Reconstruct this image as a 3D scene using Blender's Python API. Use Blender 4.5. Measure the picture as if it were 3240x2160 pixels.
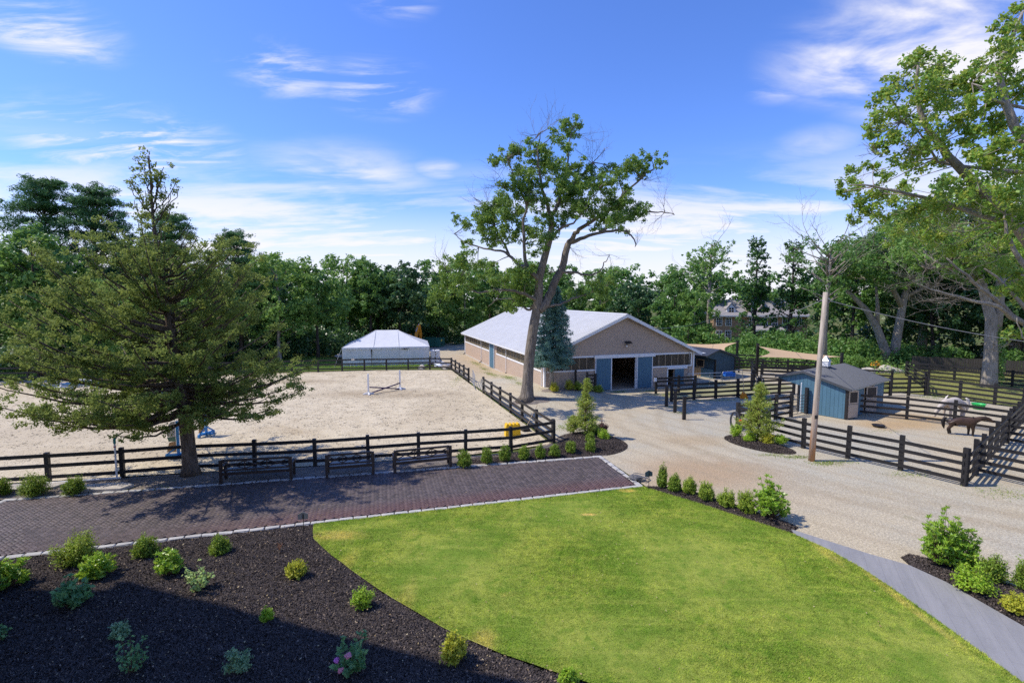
import bpy, bmesh, math, random
import numpy as np
from mathutils import Vector, Matrix, Quaternion
from mathutils.geometry import delaunay_2d_cdt

for o in list(bpy.data.objects): bpy.data.objects.remove(o)
SC = bpy.context.scene
COL = SC.collection
R = math.radians

# ------------------------------------------------------------------ camera
cam = bpy.data.cameras.new('camera'); cam.lens = 17.78; cam.sensor_width = 36; cam.clip_end = 3000; cam.clip_start = .1
co = bpy.data.objects.new('camera', cam); COL.objects.link(co)
co.location = (0, 0, 7.4); co.rotation_euler = (R(90 - 5.0), 0, 0); SC.camera = co

# ------------------------------------------------------------------ world, sun, exposure
SUN_EL, SUN_AZ = 52.0, 180.0          # sun stands to the left (-X); shadows fall to +X
SUNDIR = Vector((-math.cos(R(SUN_EL)), 0, math.sin(R(SUN_EL))))
w = bpy.data.worlds.new('World'); SC.world = w; w.use_nodes = True
WN, WL = w.node_tree.nodes, w.node_tree.links
WN.clear()
def wn(t, **k):
    n = WN.new(t)
    for a, b in k.items(): setattr(n, a, b)
    return n
def wmath(op, a, b=None, c=None):
    n = wn('ShaderNodeMath', operation=op)
    for i, x in enumerate((a, b, c)):
        if x is None: continue
        if isinstance(x, (int, float)): n.inputs[i].default_value = x
        else: WL.new(x, n.inputs[i])
    return n.outputs[0]
sky = wn('ShaderNodeTexSky'); sky.sky_type = 'NISHITA'; sky.sun_disc = False
sky.sun_elevation = R(SUN_EL); sky.sun_rotation = R(270); sky.air_density = 1.0; sky.dust_density = 0.35; sky.ozone_density = 3.2
tc = wn('ShaderNodeTexCoord'); sep = wn('ShaderNodeSeparateXYZ'); WL.new(tc.outputs['Generated'], sep.inputs[0])
dx, dy, dz = sep.outputs
den = wmath('ADD', wmath('MAXIMUM', dz, 0.0), 0.16)
cmb = wn('ShaderNodeCombineXYZ'); WL.new(wmath('DIVIDE', dx, den), cmb.inputs[0]); WL.new(wmath('DIVIDE', dy, den), cmb.inputs[1])
def wnoise(scale, detail=8, rough=.62, dist=0.0, sc=(1, 1, 1), loc=(0, 0, 0)):
    m = wn('ShaderNodeMapping'); m.inputs['Scale'].default_value = sc; m.inputs['Location'].default_value = loc
    WL.new(cmb.outputs[0], m.inputs[0])
    n = wn('ShaderNodeTexNoise'); n.inputs['Scale'].default_value = scale; n.inputs['Detail'].default_value = detail
    n.inputs['Roughness'].default_value = rough; n.inputs['Distortion'].default_value = dist
    WL.new(m.outputs[0], n.inputs['Vector']); return n.outputs['Fac']
def wramp(x, a, b):
    n = wn('ShaderNodeMapRange'); n.interpolation_type = 'SMOOTHSTEP'
    WL.new(x, n.inputs[0]); n.inputs[1].default_value = a; n.inputs[2].default_value = b; return n.outputs[0]
n_wisp = wramp(wnoise(3.4, 9, .62, .6, (.75, 2.2, 1), (3.1, 1.7, 0)), .44, .72)
n_soft = wramp(wnoise(2.1, 8, .56, .4, (.8, 1.7, 1), (7.3, 2.2, 0)), .36, .72)
# cloud banks of the day: (centre in the sky plane, radius, strength)
banks = [((-1.5, 2.05), .5, 1.35, 'w'), ((-1.2, 1.36), .22, 1.3, 'w'), ((-.3, 1.33), .14, 1.0, 'w'), ((-.7, 1.64), .22, .8, 'w'), ((-.45, 1.76), .25, .8, 'w'), ((-.85, 2.55), .6, .95, 's'), ((-.35, 2.43), .16, .8, 's'),
         ((1.08, 1.45), .42, 1.9, 's'), ((1.4, 1.55), .45, 1.6, 's'), ((1.22, 2.08), .24, .5, 's'), ((.88, 1.68), .16, .6, 'w'), ((3.2, 1.0), 1.0, 1.0, 's'), ((-3.2, .8), 1.0, 1.0, 'w'), ((.6, -1.8), 1.4, 1.0, 's'), ((-1.2, -.6), .8, .8, 'w')]
acc = None
for (c, r, s, kind) in banks:
    vm = wn('ShaderNodeVectorMath', operation='DISTANCE'); WL.new(cmb.outputs[0], vm.inputs[0]); vm.inputs[1].default_value = (c[0], c[1], 0)
    f = wmath('MULTIPLY', wramp(vm.outputs['Value'], r, r * .15), s)
    f = wmath('MULTIPLY', f, n_wisp if kind == 'w' else n_soft)
    acc = f if acc is None else wmath('MAXIMUM', acc, f)
low = wramp(dz, .27, .12)                                  # bank of cloud along the horizon, all round
n_low = wramp(wnoise(1.5, 8, .6, .4, (.5, 1.5, 1), (1.2, 5.1, 0)), .38, .62)
acc = wmath('MAXIMUM', acc, wmath('MULTIPLY', wmath('MULTIPLY', low, n_low), 1.0))
acc = wmath('MAXIMUM', acc, wmath('MULTIPLY', wramp(dz, .2, .03), .93))
acc = wmath('MINIMUM', wmath('MULTIPLY', acc, .95), .94)
hsv = wn('ShaderNodeHueSaturation'); hsv.inputs['Saturation'].default_value = 1.05; hsv.inputs['Value'].default_value = 1.0
WL.new(sky.outputs[0], hsv.inputs['Color'])
tint = wn('ShaderNodeMixRGB', blend_type='MULTIPLY'); tint.inputs[0].default_value = 1; WL.new(hsv.outputs[0], tint.inputs[1]); tint.inputs[2].default_value = (.425, .535, .86, 1)
mx = wn('ShaderNodeMixRGB'); WL.new(acc, mx.inputs[0]); WL.new(tint.outputs[0], mx.inputs[1]); mx.inputs[2].default_value = (3.62, 3.56, 3.78, 1)
bg = wn('ShaderNodeBackground'); WL.new(mx.outputs[0], bg.inputs[0]); bg.inputs[1].default_value = 0.15
wo = wn('ShaderNodeOutputWorld'); WL.new(bg.outputs[0], wo.inputs[0])
sl = bpy.data.lights.new('sun', 'SUN'); sl.energy = 2.45; sl.angle = R(.53); sl.color = (1, .925, .80)
so = bpy.data.objects.new('sun', sl); COL.objects.link(so); so.location = (-30, 0, 40)
so.rotation_euler = (-SUNDIR).to_track_quat('-Z', 'Y').to_euler()
SC.view_settings.view_transform = 'Standard'; SC.view_settings.look = 'None'; SC.view_settings.exposure = 0.88; SC.view_settings.gamma = 1
SC.render.engine = 'CYCLES'
SC.cycles.max_bounces = 6; SC.cycles.transparent_max_bounces = 6; SC.cycles.diffuse_bounces = 3; SC.cycles.glossy_bounces = 2
SC.cycles.sample_clamp_indirect = 1.0
SC.cycles.caustics_reflective = False; SC.cycles.caustics_refractive = False
try:
    SC.cycles.use_denoising = False
except Exception: pass

# ------------------------------------------------------------------ node helpers
class NT:
    def __init__(s, name):
        s.m = bpy.data.materials.new(name); s.m.use_nodes = True
        s.N, s.L = s.m.node_tree.nodes, s.m.node_tree.links
        s.N.clear(); s.out = s.N.new('ShaderNodeOutputMaterial')
    def n(s, t, ins=None, **k):
        x = s.N.new(t)
        for a, b in k.items(): setattr(x, a, b)
        for a, b in (ins or {}).items(): s.set(x.inputs[a], b)
        return x
    def set(s, sock, v):
        if hasattr(v, 'is_output'): s.L.new(v, sock)
        elif isinstance(v, tuple) and len(v) == 3 and sock.type == 'RGBA': sock.default_value = v + (1,)
        else: sock.default_value = v
    def math(s, op, *a):
        x = s.n('ShaderNodeMath', operation=op)
        for i, v in enumerate(a): s.set(x.inputs[i], v)
        return x.outputs[0]
    def pos(s, kind='world'):
        if kind == 'world': return s.n('ShaderNodeNewGeometry').outputs['Position']
        return s.n('ShaderNodeTexCoord').outputs['Object']
    def map(s, v, scale=(1, 1, 1), rot=(0, 0, 0), loc=(0, 0, 0)):
        return s.n('ShaderNodeMapping', {'Vector': v, 'Scale': scale, 'Rotation': rot, 'Location': loc}).outputs[0]
    def noise(s, v, scale, detail=4, rough=.55, dist=0):
        return s.n('ShaderNodeTexNoise', {'Vector': v, 'Scale': scale, 'Detail': detail, 'Roughness': rough, 'Distortion': dist}).outputs['Fac']
    def vor(s, v, scale, feature='F1', out='Distance', rand=1.0):
        return s.n('ShaderNodeTexVoronoi', {'Vector': v, 'Scale': scale, 'Randomness': rand}, feature=feature).outputs[out]
    def ramp(s, x, a, b, lo=0., hi=1., smooth=True):
        return s.n('ShaderNodeMapRange', {0: x, 1: a, 2: b, 3: lo, 4: hi}, interpolation_type='SMOOTHSTEP' if smooth else 'LINEAR').outputs[0]
    def mix(s, f, a, b, mode='MIX'):
        x = s.n('ShaderNodeMixRGB', blend_type=mode); s.set(x.inputs[0], f); s.set(x.inputs[1], a); s.set(x.inputs[2], b); return x.outputs[0]
    def bump(s, h, strength=.5, dist=.02, normal=None):
        x = s.n('ShaderNodeBump', {'Height': h, 'Strength': strength, 'Distance': dist})
        if normal is not None: s.L.new(normal, x.inputs['Normal'])
        return x.outputs[0]
    def bsdf(s, col, rough=.7, normal=None, metal=0., spec=.3):
        b = s.n('ShaderNodeBsdfPrincipled', {'Base Color': col, 'Roughness': rough, 'Metallic': metal, 'Specular IOR Level': spec})
        if normal is not None: s.L.new(normal, b.inputs['Normal'])
        return b.outputs[0]
    def done(s, sh):
        s.L.new(sh, s.out.inputs[0]); return s.m

def simple(name, col, rough=.7, var=.25, scale=6., bump=.15, metal=0., spec=.3, stretch=(1, 1, 1), obj=True, bscale=None, bd=.01):
    t = NT(name); v = t.map(t.pos('obj' if obj else 'world'), stretch)
    n = t.noise(v, scale, 6, .65)
    col = tuple(min(.82, x*1.15) for x in col)
    rnd = t.n('ShaderNodeObjectInfo').outputs['Random']
    a = tuple(c * (1 - var) for c in col); b = tuple(min(1, c * (1 + var)) for c in col)
    c = t.mix(t.ramp(n, .25, .75), a, b)
    c = t.mix(.5, c, t.mix(rnd, tuple(x * (1 - var * .6) for x in col), tuple(min(1, x * (1 + var * .6)) for x in col)))
    nb = t.bump(t.noise(v, bscale or scale * 4, 6, .7), bump, bd) if bump else None
    return t.done(t.bsdf(c, rough, nb, metal, spec))

LEAF_K = 2.3
def leafmat(name, c1, c2, c3, trans=.32, rough=.5, spec=.25, nscale=.5):
    t = NT(name); c1, c2, c3 = (tuple(x*LEAF_K for x in q) for q in (c1, c2, c3))
    r = t.n('ShaderNodeNewGeometry').outputs['Random Per Island']
    c = t.mix(t.ramp(r, 0, .55), c1, c2)
    c = t.mix(t.ramp(r, .72, 1), c, c3)
    nz = t.noise(t.pos('obj'), nscale, 2)
    c = t.mix(t.ramp(nz, .3, .7, .0, .45), c, tuple(x * .62 for x in c1))
    b = t.bsdf(c, rough, None, 0, spec)
    tr = t.n('ShaderNodeBsdfTranslucent', {'Color': t.mix(.5, c, tuple(min(1, x * 1.5) for x in c3))}).outputs[0]
    m = t.n('ShaderNodeMixShader', {0: trans, 1: b, 2: tr}).outputs[0]
    return t.done(m)

# ------------------------------------------------------------------ object helpers
def link(o, parent=None):
    COL.objects.link(o)
    if parent is not None: o.parent = parent
    return o
def tag(o, label=None, cat=None, group=None, kind=None):
    if label: o['label'] = label
    if cat: o['category'] = cat
    if group: o['group'] = group
    if kind: o['kind'] = kind
    return o
def empty(name, loc=(0, 0, 0), rz=0., label=None, cat=None, group=None):
    o = bpy.data.objects.new(name, None); o.empty_display_size = .2
    o.location = loc; o.rotation_euler = (0, 0, rz); link(o)
    return tag(o, label, cat, group)
def mesh_obj(name, me, mat=None, parent=None, loc=(0, 0, 0), rot=(0, 0, 0), scale=(1, 1, 1)):
    if mat is not None and not me.materials: me.materials.append(mat)
    o = bpy.data.objects.new(name, me); o.location = loc; o.rotation_euler = rot; o.scale = scale
    return link(o, parent)
def np_mesh(name, V, F, smooth=False):
    V = np.asarray(V, np.float32); F = np.asarray(F, np.int32)
    me = bpy.data.meshes.new(name); k = F.shape[1]
    me.vertices.add(len(V)); me.vertices.foreach_set('co', V.ravel())
    me.loops.add(F.size); me.loops.foreach_set('vertex_index', F.ravel())
    me.polygons.add(len(F)); me.polygons.foreach_set('loop_start', np.arange(0, F.size, k, dtype=np.int32))
    me.update(calc_edges=True); me.validate()
    if smooth: me.polygons.foreach_set('use_smooth', np.ones(len(F), bool))
    return me
class MB:
    def __init__(s): s.v = []; s.f = []
    def quad(s, a, b, c, d):
        i = len(s.v); s.v += [tuple(a), tuple(b), tuple(c), tuple(d)]; s.f.append((i, i+1, i+2, i+3)); return s
    def poly(s, pts):
        i = len(s.v); s.v += [tuple(p) for p in pts]; s.f.append(tuple(range(i, i+len(pts)))); return s
    def box(s, x0, x1, y0, y1, z0, z1):
        i = len(s.v)
        s.v += [(x0,y0,z0),(x1,y0,z0),(x1,y1,z0),(x0,y1,z0),(x0,y0,z1),(x1,y0,z1),(x1,y1,z1),(x0,y1,z1)]
        s.f += [(i,i+3,i+2,i+1),(i+4,i+5,i+6,i+7),(i,i+1,i+5,i+4),(i+1,i+2,i+6,i+5),(i+2,i+3,i+7,i+6),(i+3,i,i+4,i+7)]; return s
    def prism(s, pts, n):                      # pts: polygon (3d), n: extrusion vector
        i = len(s.v); k = len(pts); n = Vector(n)
        s.v += [tuple(p) for p in pts] + [tuple(Vector(p) + n) for p in pts]
        s.f.append(tuple(range(i, i+k))); s.f.append(tuple(range(i+2*k-1, i+k-1, -1)))
        for j in range(k): s.f.append((i+j, i+(j+1) % k, i+k+(j+1) % k, i+k+j))
        return s
    def bar(s, a, b, w, h, up=(0, 0, 1)):      # rectangular bar from a to b
        a, b = Vector(a), Vector(b); d = (b-a).normalized(); u = Vector(up); x = d.cross(u)
        if x.length < 1e-4: x = d.cross(Vector((1, 0, 0)))
        x.normalize(); u = x.cross(d).normalized(); x *= w/2; u *= h/2
        s.prism([a-x-u, a+x-u, a+x+u, a-x+u], b-a); return s
    def tube(s, pts, rad, n=8, cap=True):
        pts = [Vector(p) for p in pts]
        if isinstance(rad, (int, float)): rad = [rad]*len(pts)
        i0 = len(s.v); ref = None
        for k, p in enumerate(pts):
            d = (pts[min(k+1, len(pts)-1)] - pts[max(k-1, 0)])
            d = d.normalized() if d.length > 1e-9 else Vector((0, 0, 1))
            if ref is None: ref = d.cross(Vector((.31, .95, .05))) if abs(d.y) < .9 else d.cross(Vector((1, 0, 0)))
            ref = (ref - d*ref.dot(d)).normalized(); q = d.cross(ref)
            for j in range(n):
                t = 2*math.pi*j/n; s.v.append(tuple(p + (ref*math.cos(t) + q*math.sin(t))*rad[k]))
        for k in range(len(pts)-1):
            for j in range(n):
                a = i0+k*n+j; b = i0+k*n+(j+1) % n; s.f.append((a, b, b+n, a+n))
        if cap:
            s.f.append(tuple(range(i0+n-1, i0-1, -1))); s.f.append(tuple(range(i0+(len(pts)-1)*n, i0+len(pts)*n)))
        return s
    def lathe(s, prof, n=16, loc=(0, 0, 0)):
        i0 = len(s.v)
        for r, z in prof:
            for j in range(n):
                t = 2*math.pi*j/n; s.v.append((loc[0]+r*math.cos(t), loc[1]+r*math.sin(t), loc[2]+z))
        for k in range(len(prof)-1):
            for j in range(n):
                a = i0+k*n+j; b = i0+k*n+(j+1) % n; s.f.append((a, b, b+n, a+n))
        return s
    def mesh(s, name='m', smooth=False):
        me = bpy.data.meshes.new(name); me.from_pydata(s.v, [], s.f); me.update()
        if smooth: me.polygons.foreach_set('use_smooth', np.ones(len(me.polygons), bool))
        return me
    def obj(s, name, mat, parent=None, smooth=False, loc=(0, 0, 0), rot=(0, 0, 0)):
        return mesh_obj(name, s.mesh(name, smooth), mat, parent, loc, rot)
_boxes = {}
def boxmesh(mat, bev=0.0):
    k = mat.name
    if k not in _boxes:
        me = MB().box(-.5, .5, -.5, .5, -.5, .5).mesh('box_' + k); me.materials.append(mat); _boxes[k] = me
    return _boxes[k]
def boxo(name, mat, parent, c, dims, rz=0., rot=None):       # a box sharing one mesh per material
    o = bpy.data.objects.new(name, boxmesh(mat)); o.location = c; o.scale = dims
    o.rotation_euler = rot if rot else (0, 0, rz); return link(o, parent)
def copy_thing(root, loc, rz=0., scale=None, label=None):
    r = root.copy(); COL.objects.link(r); r.location = loc; r.rotation_euler = (0, 0, rz)
    if scale is not None: r.scale = scale
    if label: r['label'] = label
    for ch in list(root.children):
        c = ch.copy(); COL.objects.link(c); c.parent = r
        for g in list(ch.children):
            d = g.copy(); COL.objects.link(d); d.parent = c
    return r

def S(t): t = max(0., min(1., t)); return t*t*(3-2*t)
BX, BY, BA = 2.47, 38.2, R(17.5)                              # barn near-left corner and heading
def hgt(x, y):                                               # the yard rises a little at the barn corner
    dx_, dy_ = x-BX, y-BY; c, s = math.cos(BA), math.sin(BA); u = dx_*c+dy_*s; v = -dx_*s+dy_*c
    return .55*S((u+4.2)/3.8)*S((5.6-u)/4.6)*S((v+6)/5.5)*S((15-v)/13)
def inpoly(x, y, P):
    c = False; j = len(P)-1
    for i in range(len(P)):
        if (P[i][1] > y) != (P[j][1] > y) and x < (P[j][0]-P[i][0])*(y-P[i][1])/(P[j][1]-P[i][1])+P[i][0]: c = not c
        j = i
    return c
def inpoly_np(X, Y, P):
    c = np.zeros(len(X), bool); j = len(P)-1
    for i in range(len(P)):
        if P[i][1] != P[j][1]:
            m = ((P[i][1] > Y) != (P[j][1] > Y)) & (X < (P[j][0]-P[i][0])*(Y-P[i][1])/(P[j][1]-P[i][1])+P[i][0]); c ^= m
        j = i
    return c
def edge_dist(X, Y, P):
    d = np.full(len(X), 1e9)
    for i in range(len(P)):
        a = np.array(P[i-1]); b = np.array(P[i]); ab = b-a; l2 = max(1e-9, ab.dot(ab))
        t = np.clip(((X-a[0])*ab[0]+(Y-a[1])*ab[1])/l2, 0, 1)
        d = np.minimum(d, np.hypot(X-a[0]-t*ab[0], Y-a[1]-t*ab[1]))
    return d
def smooth_poly(P, it=2):
    for _ in range(it):
        Q = []
        for i in range(len(P)):
            a = P[i]; b = P[(i+1) % len(P)]
            Q += [(a[0]*.75+b[0]*.25, a[1]*.75+b[1]*.25), (a[0]*.25+b[0]*.75, a[1]*.25+b[1]*.75)]
        P = Q
    return P
def subdiv_poly(P, step, jit=0., rng=None):
    Q = []
    for i in range(len(P)):
        a = Vector(P[i]); b = Vector(P[(i+1) % len(P)]); L = (b-a).length; n = max(1, int(L/step))
        for k in range(n):
            p = a.lerp(b, k/n)
            if jit and k: p = p + Vector((rng.uniform(-jit, jit), rng.uniform(-jit, jit)))
            Q.append((p.x, p.y))
    return Q
def sheet(name, P, res, zf, mat, kind='structure', jit=0., seed=1, parent=None):
    rng = random.Random(seed)
    Q = subdiv_poly(P, res, jit, rng)
    xs = [p[0] for p in P]; ys = [p[1] for p in P]
    gx, gy = np.meshgrid(np.arange(min(xs), max(xs), res), np.arange(min(ys), max(ys), res))
    gx = gx.ravel()+np.random.default_rng(seed).uniform(-.2, .2, gx.size)*res; gy = gy.ravel()+np.random.default_rng(seed+1).uniform(-.2, .2, gy.size)*res
    m = inpoly_np(gx, gy, Q); gx, gy = gx[m], gy[m]
    dd = edge_dist(gx, gy, Q); m = dd > res*.45; gx, gy, dd = gx[m], gy[m], dd[m]
    vs = [Vector(p) for p in Q]+[Vector((float(a), float(b))) for a, b in zip(gx, gy)]
    n = len(Q); ed = [(i, (i+1) % n) for i in range(n)]
    vo, eo, fo, *_ = delaunay_2d_cdt(vs, ed, [], 1, 1e-5)
    X = np.array([v.x for v in vo]); Y = np.array([v.y for v in vo]); dist = edge_dist(X, Y, Q)
    V = [(x, y, zf(x, y, d)) for x, y, d in zip(X, Y, dist)]
    me = bpy.data.meshes.new(name); me.from_pydata(V, [], [tuple(f) for f in fo]); me.update()
    up = sum(p.normal.z for p in me.polygons)
    if up < 0: me.flip_normals()
    me.polygons.foreach_set('use_smooth', np.ones(len(me.polygons), bool))
    o = mesh_obj(name, me, mat, parent)
    if kind: o['kind'] = kind
    return o
# ------------------------------------------------------------------ ground materials
def m_sand():
    t = NT('ring_sand'); p = t.pos()
    big = t.noise(p, .13, 4, .6, .3); mid = t.noise(p, .9, 5, .65); fine = t.noise(p, 9, 6, .7)
    pw = t.map(p, (1, 1.25, 1)); warp = t.n('ShaderNodeVectorMath', {0: pw, 1: t.n('ShaderNodeTexNoise', {'Vector': p, 'Scale': 3.}).outputs['Color']}, operation='ADD').outputs[0]
    v = t.vor(warp, 3.3); v2 = t.vor(warp, 6.1)
    hoof = t.math('MULTIPLY', t.ramp(v, .30, .12), t.ramp(t.noise(p, 1.6, 3), .42, .58))
    hoof2 = t.math('MULTIPLY', t.ramp(v2, .32, .1), t.ramp(t.noise(p, .6, 3), .5, .62))
    c = t.mix(t.ramp(mid, .3, .7), (0.515, 0.443, 0.328), (0.627, 0.552, 0.425))
    c = t.mix(t.ramp(big, .55, .72, 0, .7), c, (0.381, 0.299, 0.196))
    for (cx, cy, rx, ry, s) in ((-9.5, 38.2, 7.5, 2.4, .95), (-19, 44, 5, 1.6, 1.), (-12, 23.7, 16, 1.8, .55), (-25, 27, 9, 3, .35), (-4.5, 33.5, 2.6, 6, .45)):
        q = t.map(p, (1/rx, 1/ry, 0), (0, 0, 0), (-cx/rx, -cy/ry, 0))
        ln = t.n('ShaderNodeVectorMath', {0: q}, operation='LENGTH').outputs['Value']
        c = t.mix(t.math('MULTIPLY', t.ramp(ln, 1.1, .3, 0, s), t.ramp(mid, .25, .6)), c, (0.37, 0.299, 0.207))
    c = t.mix(t.ramp(fine, .35, .75, 0, .35), c, (0.627, 0.564, 0.448))
    c = t.mix(t.math('MULTIPLY', hoof, .8), c, (0.235, 0.184, 0.127)); c = t.mix(t.math('MULTIPLY', hoof2, .55), c, (0.246, 0.196, 0.132))
    h = t.math('SUBTRACT', t.math('ADD', t.math('MULTIPLY', mid, .8), t.math('MULTIPLY', fine, .35)), t.math('ADD', t.math('MULTIPLY', hoof, .9), t.math('MULTIPLY', hoof2, .5)))
    c = t.mix(1, c, (1.03, 1.0, .925), 'MULTIPLY')
    return t.done(t.bsdf(c, .95, t.bump(h, 1., .14), 0, .1))
def m_gravel():
    t = NT('gravel'); p = t.pos()
    big = t.noise(p, .11, 4, .6, .4); mid = t.noise(p, .7, 5, .6)
    fine = t.vor(p, 26., out='Color'); fs = t.n('ShaderNodeSeparateColor', {0: fine}).outputs[0]; fd = t.vor(p, 26.)
    g2 = t.noise(p, 14, 5, .75)
    c = t.mix(t.ramp(big, .36, .62), (.44, .395, .33), (.385, .385, .375))
    c = t.mix(t.ramp(mid, .3, .75, 0, .5), c, (.50, .45, .38))
    for (cx, cy, rx, ry, s, col) in ((8.2, 21.0, 4.2, 2.6, .75, (.36, .25, .165)), (6.0, 18.5, 9, 2.4, .4, (.40, .31, .22)), (9.5, 25.6, 2.5, 1.4, .55, (.37, .28, .19)), (22.5, 28.9, 3.5, 1.6, .85, (.42, .30, .18)), (25, 30.5, 3, 1.6, .7, (.40, .28, .16)),
                                  (-4, 58, 6, 16, .7, (.42, .33, .24)), (14, 33, 5, 5, .35, (.34, .335, .33)), (17, 24, 3.0, 7, .5, (.38, .40, .40)), (2.5, 28.6, 1.2, 2.5, .5, (.46, .47, .46))):
        q = t.map(p, (1/rx, 1/ry, 0), (0, 0, 0), (-cx/rx, -cy/ry, 0))
        q = t.n('ShaderNodeVectorMath', {0: q, 1: t.math('MULTIPLY', t.math('SUBTRACT', mid, .5), .9)}, operation='ADD').outputs[0]
        ln = t.n('ShaderNodeVectorMath', {0: q}, operation='LENGTH').outputs['Value']
        c = t.mix(t.ramp(ln, 1.1, .25, 0, s), c, col)
    # wheel tracks along the drive
    tr = t.map(p, (1, 1, 1), (0, 0, R(52)))
    sx = t.n('ShaderNodeSeparateXYZ', {0: tr}).outputs[1]
    ws = t.n('ShaderNodeTexWave', {'Vector': tr, 'Scale': .22, 'Distortion': 3.0, 'Detail': 2, 'Detail Scale': .6}, bands_direction='Y').outputs['Fac']
    c = t.mix(t.ramp(ws, .72, 1, 0, .25), c, (.30, .25, .20))
    for (cx, cy, r0) in ((21.5, 27.5, 11.4), (21.5, 27.5, 12.9), (23, 31, 15.6), (23, 31, 17.0)):
        q = t.n('ShaderNodeVectorMath', {0: t.map(p, (1, 1, 0)), 1: (cx, cy, 0)}, operation='DISTANCE').outputs['Value']
        q = t.math('ADD', q, t.math('MULTIPLY', t.math('SUBTRACT', t.noise(p, .35, 3), .5), .9))
        c = t.mix(t.math('MULTIPLY', t.ramp(t.math('ABSOLUTE', t.math('SUBTRACT', q, r0)), .42, .12, 0, .38), t.ramp(t.noise(p, 2.2, 4, .7), .3, .6)), c, (.31, .265, .21))
    # weeds and moss here and there
    wd = t.math('MULTIPLY', t.ramp(t.noise(p, .42, 5, .7, .3), .63, .72), t.ramp(t.noise(p, 6, 4, .8), .42, .6))
    c = t.mix(t.math('MULTIPLY', wd, .7), c, (.13, .155, .045))
    c = t.mix(t.ramp(fs, 0, 1, 0, .5, False), c, t.mix(1, c, (1.6, 1.57, 1.52), 'MULTIPLY'))
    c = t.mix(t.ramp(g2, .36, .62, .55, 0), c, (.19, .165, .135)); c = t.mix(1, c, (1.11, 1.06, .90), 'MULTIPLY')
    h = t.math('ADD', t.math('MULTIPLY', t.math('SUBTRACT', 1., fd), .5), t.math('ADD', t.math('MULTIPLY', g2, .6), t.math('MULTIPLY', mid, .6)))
    return t.done(t.bsdf(c, .92, t.bump(h, .7, .03), 0, .15))
def m_lawn(blade=False):
    t = NT('lawn_blade' if blade else 'lawn'); p = t.pos()
    a = t.noise(p, .55, 5, .6, .4); b = t.noise(p, 2.6, 4, .6); st = t.noise(t.map(p, (.45, 3.0, 1), (0, 0, R(28))), 1.1, 4, .6)
    f = t.noise(p, 30 if not blade else 7.5, 6, .78)
    c = t.mix(t.ramp(a, .35, .68), (0.20, 0.30, 0.040), (0.39, 0.43, 0.085))
    c = t.mix(t.ramp(st, .45, .72, 0, .6), c, (0.44, 0.475, 0.101)); c = t.mix(t.ramp(t.noise(p, 5.5, 4, .65), .5, .72, 0, .55), c, (.15, .22, .03)); c = t.mix(t.ramp(b, .5, .68, 0, .7), c, (0.165, 0.284, 0.031))
    dry = t.math('MULTIPLY', t.ramp(t.noise(p, 1.3, 6, .75, .5), .56, .76), .42)
    c = t.mix(dry, c, (0.595, 0.464, 0.147))
    for (cx, cy, rx, ry, s) in ((-5.4, 15.1, 1.0, .4, .6), (2.6, 16.6, .33, .12, 1.), (4.4, 18.75, .4, .2, .8), (-4.6, 13.5, .3, .9, .3), (-2.6, 11.8, .3, 1.0, .3), (-.6, 10.3, .35, .5, .5), (9.5, 11.6, .16, 2.0, .5), (9.1, 14.0, .25, .9, .4)):
        q = t.map(p, (1/rx, 1/ry, 0), (0, 0, 0), (-cx/rx, -cy/ry, 0))
        ln = t.n('ShaderNodeVectorMath', {0: q}, operation='LENGTH').outputs['Value']
        c = t.mix(t.math('MULTIPLY', t.ramp(ln, 1.2, .3, 0, s), t.ramp(b, .3, .55, .4, 1)), c, (0.792, 0.59, 0.202))
    if blade:
        c = t.mix(1, c, t.mix(t.ramp(f, .32, .66), (.74, .80, .72), (1.98, 1.95, 1.5)), 'MULTIPLY')
        r = t.n('ShaderNodeNewGeometry').outputs['Random Per Island']
        c = t.mix(t.ramp(r, 0, 1, .0, .5, False), c, t.mix(1, c, (0.775, 0.853, 0.698), 'MULTIPLY')); c = t.mix(t.ramp(r, .88, 1, 0, .6), c, (0.748, 0.611, 0.202))
        s1 = t.bsdf(c, .6, None, 0, .15)
        tr = t.n('ShaderNodeBsdfTranslucent', {'Color': c}).outputs[0]
        return t.done(t.n('ShaderNodeMixShader', {0: .35, 1: s1, 2: tr}).outputs[0])
    c = t.mix(t.ramp(f, .35, .7, .35, 0), c, (0.088, 0.126, 0.0186))
    return t.done(t.bsdf(c, .9, t.bump(f, .8, .03), 0, .1))
def m_mulch(chip=False):
    t = NT('mulch_chip' if chip else 'mulch'); p = t.pos()
    a = t.noise(p, 1.2, 4); f = t.noise(p, 16, 6, .75); v = t.vor(t.map(p, (1, 1.9, 1), (0, 0, .6)), 26)
    c = t.mix(t.ramp(a, .3, .7), (0.0728, 0.0599, 0.0533), (0.104, 0.0798, 0.0676))
    if chip:
        r = t.n('ShaderNodeNewGeometry').outputs['Random Per Island']
        c = t.mix(t.ramp(r, 0, 1, 0, 1, False), (0.0336, 0.0279, 0.026), (0.129, 0.104, 0.091)); c = t.mix(t.ramp(r, .975, .985), c, (0.336, 0.253, 0.182))
        return t.done(t.bsdf(c, .9, None, 0, .2))
    c = t.mix(t.ramp(f, .35, .7, 0, .6), c, (0.0448, 0.0372, 0.0351))
    h = t.math('ADD', f, t.math('MULTIPLY', v, .6))
    return t.done(t.bsdf(c, .95, t.bump(h, 1., .06), 0, .15))
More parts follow.
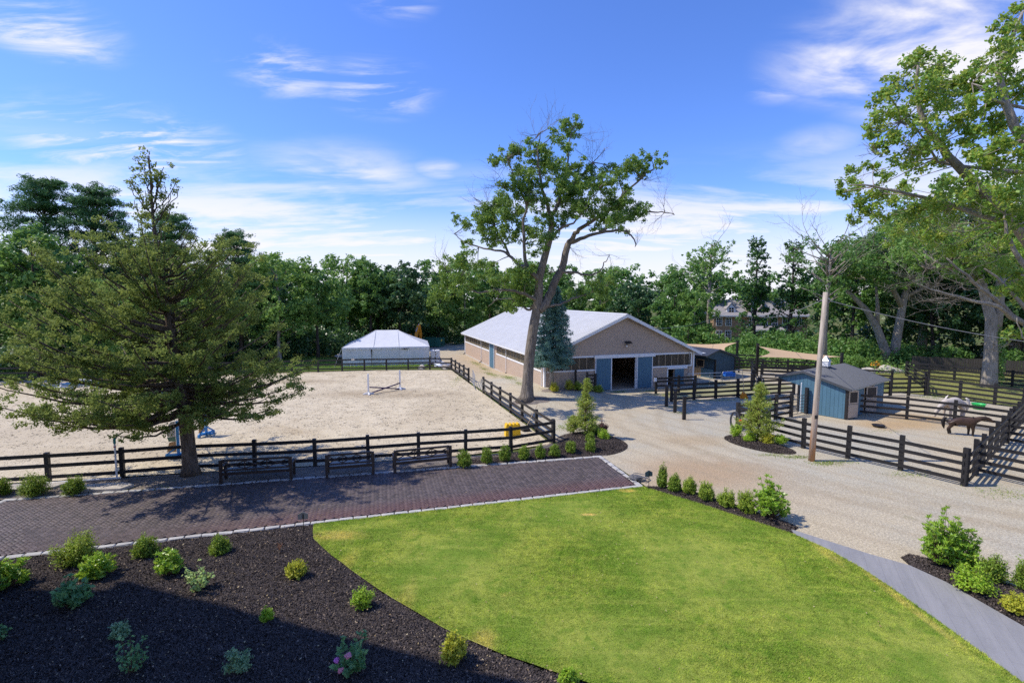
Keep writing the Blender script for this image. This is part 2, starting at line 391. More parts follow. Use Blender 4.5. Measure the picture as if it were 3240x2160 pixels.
def m_leaflitter():
    t = NT('bark_mulch_weathered'); p = t.pos()
    a = t.noise(p, .8, 4); f = t.noise(p, 14, 6, .8); 
    c = t.mix(t.ramp(a, .35, .65), (0.246, 0.202, 0.165), (0.145, 0.131, 0.124)); c = t.mix(t.ramp(f, .45, .75, 0, .7), c, (0.551, 0.473, 0.383))
    return t.done(t.bsdf(c, .95, t.bump(f, .9, .04), 0, .1))
def m_ground():
    t = NT('rough_ground'); p = t.pos()
    a = t.noise(p, .12, 5, .6); b = t.noise(p, 1.1, 5, .7); f = t.noise(p, 9, 4, .7)
    c = t.mix(t.ramp(a, .4, .6), (.085, .13, .03), (.17, .17, .055)); c = t.mix(t.ramp(b, .5, .7, 0, .7), c, (.20, .155, .085))
    c = t.mix(t.ramp(f, .4, .7, .35, 0), c, (.035, .045, .012))
    return t.done(t.bsdf(c, .95, t.bump(f, .9, .08), 0, .1))
def m_walk():
    t = NT('stamped_concrete'); p = t.pos(); q = t.map(p, (1, 1, 1), (0, 0, R(-62)))
    a = t.noise(t.map(q, (.35, 2.2, 1)), 1.6, 6, .65, .6); f = t.noise(p, 20, 5, .7)
    c = t.mix(t.ramp(a, .3, .7), (.25, .243, .24), (.315, .303, .295)); c = t.mix(t.ramp(f, .4, .7, 0, .3), c, (.33, .33, .34))
    br = t.n('ShaderNodeTexBrick', {'Vector': q, 'Scale': 1.0, 'Mortar Size': .008, 'Brick Width': 1.4, 'Row Height': .34, 'Color1': (1, 1, 1, 1), 'Color2': (.9, .9, .9, 1), 'Mortar': (0, 0, 0, 1)})
    c = t.mix(.09, c, t.mix(1, c, br.outputs['Color'], 'MULTIPLY'))
    h = t.math('ADD', t.math('MULTIPLY', a, .5), t.math('MULTIPLY', br.outputs['Fac'], -.25))
    return t.done(t.bsdf(c, .6, t.bump(h, .5, .015), 0, .35))
def m_paver():
    t = NT('clay_paver'); p = t.pos()
    rnd = t.n('ShaderNodeObjectInfo').outputs['Random']; isl = t.n('ShaderNodeNewGeometry').outputs['Random Per Island']
    r = t.math('FRACT', t.math('ADD', rnd, isl))
    c = t.mix(t.ramp(r, 0, 1, 0, 1, False), (.070, .056, .052), (.135, .104, .096))
    c = t.mix(t.ramp(r, .8, 1, 0, .5), c, (.115, .095, .095))
    # redder edges, greyer middle: sky sheen painted into the paver colour
    sx = t.n('ShaderNodeSeparateXYZ', {0: t.map(p, (1, 1, 1), (0, 0, R(-15.8)))}).outputs[1]
    red = t.math('ADD', t.ramp(sx, 18.6, 17.5, 0, .5), t.ramp(sx, 20.6, 22.1, 0, .35))
    gate = t.ramp(t.n('ShaderNodeSeparateXYZ', {0: p}).outputs[0], -12, -6, .15, 1)
    c = t.mix(t.math('MULTIPLY', red, gate), c, (.14, .055, .048))
    st = t.noise(p, .5, 5, .6, .4); c = t.mix(t.ramp(st, .55, .75, 0, .45), c, (.15, .125, .12))
    f = t.noise(p, 40, 4, .7); c = t.mix(t.ramp(f, .5, .75, 0, .25), c, (.19, .16, .155))
    return t.done(t.bsdf(c, .62, t.bump(f, .25, .004), 0, .4))
M_SAND, M_GRAVEL, M_LAWN, M_BLADE, M_MULCH, M_CHIP, M_LITTER, M_GROUND, M_WALK, M_PAVER = m_sand(), m_gravel(), m_lawn(), m_lawn(True), m_mulch(), m_mulch(True), m_leaflitter(), m_ground(), m_walk(), m_paver()
M_GRANITE = simple('granite_edging', (.40, .385, .36), .85, .26, 9, .6, spec=.3)
M_JOINT = simple('joint_sand', (.06, .05, .048), .95, .3, 30, .2, obj=False)
M_STONE = simple('field_stone', (.42, .38, .33), .85, .25, 3, .7, bd=.05)

# ------------------------------------------------------------------ the setting
G = []
for k in range(-9, 10): G.append(k)
gx = sorted(set([-900, -500, -250, -140] + list(range(-90, 91, 3)) + [140, 250, 500, 900]))
gy = sorted(set([-600, -250, -100, -40, -12] + list(range(0, 121, 3)) + [150, 200, 280, 420, 700, 1200]))
gx = sorted(set(gx + [x*.75 for x in range(-8, 20)])); gy = sorted(set(gy + [y*.75 for y in range(38, 76)]))
gv = [(x, y, hgt(x, y)-.07) for y in gy for x in gx]; nx = len(gx)
gf = [(j*nx+i, j*nx+i+1, (j+1)*nx+i+1, (j+1)*nx+i) for j in range(len(gy)-1) for i in range(nx-1)]
gme = bpy.data.meshes.new('ground'); gme.from_pydata(gv, [], gf); gme.update()
tag(mesh_obj('ground', gme, M_GROUND), kind='structure')

RING = [(-64, 12.3), (-18.6, 19.95), (-13.7, 20.9), (-8.7, 21.8), (-2.2, 23.3), (2.0, 25.1), (-2.2, 38.6), (-3.8, 43.6), (-6.2, 51.2), (-12.7, 51.3), (-19.3, 50.0), (-64, 40.5)]
sheet('riding_ring', RING, 1.2, lambda x, y, d: -.012 + .03*S(d/1.5)+.012*math.sin(x*1.3+y)*S(d/2), M_SAND)
YARD = [(2.2, 25.3), (-2.0, 38.7), (-3.6, 43.7), (-6.1, 51.6), (-9, 56), (-9.5, 62), (-15, 72), (-13, 82), (-3, 84), (6, 70), (17, 48), (21, 52), (30, 52), (29, 39.5), (31.6, 38.0), (34.6, 32.8), (40, 24), (48, 8), (16, 4), (12.0, 11.6), (8.7, 15.2), (6.0, 18.6), (5.3, 19.3), (4.2, 23.2)]
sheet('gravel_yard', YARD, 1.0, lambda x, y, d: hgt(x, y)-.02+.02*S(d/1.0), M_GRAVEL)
tag(bpy.data.objects['gravel_yard'], kind='structure')

DRV = [(-18.6, 17.95), (4.15, 23.05), (5.15, 19.22), (-17.9, 12.72)]
drive = sheet('driveway', DRV, 2.0, lambda x, y, d: .012, M_JOINT)
da = R(14.4); dc, ds = math.cos(da), math.sin(da)
bs = .103; ins = [Vector(p) for p in DRV]
def pav_xy(i, j):
    x = (i*math.cos(R(45))-j*math.sin(R(45)))*bs; y = (i*math.sin(R(45))+j*math.cos(R(45)))*bs
    return (-8+x*dc-y*ds, 18+x*ds+y*dc)
cand = []
for i in range(-200, 200):
    for j in range(-200, 200):
        m = (i-j) % 4
        if m == 0: cand.append((*pav_xy(i+1, j+.5), 0))
        elif m == 2: cand.append((*pav_xy(i+.5, j), 1))
cand = np.array(cand)
ok = inpoly_np(cand[:, 0], cand[:, 1], DRV) & (edge_dist(cand[:, 0], cand[:, 1], DRV) > .24)
cand = cand[ok]
prng = np.random.default_rng(3)
rot0 = da+R(45)
def paver_mesh():
    m = MB(); x, y, z = bs-.004, bs/2-.004, .034; b = .006
    m.quad((-x+b, -y+b, z), (x-b, -y+b, z), (x-b, y-b, z), (-x+b, y-b, z))
    P = [(-x, -y), (x, -y), (x, y), (-x, y)]; Q = [(-x+b, -y+b), (x-b, -y+b), (x-b, y-b), (-x+b, y-b)]
    i = 0
    for k in range(4):
        k2 = (k+1) % 4
        m.quad((*P[k], z-b), (*P[k2], z-b), (*Q[k2], z), (*Q[k], z)); m.quad((*P[k], 0), (*P[k2], 0), (*P[k2], z-b), (*P[k], z-b))
    me = m.mesh('paver'); bm = bmesh.new(); bm.from_mesh(me); bmesh.ops.remove_doubles(bm, verts=bm.verts, dist=1e-5); bm.to_mesh(me); bm.free()
    return me
pme = paver_mesh(); pme.materials.append(M_PAVER)
infr = np.abs(cand[:, 0]) < cand[:, 1]*1.0
order = np.argsort(np.where(infr, cand[:, 1], 99))
near = order[:290]; rest = order[290:]
for k in near:
    x, y, t = cand[k]
    o = bpy.data.objects.new('paver', pme); o.location = (x, y, .012+float(prng.uniform(-.0025, .0025))); o.rotation_euler = (0, 0, rot0+(math.pi/2 if t else 0)); link(o, drive)
V0 = np.array([v.co[:] for v in pme.vertices]); F0 = [p.vertices[:] for p in pme.polygons]
c0 = cand[rest]; ang = rot0+np.where(c0[:, 2] > 0, math.pi/2, 0); ca, sa = np.cos(ang), np.sin(ang)
VV = np.empty((len(c0), len(V0), 3), np.float32)
VV[..., 0] = c0[:, None, 0]+ca[:, None]*V0[:, 0]-sa[:, None]*V0[:, 1]; VV[..., 1] = c0[:, None, 1]+sa[:, None]*V0[:, 0]+ca[:, None]*V0[:, 1]
VV[..., 2] = .012+V0[:, 2]+prng.uniform(-.0025, .0025, len(c0))[:, None]
FF = (np.array(F0)[None]+(np.arange(len(c0))*len(V0))[:, None, None]).reshape(-1, 4)
tag(mesh_obj('pavers', np_mesh('pavers', VV.reshape(-1, 3), FF), M_PAVER, drive), kind='stuff')
def stone_mesh(seed, L=.43, W=.18, Hh=.046):
    rng = random.Random(seed); bm = bmesh.new(); bmesh.ops.create_cube(bm, size=1)
    for v in bm.verts: v.co = Vector((v.co.x*L*.97, v.co.y*W, (v.co.z+.5)*Hh))
    bmesh.ops.bevel(bm, geom=[e for e in bm.edges if max(v.co.z for v in e.verts) > Hh*.5], offset=.018, segments=1, affect='EDGES')
    for v in bm.verts: v.co += Vector((rng.uniform(-.02, .02), rng.uniform(-.018, .018), rng.uniform(-.008, .008) if v.co.z > .02 else 0))
    me = bpy.data.meshes.new('edging_stone'); bm.to_mesh(me); bm.free(); me.materials.append(M_GRANITE); return me
stones = [stone_mesh(i) for i in range(6)]
srng = random.Random(8)
for a, b in ((DRV[0], DRV[1]), (DRV[1], DRV[2]), (DRV[2], DRV[3]), (DRV[3], DRV[0])):
    a, b = Vector(a), Vector(b); d = b-a; n = int(d.length/.445); nrm = Vector((-d.y, d.x)).normalized()
    for k in range(n):
        p = a+d*((k+.5)/n)-nrm*.1*(1 if (Vector((-7, 18))-a).dot(nrm) < 0 else -1)*.9
        o = bpy.data.objects.new('edging_stone', srng.choice(stones)); o.location = (p.x, p.y, .004+srng.uniform(-.006, .006)); o.rotation_euler = (srng.uniform(-.02, .02), 0, math.atan2(d.y, d.x)+srng.uniform(-.025, .025)+(math.pi if srng.random() < .5 else 0)); link(o, drive)

LAWN = [(-6.48, 15.93), (-3.4, 16.8), (.95, 18.02), (5.12, 19.2), (6.6, 17.72), (7.75, 16.42), (8.8, 15.25), (9.32, 14.2), (9.57, 13.2), (9.70, 12.0), (9.78, 10.5), (9.83, 9.0), (9.83, 5), (4, 5), (2.2, 8.75), (.8, 9.42), (-.2, 9.9), (-1.6, 10.78), (-3.4, 12.25), (-5.2, 13.95), (-6.1, 14.95)]
lawn = sheet('lawn', LAWN, .5, lambda x, y, d: .03+.015*S(d/.3)+.012*math.sin(x*.9)*math.cos(y*.7)*S(d), M_LAWN, jit=.02)
def scatter(P, n, seed, ymin=8.6, ymax=80, ratio=1.08):
    rng = np.random.default_rng(seed); xs = [p[0] for p in P]; ys = [p[1] for p in P]
    X = rng.uniform(min(xs), max(xs), n); Y = rng.uniform(max(min(ys), ymin), min(max(ys), ymax), n)
    m = inpoly_np(X, Y, P) & (np.abs(X) < Y*ratio); return X[m], Y[m], rng
def blades(name, P, n, hmin, hmax, wd, mat, seed, z0, label, cat, parent=None, ymax=80, lean=.5, kind='stuff'):
    X, Y, rng = scatter(P, n, seed, ymax=ymax); k = len(X)
    a = rng.uniform(0, 2*np.pi, k); h = rng.uniform(hmin, hmax, k); ln = rng.uniform(0, lean, k)*h; b = a+rng.uniform(1, 2.1, k)
    V = np.empty((k, 3, 3), np.float32); dx_, dy_ = np.cos(a)*wd/2, np.sin(a)*wd/2
    V[:, 0] = np.stack([X-dx_, Y-dy_, np.full(k, z0)], 1); V[:, 1] = np.stack([X+dx_, Y+dy_, np.full(k, z0)], 1)
    V[:, 2] = np.stack([X+np.cos(b)*ln, Y+np.sin(b)*ln, z0+h], 1)
    o = mesh_obj(name, np_mesh(name, V.reshape(-1, 3), np.arange(k*3).reshape(-1, 3)), mat, parent)
    return tag(o, label, cat, kind=kind)
blades('grass', LAWN, 620000, .025, .06, .011, M_BLADE, 4, .032, 'short green lawn grass in front of the brick driveway', 'grass', lean=1.2)

BED = [(-18.4, 12.56), (-14.6, 13.64), (-9, 15.22), (-6.5, 15.92), (-6.05, 15.0), (-5.1, 13.85), (-3.3, 12.15), (-1.5, 10.7), (-.1, 9.82), (.9, 9.35), (2.3, 8.65), (4, 5), (-18, 4)]
def nz2(x, y): return math.sin(x*3.1+math.sin(y*2.3)*1.4)*math.sin(y*3.7+math.sin(x*1.9))
sheet('mulch_bed', BED, .28, lambda x, y, d: .0+.05*S(d/.5)+.05*S(d/2.5)+.02*nz2(x, y)*S(d/.4), M_MULCH, jit=.03)
STRIP = [(-24, 16.6), (-18.8, 18.05), (4.1, 23.15), (4.6, 23.25), (5.3, 23.75), (5.8, 24.6), (5.75, 25.7), (5.2, 26.7), (4.2, 27.3), (3.1, 27.25), (2.35, 26.3), (2.0, 25.2), (1.1, 24.3), (-.1, 23.55), (-4.3, 22.75), (-8.6, 21.6), (-13.7, 20.78), (-18.6, 19.65), (-24, 18.6)]
sheet('mulch_strip', smooth_poly(STRIP, 1), .4, lambda x, y, d: .0+(.05+(.16 if x > .8 else .02))*S(d/.9), M_LITTER, jit=.03)
ISL1 = [(.2, 22.35), (4.15, 23.2), (4.7, 23.3), (5.35, 23.8), (5.82, 24.6), (5.75, 25.7), (5.2, 26.7), (4.2, 27.25), (3.2, 27.15), (2.45, 26.2), (2.0, 25.0), (1.2, 24.0), (-2.6, 22.4), (-2.9, 21.75)]
sheet('mulch_mound', smooth_poly(ISL1, 1), .3, lambda x, y, d: .015+(.06+(.17 if x > .8 else .02))*S(d/.9)+.01*nz2(x, y), M_MULCH, jit=.03)
ISL2 = smooth_poly([(11.15, 26.2), (11.7, 26.8), (12.6, 26.4), (13.4, 25.2), (13.75, 23.9), (13.4, 23.3), (12.4, 23.45), (11.5, 24.4), (11.1, 25.4)], 2)
sheet('mulch_mound', ISL2, .25, lambda x, y, d: .004+.16*S(d/.8)+.01*nz2(x, y), M_MULCH, jit=.05)
CHIPS2 = [(ISL2, lambda x, y, d: .004+.16*S(d/.8)+.01*nz2(x, y))]
EDGE = [(5.12, 19.2), (6.62, 17.74), (7.77, 16.44), (8.75, 15.3), (9.25, 15.75), (8.9, 16.35), (7.95, 17.6), (6.9, 18.75), (6.0, 19.3), (5.35, 19.3)]
sheet('mulch_border', EDGE, .3, lambda x, y, d: .006+.09*S(d/.4)+.008*nz2(x, y), M_MULCH, jit=.02)
RBED = [(11.0, 13.35), (11.1, 13.85), (11.5, 14.05), (12.1, 13.6), (12.9, 12.4), (14.5, 10), (15.5, 8), (11.8, 8), (11.62, 10.6), (11.45, 11.6), (11.3, 12.6)]
sheet('mulch_border', RBED, .3, lambda x, y, d: .006+.10*S(d/.4)+.008*nz2(x, y), M_MULCH, jit=.02)
WALK = [(8.88, 15.62), (9.6, 14.8), (10.35, 13.98), (11.0, 13.38), (11.3, 12.55), (11.42, 11.6), (11.55, 10.6), (11.75, 8), (12, 4), (9.75, 4), (9.75, 9.1), (9.68, 10.5), (9.6, 12.1), (9.48, 13.25), (9.25, 14.2), (8.85, 15.2)]
sheet('walkway', WALK, .8, lambda x, y, d: .03, M_WALK)
BARNBED = [(2.0, 36.9), (3.0, 38.0), (6.2, 38.95), (6.9, 38.6), (5.6, 37.7), (4.0, 36.9), (2.6, 36.5)]
sheet('mulch_border', smooth_poly(BARNBED, 1), .4, lambda x, y, d: hgt(x, y)-.01+.06*S(d/.4), M_LITTER, jit=.03)
OAKBED = smooth_poly([(-.2, 34.6), (.6, 33.9), (2.0, 34.0), (2.9, 34.7), (2.4, 35.6), (1.2, 36.0), (.1, 35.6)], 2)
sheet('mulch_mound', OAKBED, .3, lambda x, y, d: hgt(x, y)-.01+.14*S(d/.8), M_LITTER, jit=.03)
GRASSL = [(-64, 41.5), (-19.5, 50.8), (-12.6, 52.1), (-9.4, 52.6), (-9.2, 55.2), (-19, 53.6), (-21, 60), (-30, 66), (-64, 60)]
M_ROUGH = simple('rough_grass', (.10, .16, .032), .95, .45, .5, .9, obj=False, bscale=7, bd=.06)
sheet('grass_verge', GRASSL, 3., lambda x, y, d: -.01+.02*S(d), M_ROUGH)
GR = [(29.2, 39.4), (31.7, 38.2), (34.8, 32.8), (42, 22), (60, 30), (60, 60), (42, 54), (31, 52.5)]
M_DRYG = simple('dry_grass', (.20, .20, .06), .95, .45, .6, .9, obj=False, bscale=7, bd=.05)
sheet('grass_verge', GR, 3., lambda x, y, d: -.01+.02*S(d), M_DRYG)
AI = [(10.9, 38.2), (11.6, 36.0), (22.5, 39.0), (24, 43), (18, 45), (15.6, 42.2)]
sheet('grass_verge', smooth_poly(AI, 1), 1.5, lambda x, y, d: -.002+.016*S(d), simple('thin_grass', (.26, .25, .13), .95, .35, .7, .8, obj=False, bscale=9, bd=.04))
def chips(P, n, seed, zf, name, lab):
    X, Y, rng = scatter(P, n, seed, ymax=30); k = len(X)
    a = rng.uniform(0, 2*np.pi, k); L = rng.uniform(.012, .045, k); W = rng.uniform(.004, .012, k); tl = rng.uniform(-.9, .9, k)
    D_ = edge_dist(X, Y, P); Z = np.array([zf(x, y, d) for x, y, d in zip(X, Y, D_)])+.012
    u = np.stack([np.cos(a)*np.cos(tl), np.sin(a)*np.cos(tl), np.sin(tl)], 1)*L[:, None]; v = np.stack([-np.sin(a), np.cos(a), rng.uniform(-.8, .8, k)], 1)*W[:, None]
    C = np.stack([X, Y, Z], 1); V = np.stack([C-u-v, C+u-v, C+u+v, C-u+v], 1).reshape(-1, 3)
    tag(mesh_obj(name, np_mesh(name, V, np.arange(k*4).reshape(-1, 4)), M_CHIP), lab, 'mulch', kind='stuff')
chips(BED, 260000, 31, lambda x, y, d: .0+.05*S(d/.5)+.05*S(d/2.5)+.02*nz2(x, y)*S(d/.4), 'mulch_chips', 'loose dark wood chips on the planting bed in the foreground')

chips(ISL2, 16000, 33, lambda x, y, d: .004+.16*S(d/.8)+.01*nz2(x, y), 'mulch_chips', 'loose dark wood chips on the small mulch island by the paddock')
chips(smooth_poly(ISL1, 1), 60000, 34, lambda x, y, d: .02+(.06+(.17 if x > .8 else .02))*S(d/.9)+.01*nz2(x, y), 'mulch_chips', 'loose dark wood chips on the mulch mound beside the brick drive')
chips(EDGE, 30000, 35, lambda x, y, d: .006+.09*S(d/.4)+.008*nz2(x, y), 'mulch_chips', 'loose dark wood chips under the shrub row at the lawn edge')
chips(RBED, 60000, 36, lambda x, y, d: .006+.10*S(d/.4)+.008*nz2(x, y), 'mulch_chips', 'loose dark wood chips in the bed right of the walkway')
# ------------------------------------------------------------------ building materials
def m_shingle(name, axis, col, rh=.17, bw=.26):
    t = NT(name); p = t.pos('obj'); s = t.n('ShaderNodeSeparateXYZ', {0: p}).outputs
    q = t.n('ShaderNodeCombineXYZ', {0: s[0 if axis == 'x' else 1], 1: s[2]}).outputs[0]
    b = t.n('ShaderNodeTexBrick', {'Vector': q, 'Scale': 1., 'Mortar Size': .008, 'Mortar Smooth': .3, 'Bias': 0., 'Brick Width': bw, 'Row Height': rh, 'Color1': (0, 0, 0, 1), 'Color2': (1, 1, 1, 1), 'Mortar': (.5, .5, .5, 1)}, offset=.4, squash=.8)
    r = t.n('ShaderNodeSeparateColor', {0: b.outputs['Color']}).outputs[0]
    n = t.noise(p, .5, 4, .6); f = t.noise(t.map(p, (8, 8, 1.5)), 3, 4, .6)
    c = t.mix(t.ramp(r, 0, 1, 0, 1, False), tuple(x*.94 for x in col), tuple(x*1.05 for x in col))
    c = t.mix(t.ramp(n, .3, .75, 0, .3), c, tuple(x*.75 for x in col)); c = t.mix(t.ramp(f, .4, .75, 0, .25), c, tuple(x*1.2 for x in col))
    c = t.mix(t.math('MULTIPLY', b.outputs['Fac'], .32), c, tuple(x*.45 for x in col))
    saw = t.math('FRACT', t.math('DIVIDE', s[2], rh))
    h = t.math('ADD', t.math('MULTIPLY', saw, -.8), t.math('MULTIPLY', b.outputs['Fac'], -.8))
    return t.done(t.bsdf(c, .8, t.bump(h, .45, .012), 0, .2))
TAN = (.50, .385, .295)
M_SHF, M_SHL = m_shingle('tan_shingle_gable', 'x', TAN), m_shingle('tan_shingle_side', 'y', TAN)
M_WHITE = simple('white_trim_paint', (.74, .74, .74), .55, .06, 3, .08)
M_MROOF = simple('pale_metal_roof', (.46, .46, .455), .55, .14, .9, .06, spec=.4, metal=.1)
M_BLUE = simple('slate_blue_paint', (.075, .16, .225), .55, .16, 4, .12, stretch=(1, 1, .3))
M_BLUED = simple('dark_slate_blue_paint', (.045, .085, .115), .6, .16, 4, .12, stretch=(1, 1, .3))
M_DROOF = simple('charcoal_metal_roof', (.075, .08, .09), .42, .12, 2, .05, spec=.5, metal=.25)
M_BLACK = simple('black_fence_paint', (.0165, .0155, .0165), .48, .45, 7, .35, spec=.45, stretch=(.5, 4, 4))
M_BROWNP = simple('dark_brown_bench_paint', (.036, .024, .02), .45, .3, 6, .2, spec=.5, stretch=(.5, 3, 3))
M_GALV = simple('galvanised_steel', (.42, .43, .44), .4, .12, 8, .05, metal=.7)
M_DIRT = simple('barn_dirt_floor', (.34, .265, .19), .95, .2, 2, .6)
M_DARKIN = simple('barn_interior_board', (.22, .17, .13), .9, .25, 3, .3)
M_BAREWOOD = simple('bare_pine_board', (.42, .32, .21), .75, .2, 5, .2, stretch=(1, 1, .25))
t = NT('white_tent_vinyl'); n_ = t.noise(t.map(t.pos('obj'), (1, 1, .35)), 1.3, 5, .6); c = t.mix(t.ramp(n_, .3, .75), (.72, .72, .72), (.80, .80, .80))
M_VINYL = t.done(t.n('ShaderNodeMixShader', {0: .14, 1: t.bsdf(c, .5, t.bump(n_, .1, .03), 0, .35), 2: t.n('ShaderNodeBsdfTranslucent', {'Color': c}).outputs[0]}).outputs[0])
M_DARKGLASS = NT('window_glass'); M_DARKGLASS = M_DARKGLASS.done(M_DARKGLASS.bsdf((.02, .022, .025), .12, None, 0, .6))
def m_poly(name, col, dirt, op):
    t = NT(name); p = t.pos('obj')
    w_ = t.n('ShaderNodeTexWave', {'Vector': t.map(p, (1, 1, 0)), 'Scale': 7., 'Distortion': .3}, bands_direction='DIAGONAL').outputs['Fac']
    n = t.noise(t.map(p, (1, 1, .4)), 1.6, 4, .6)
    c = t.mix(t.ramp(n, .3, .7), col, dirt); c = t.mix(t.ramp(w_, .75, 1, 0, .4), c, tuple(x*.5 for x in col))
    b = t.bsdf(c, .35, t.bump(w_, .4, .01), 0, .35); tr = t.n('ShaderNodeBsdfTransparent', {'Color': (.7, .62, .5, 1)}).outputs[0]
    return t.done(t.n('ShaderNodeMixShader', {0: op, 1: tr, 2: b}).outputs[0])
M_POLYF, M_POLYL = m_poly('smoked_polycarbonate', (.10, .08, .06), (.17, .14, .10), .62), m_poly('tan_polycarbonate', (.21, .185, .13), (.29, .25, .175), .62)

# ------------------------------------------------------------------ indoor arena barn
W, LN, EV, RG, UR = 13.47, 28.4, 2.99, 6.04, 6.85
barn = empty('barn', (BX, BY, 0), BA, 'long tan shingled riding barn with pale metal roof and blue sliding doors', 'barn')
T = .14
m = MB()
for (a, b, c, d) in ((0, 4.28, -.5, 1.72), (0, .32, 1.72, 2.79), (4.2, 5.65, 1.72, 2.79), (4.28, 5.65, -.5, 1.72), (7.99, 9.45, -.5, 2.79), (9.45, 10.93, -.5, 1.72), (11.54, W, -.5, 1.72), (10.93, 11.54, 1.5, 1.72), (13.2, W, 1.72, 2.79), (5.65, 7.99, 2.64, 2.79)):
    m.box(a, b, 0, T, c, d)
m.prism([(0, 0, 2.79), (W, 0, 2.79), (W, 0, EV), (UR, 0, RG-.06), (0, 0, EV)], (0, T, 0))
m.obj('front_wall', M_SHF, barn)
m = MB().box(0, T, T+.001, LN, -.4, 1.72); m.box(0, T, T+.001, LN, 2.78, EV)
for a, b in ((T+.001, .62), (13.42, 16.0), (LN-.25, LN)): m.box(0, T, a, b, 1.72, 2.78)
m.obj('side_wall', M_SHL, barn)
m = MB().box(W-T, W, T+.001, LN, -.4, 1.72).box(W-T, W, T+.001, LN, 2.78, EV).box(W-T, W, T+.001, .62, 1.72, 2.78).box(W-T, W, LN-.25, LN, 1.72, 2.78); m.obj('side_wall', M_SHL, barn)
m = MB().prism([(T, LN-T, 2.8), (W-T, LN-T, 2.8), (W-T, LN-T, EV), (UR, LN-T, RG-.06), (T, LN-T, EV)], (0, T, 0)).box(T, .8, LN-T, LN, -.4, 2.8).box(4.4, W-T, LN-T, LN, -.4, 2.8); m.obj('back_wall', M_SHF, barn)  # unseen doorway added in the back wall to let daylight inside
MB().box(T, W-T, T, LN-T, .0, .03).obj('floor', M_DIRT, barn)
MB().box(T, W-T, 15.0, 15.1, .03, 1.4).obj('kick_board', M_DARKIN, barn)
for k in range(5):
    for s_ in (T+.1, W-T-.25): boxo('inner_post', M_DARKIN, barn, (s_+.08, 3+k*5.5, 1.5), (.16, .16, 3.0))
MB().box(0-.02, W, -.06, -.002, -.5, .03).obj('foundation', simple('foundation_concrete', (.45, .42, .38), .9, .15, 2, .3), barn)
MB().box(-.05, -.002, 0, LN, -.5, .12).obj('foundation', bpy.data.materials['foundation_concrete'], barn)
def ribbed(u0, z0, u1, z1, v0, v1, pitch=.3, h=.022, wd=.05):
    mm = MB(); st = []; v = v0
    while v < v1-.02:
        st += [(v, 0), (v+.02, h), (v+wd, h), (v+wd+.02, 0)]; v += pitch
    st.append((v1, 0)); n = Vector((-(z1-z0), 0, (u1-u0))).normalized(); n = n if n.z > 0 else -n
    for (va, ha), (vb, hb) in zip(st[:-1], st[1:]):
        a = Vector((u0, va, z0))+n*ha; b = Vector((u1, va, z1))+n*ha; c = Vector((u1, vb, z1))+n*hb; d = Vector((u0, vb, z0))+n*hb
        mm.quad(a, b, c, d)
    lo = -n*.05
    mm.prism([Vector((u0, v0, z0))+lo, Vector((u1, v0, z1))+lo, Vector((u1, v0, z1))+lo*.1, Vector((u0, v0, z0))+lo*.1], (0, v1-v0, 0))
    return mm
pt_ = (RG-EV)/UR
zl = EV-.42*pt_; pr = (RG-EV)/(W-UR); zr = EV-.42*pr
ribbed(-.42, zl+.04, UR, RG+.04, -.38, LN+.38, .38).obj('roof_slope', M_MROOF, barn)
ribbed(W+.42, zr+.04, UR, RG+.04, -.38, LN+.38, .38).obj('roof_slope', M_MROOF, barn)
MB().prism([(UR-.22, -.4, RG-.04), (UR, -.4, RG+.075), (UR+.22, -.4, RG-.04), (UR, -.4, RG+.05)], (0, LN+.8, 0)).obj('ridge_cap', M_MROOF, barn)
for (ua, za, ub, zb) in ((-.42, zl, UR, RG), (W+.42, zr, UR, RG)):
    for vv in (-.42, LN+.36):
        MB().prism([(ua, vv, za-.2), (ub, vv, zb-.22), (ub, vv, zb+.02), (ua, vv, za+.02)], (0, .045, 0)).obj('rake_board', M_WHITE, barn)
    MB().prism([(ua, -.37, za-.06), (ub, -.37, zb-.08), (ub, -.37, zb-.06), (ua, -.37, za-.04)], (0, .36, 0)).obj('soffit', M_WHITE, barn)
for uu in (-.48, W+.42):
    MB().prism([(uu, -.36, zl-.12), (uu+.1, -.36, zl-.12), (uu+.12, -.36, zl+.0), (uu-.02, -.36, zl+.0)], (0, LN+.72, 0)).obj('gutter', M_WHITE, barn)
    MB().box(min(uu+.12, uu+.5), max(uu+.12, uu+.5)-.02, -.35, LN+.35, zl-.09, zl-.06).obj('soffit', M_WHITE, barn)
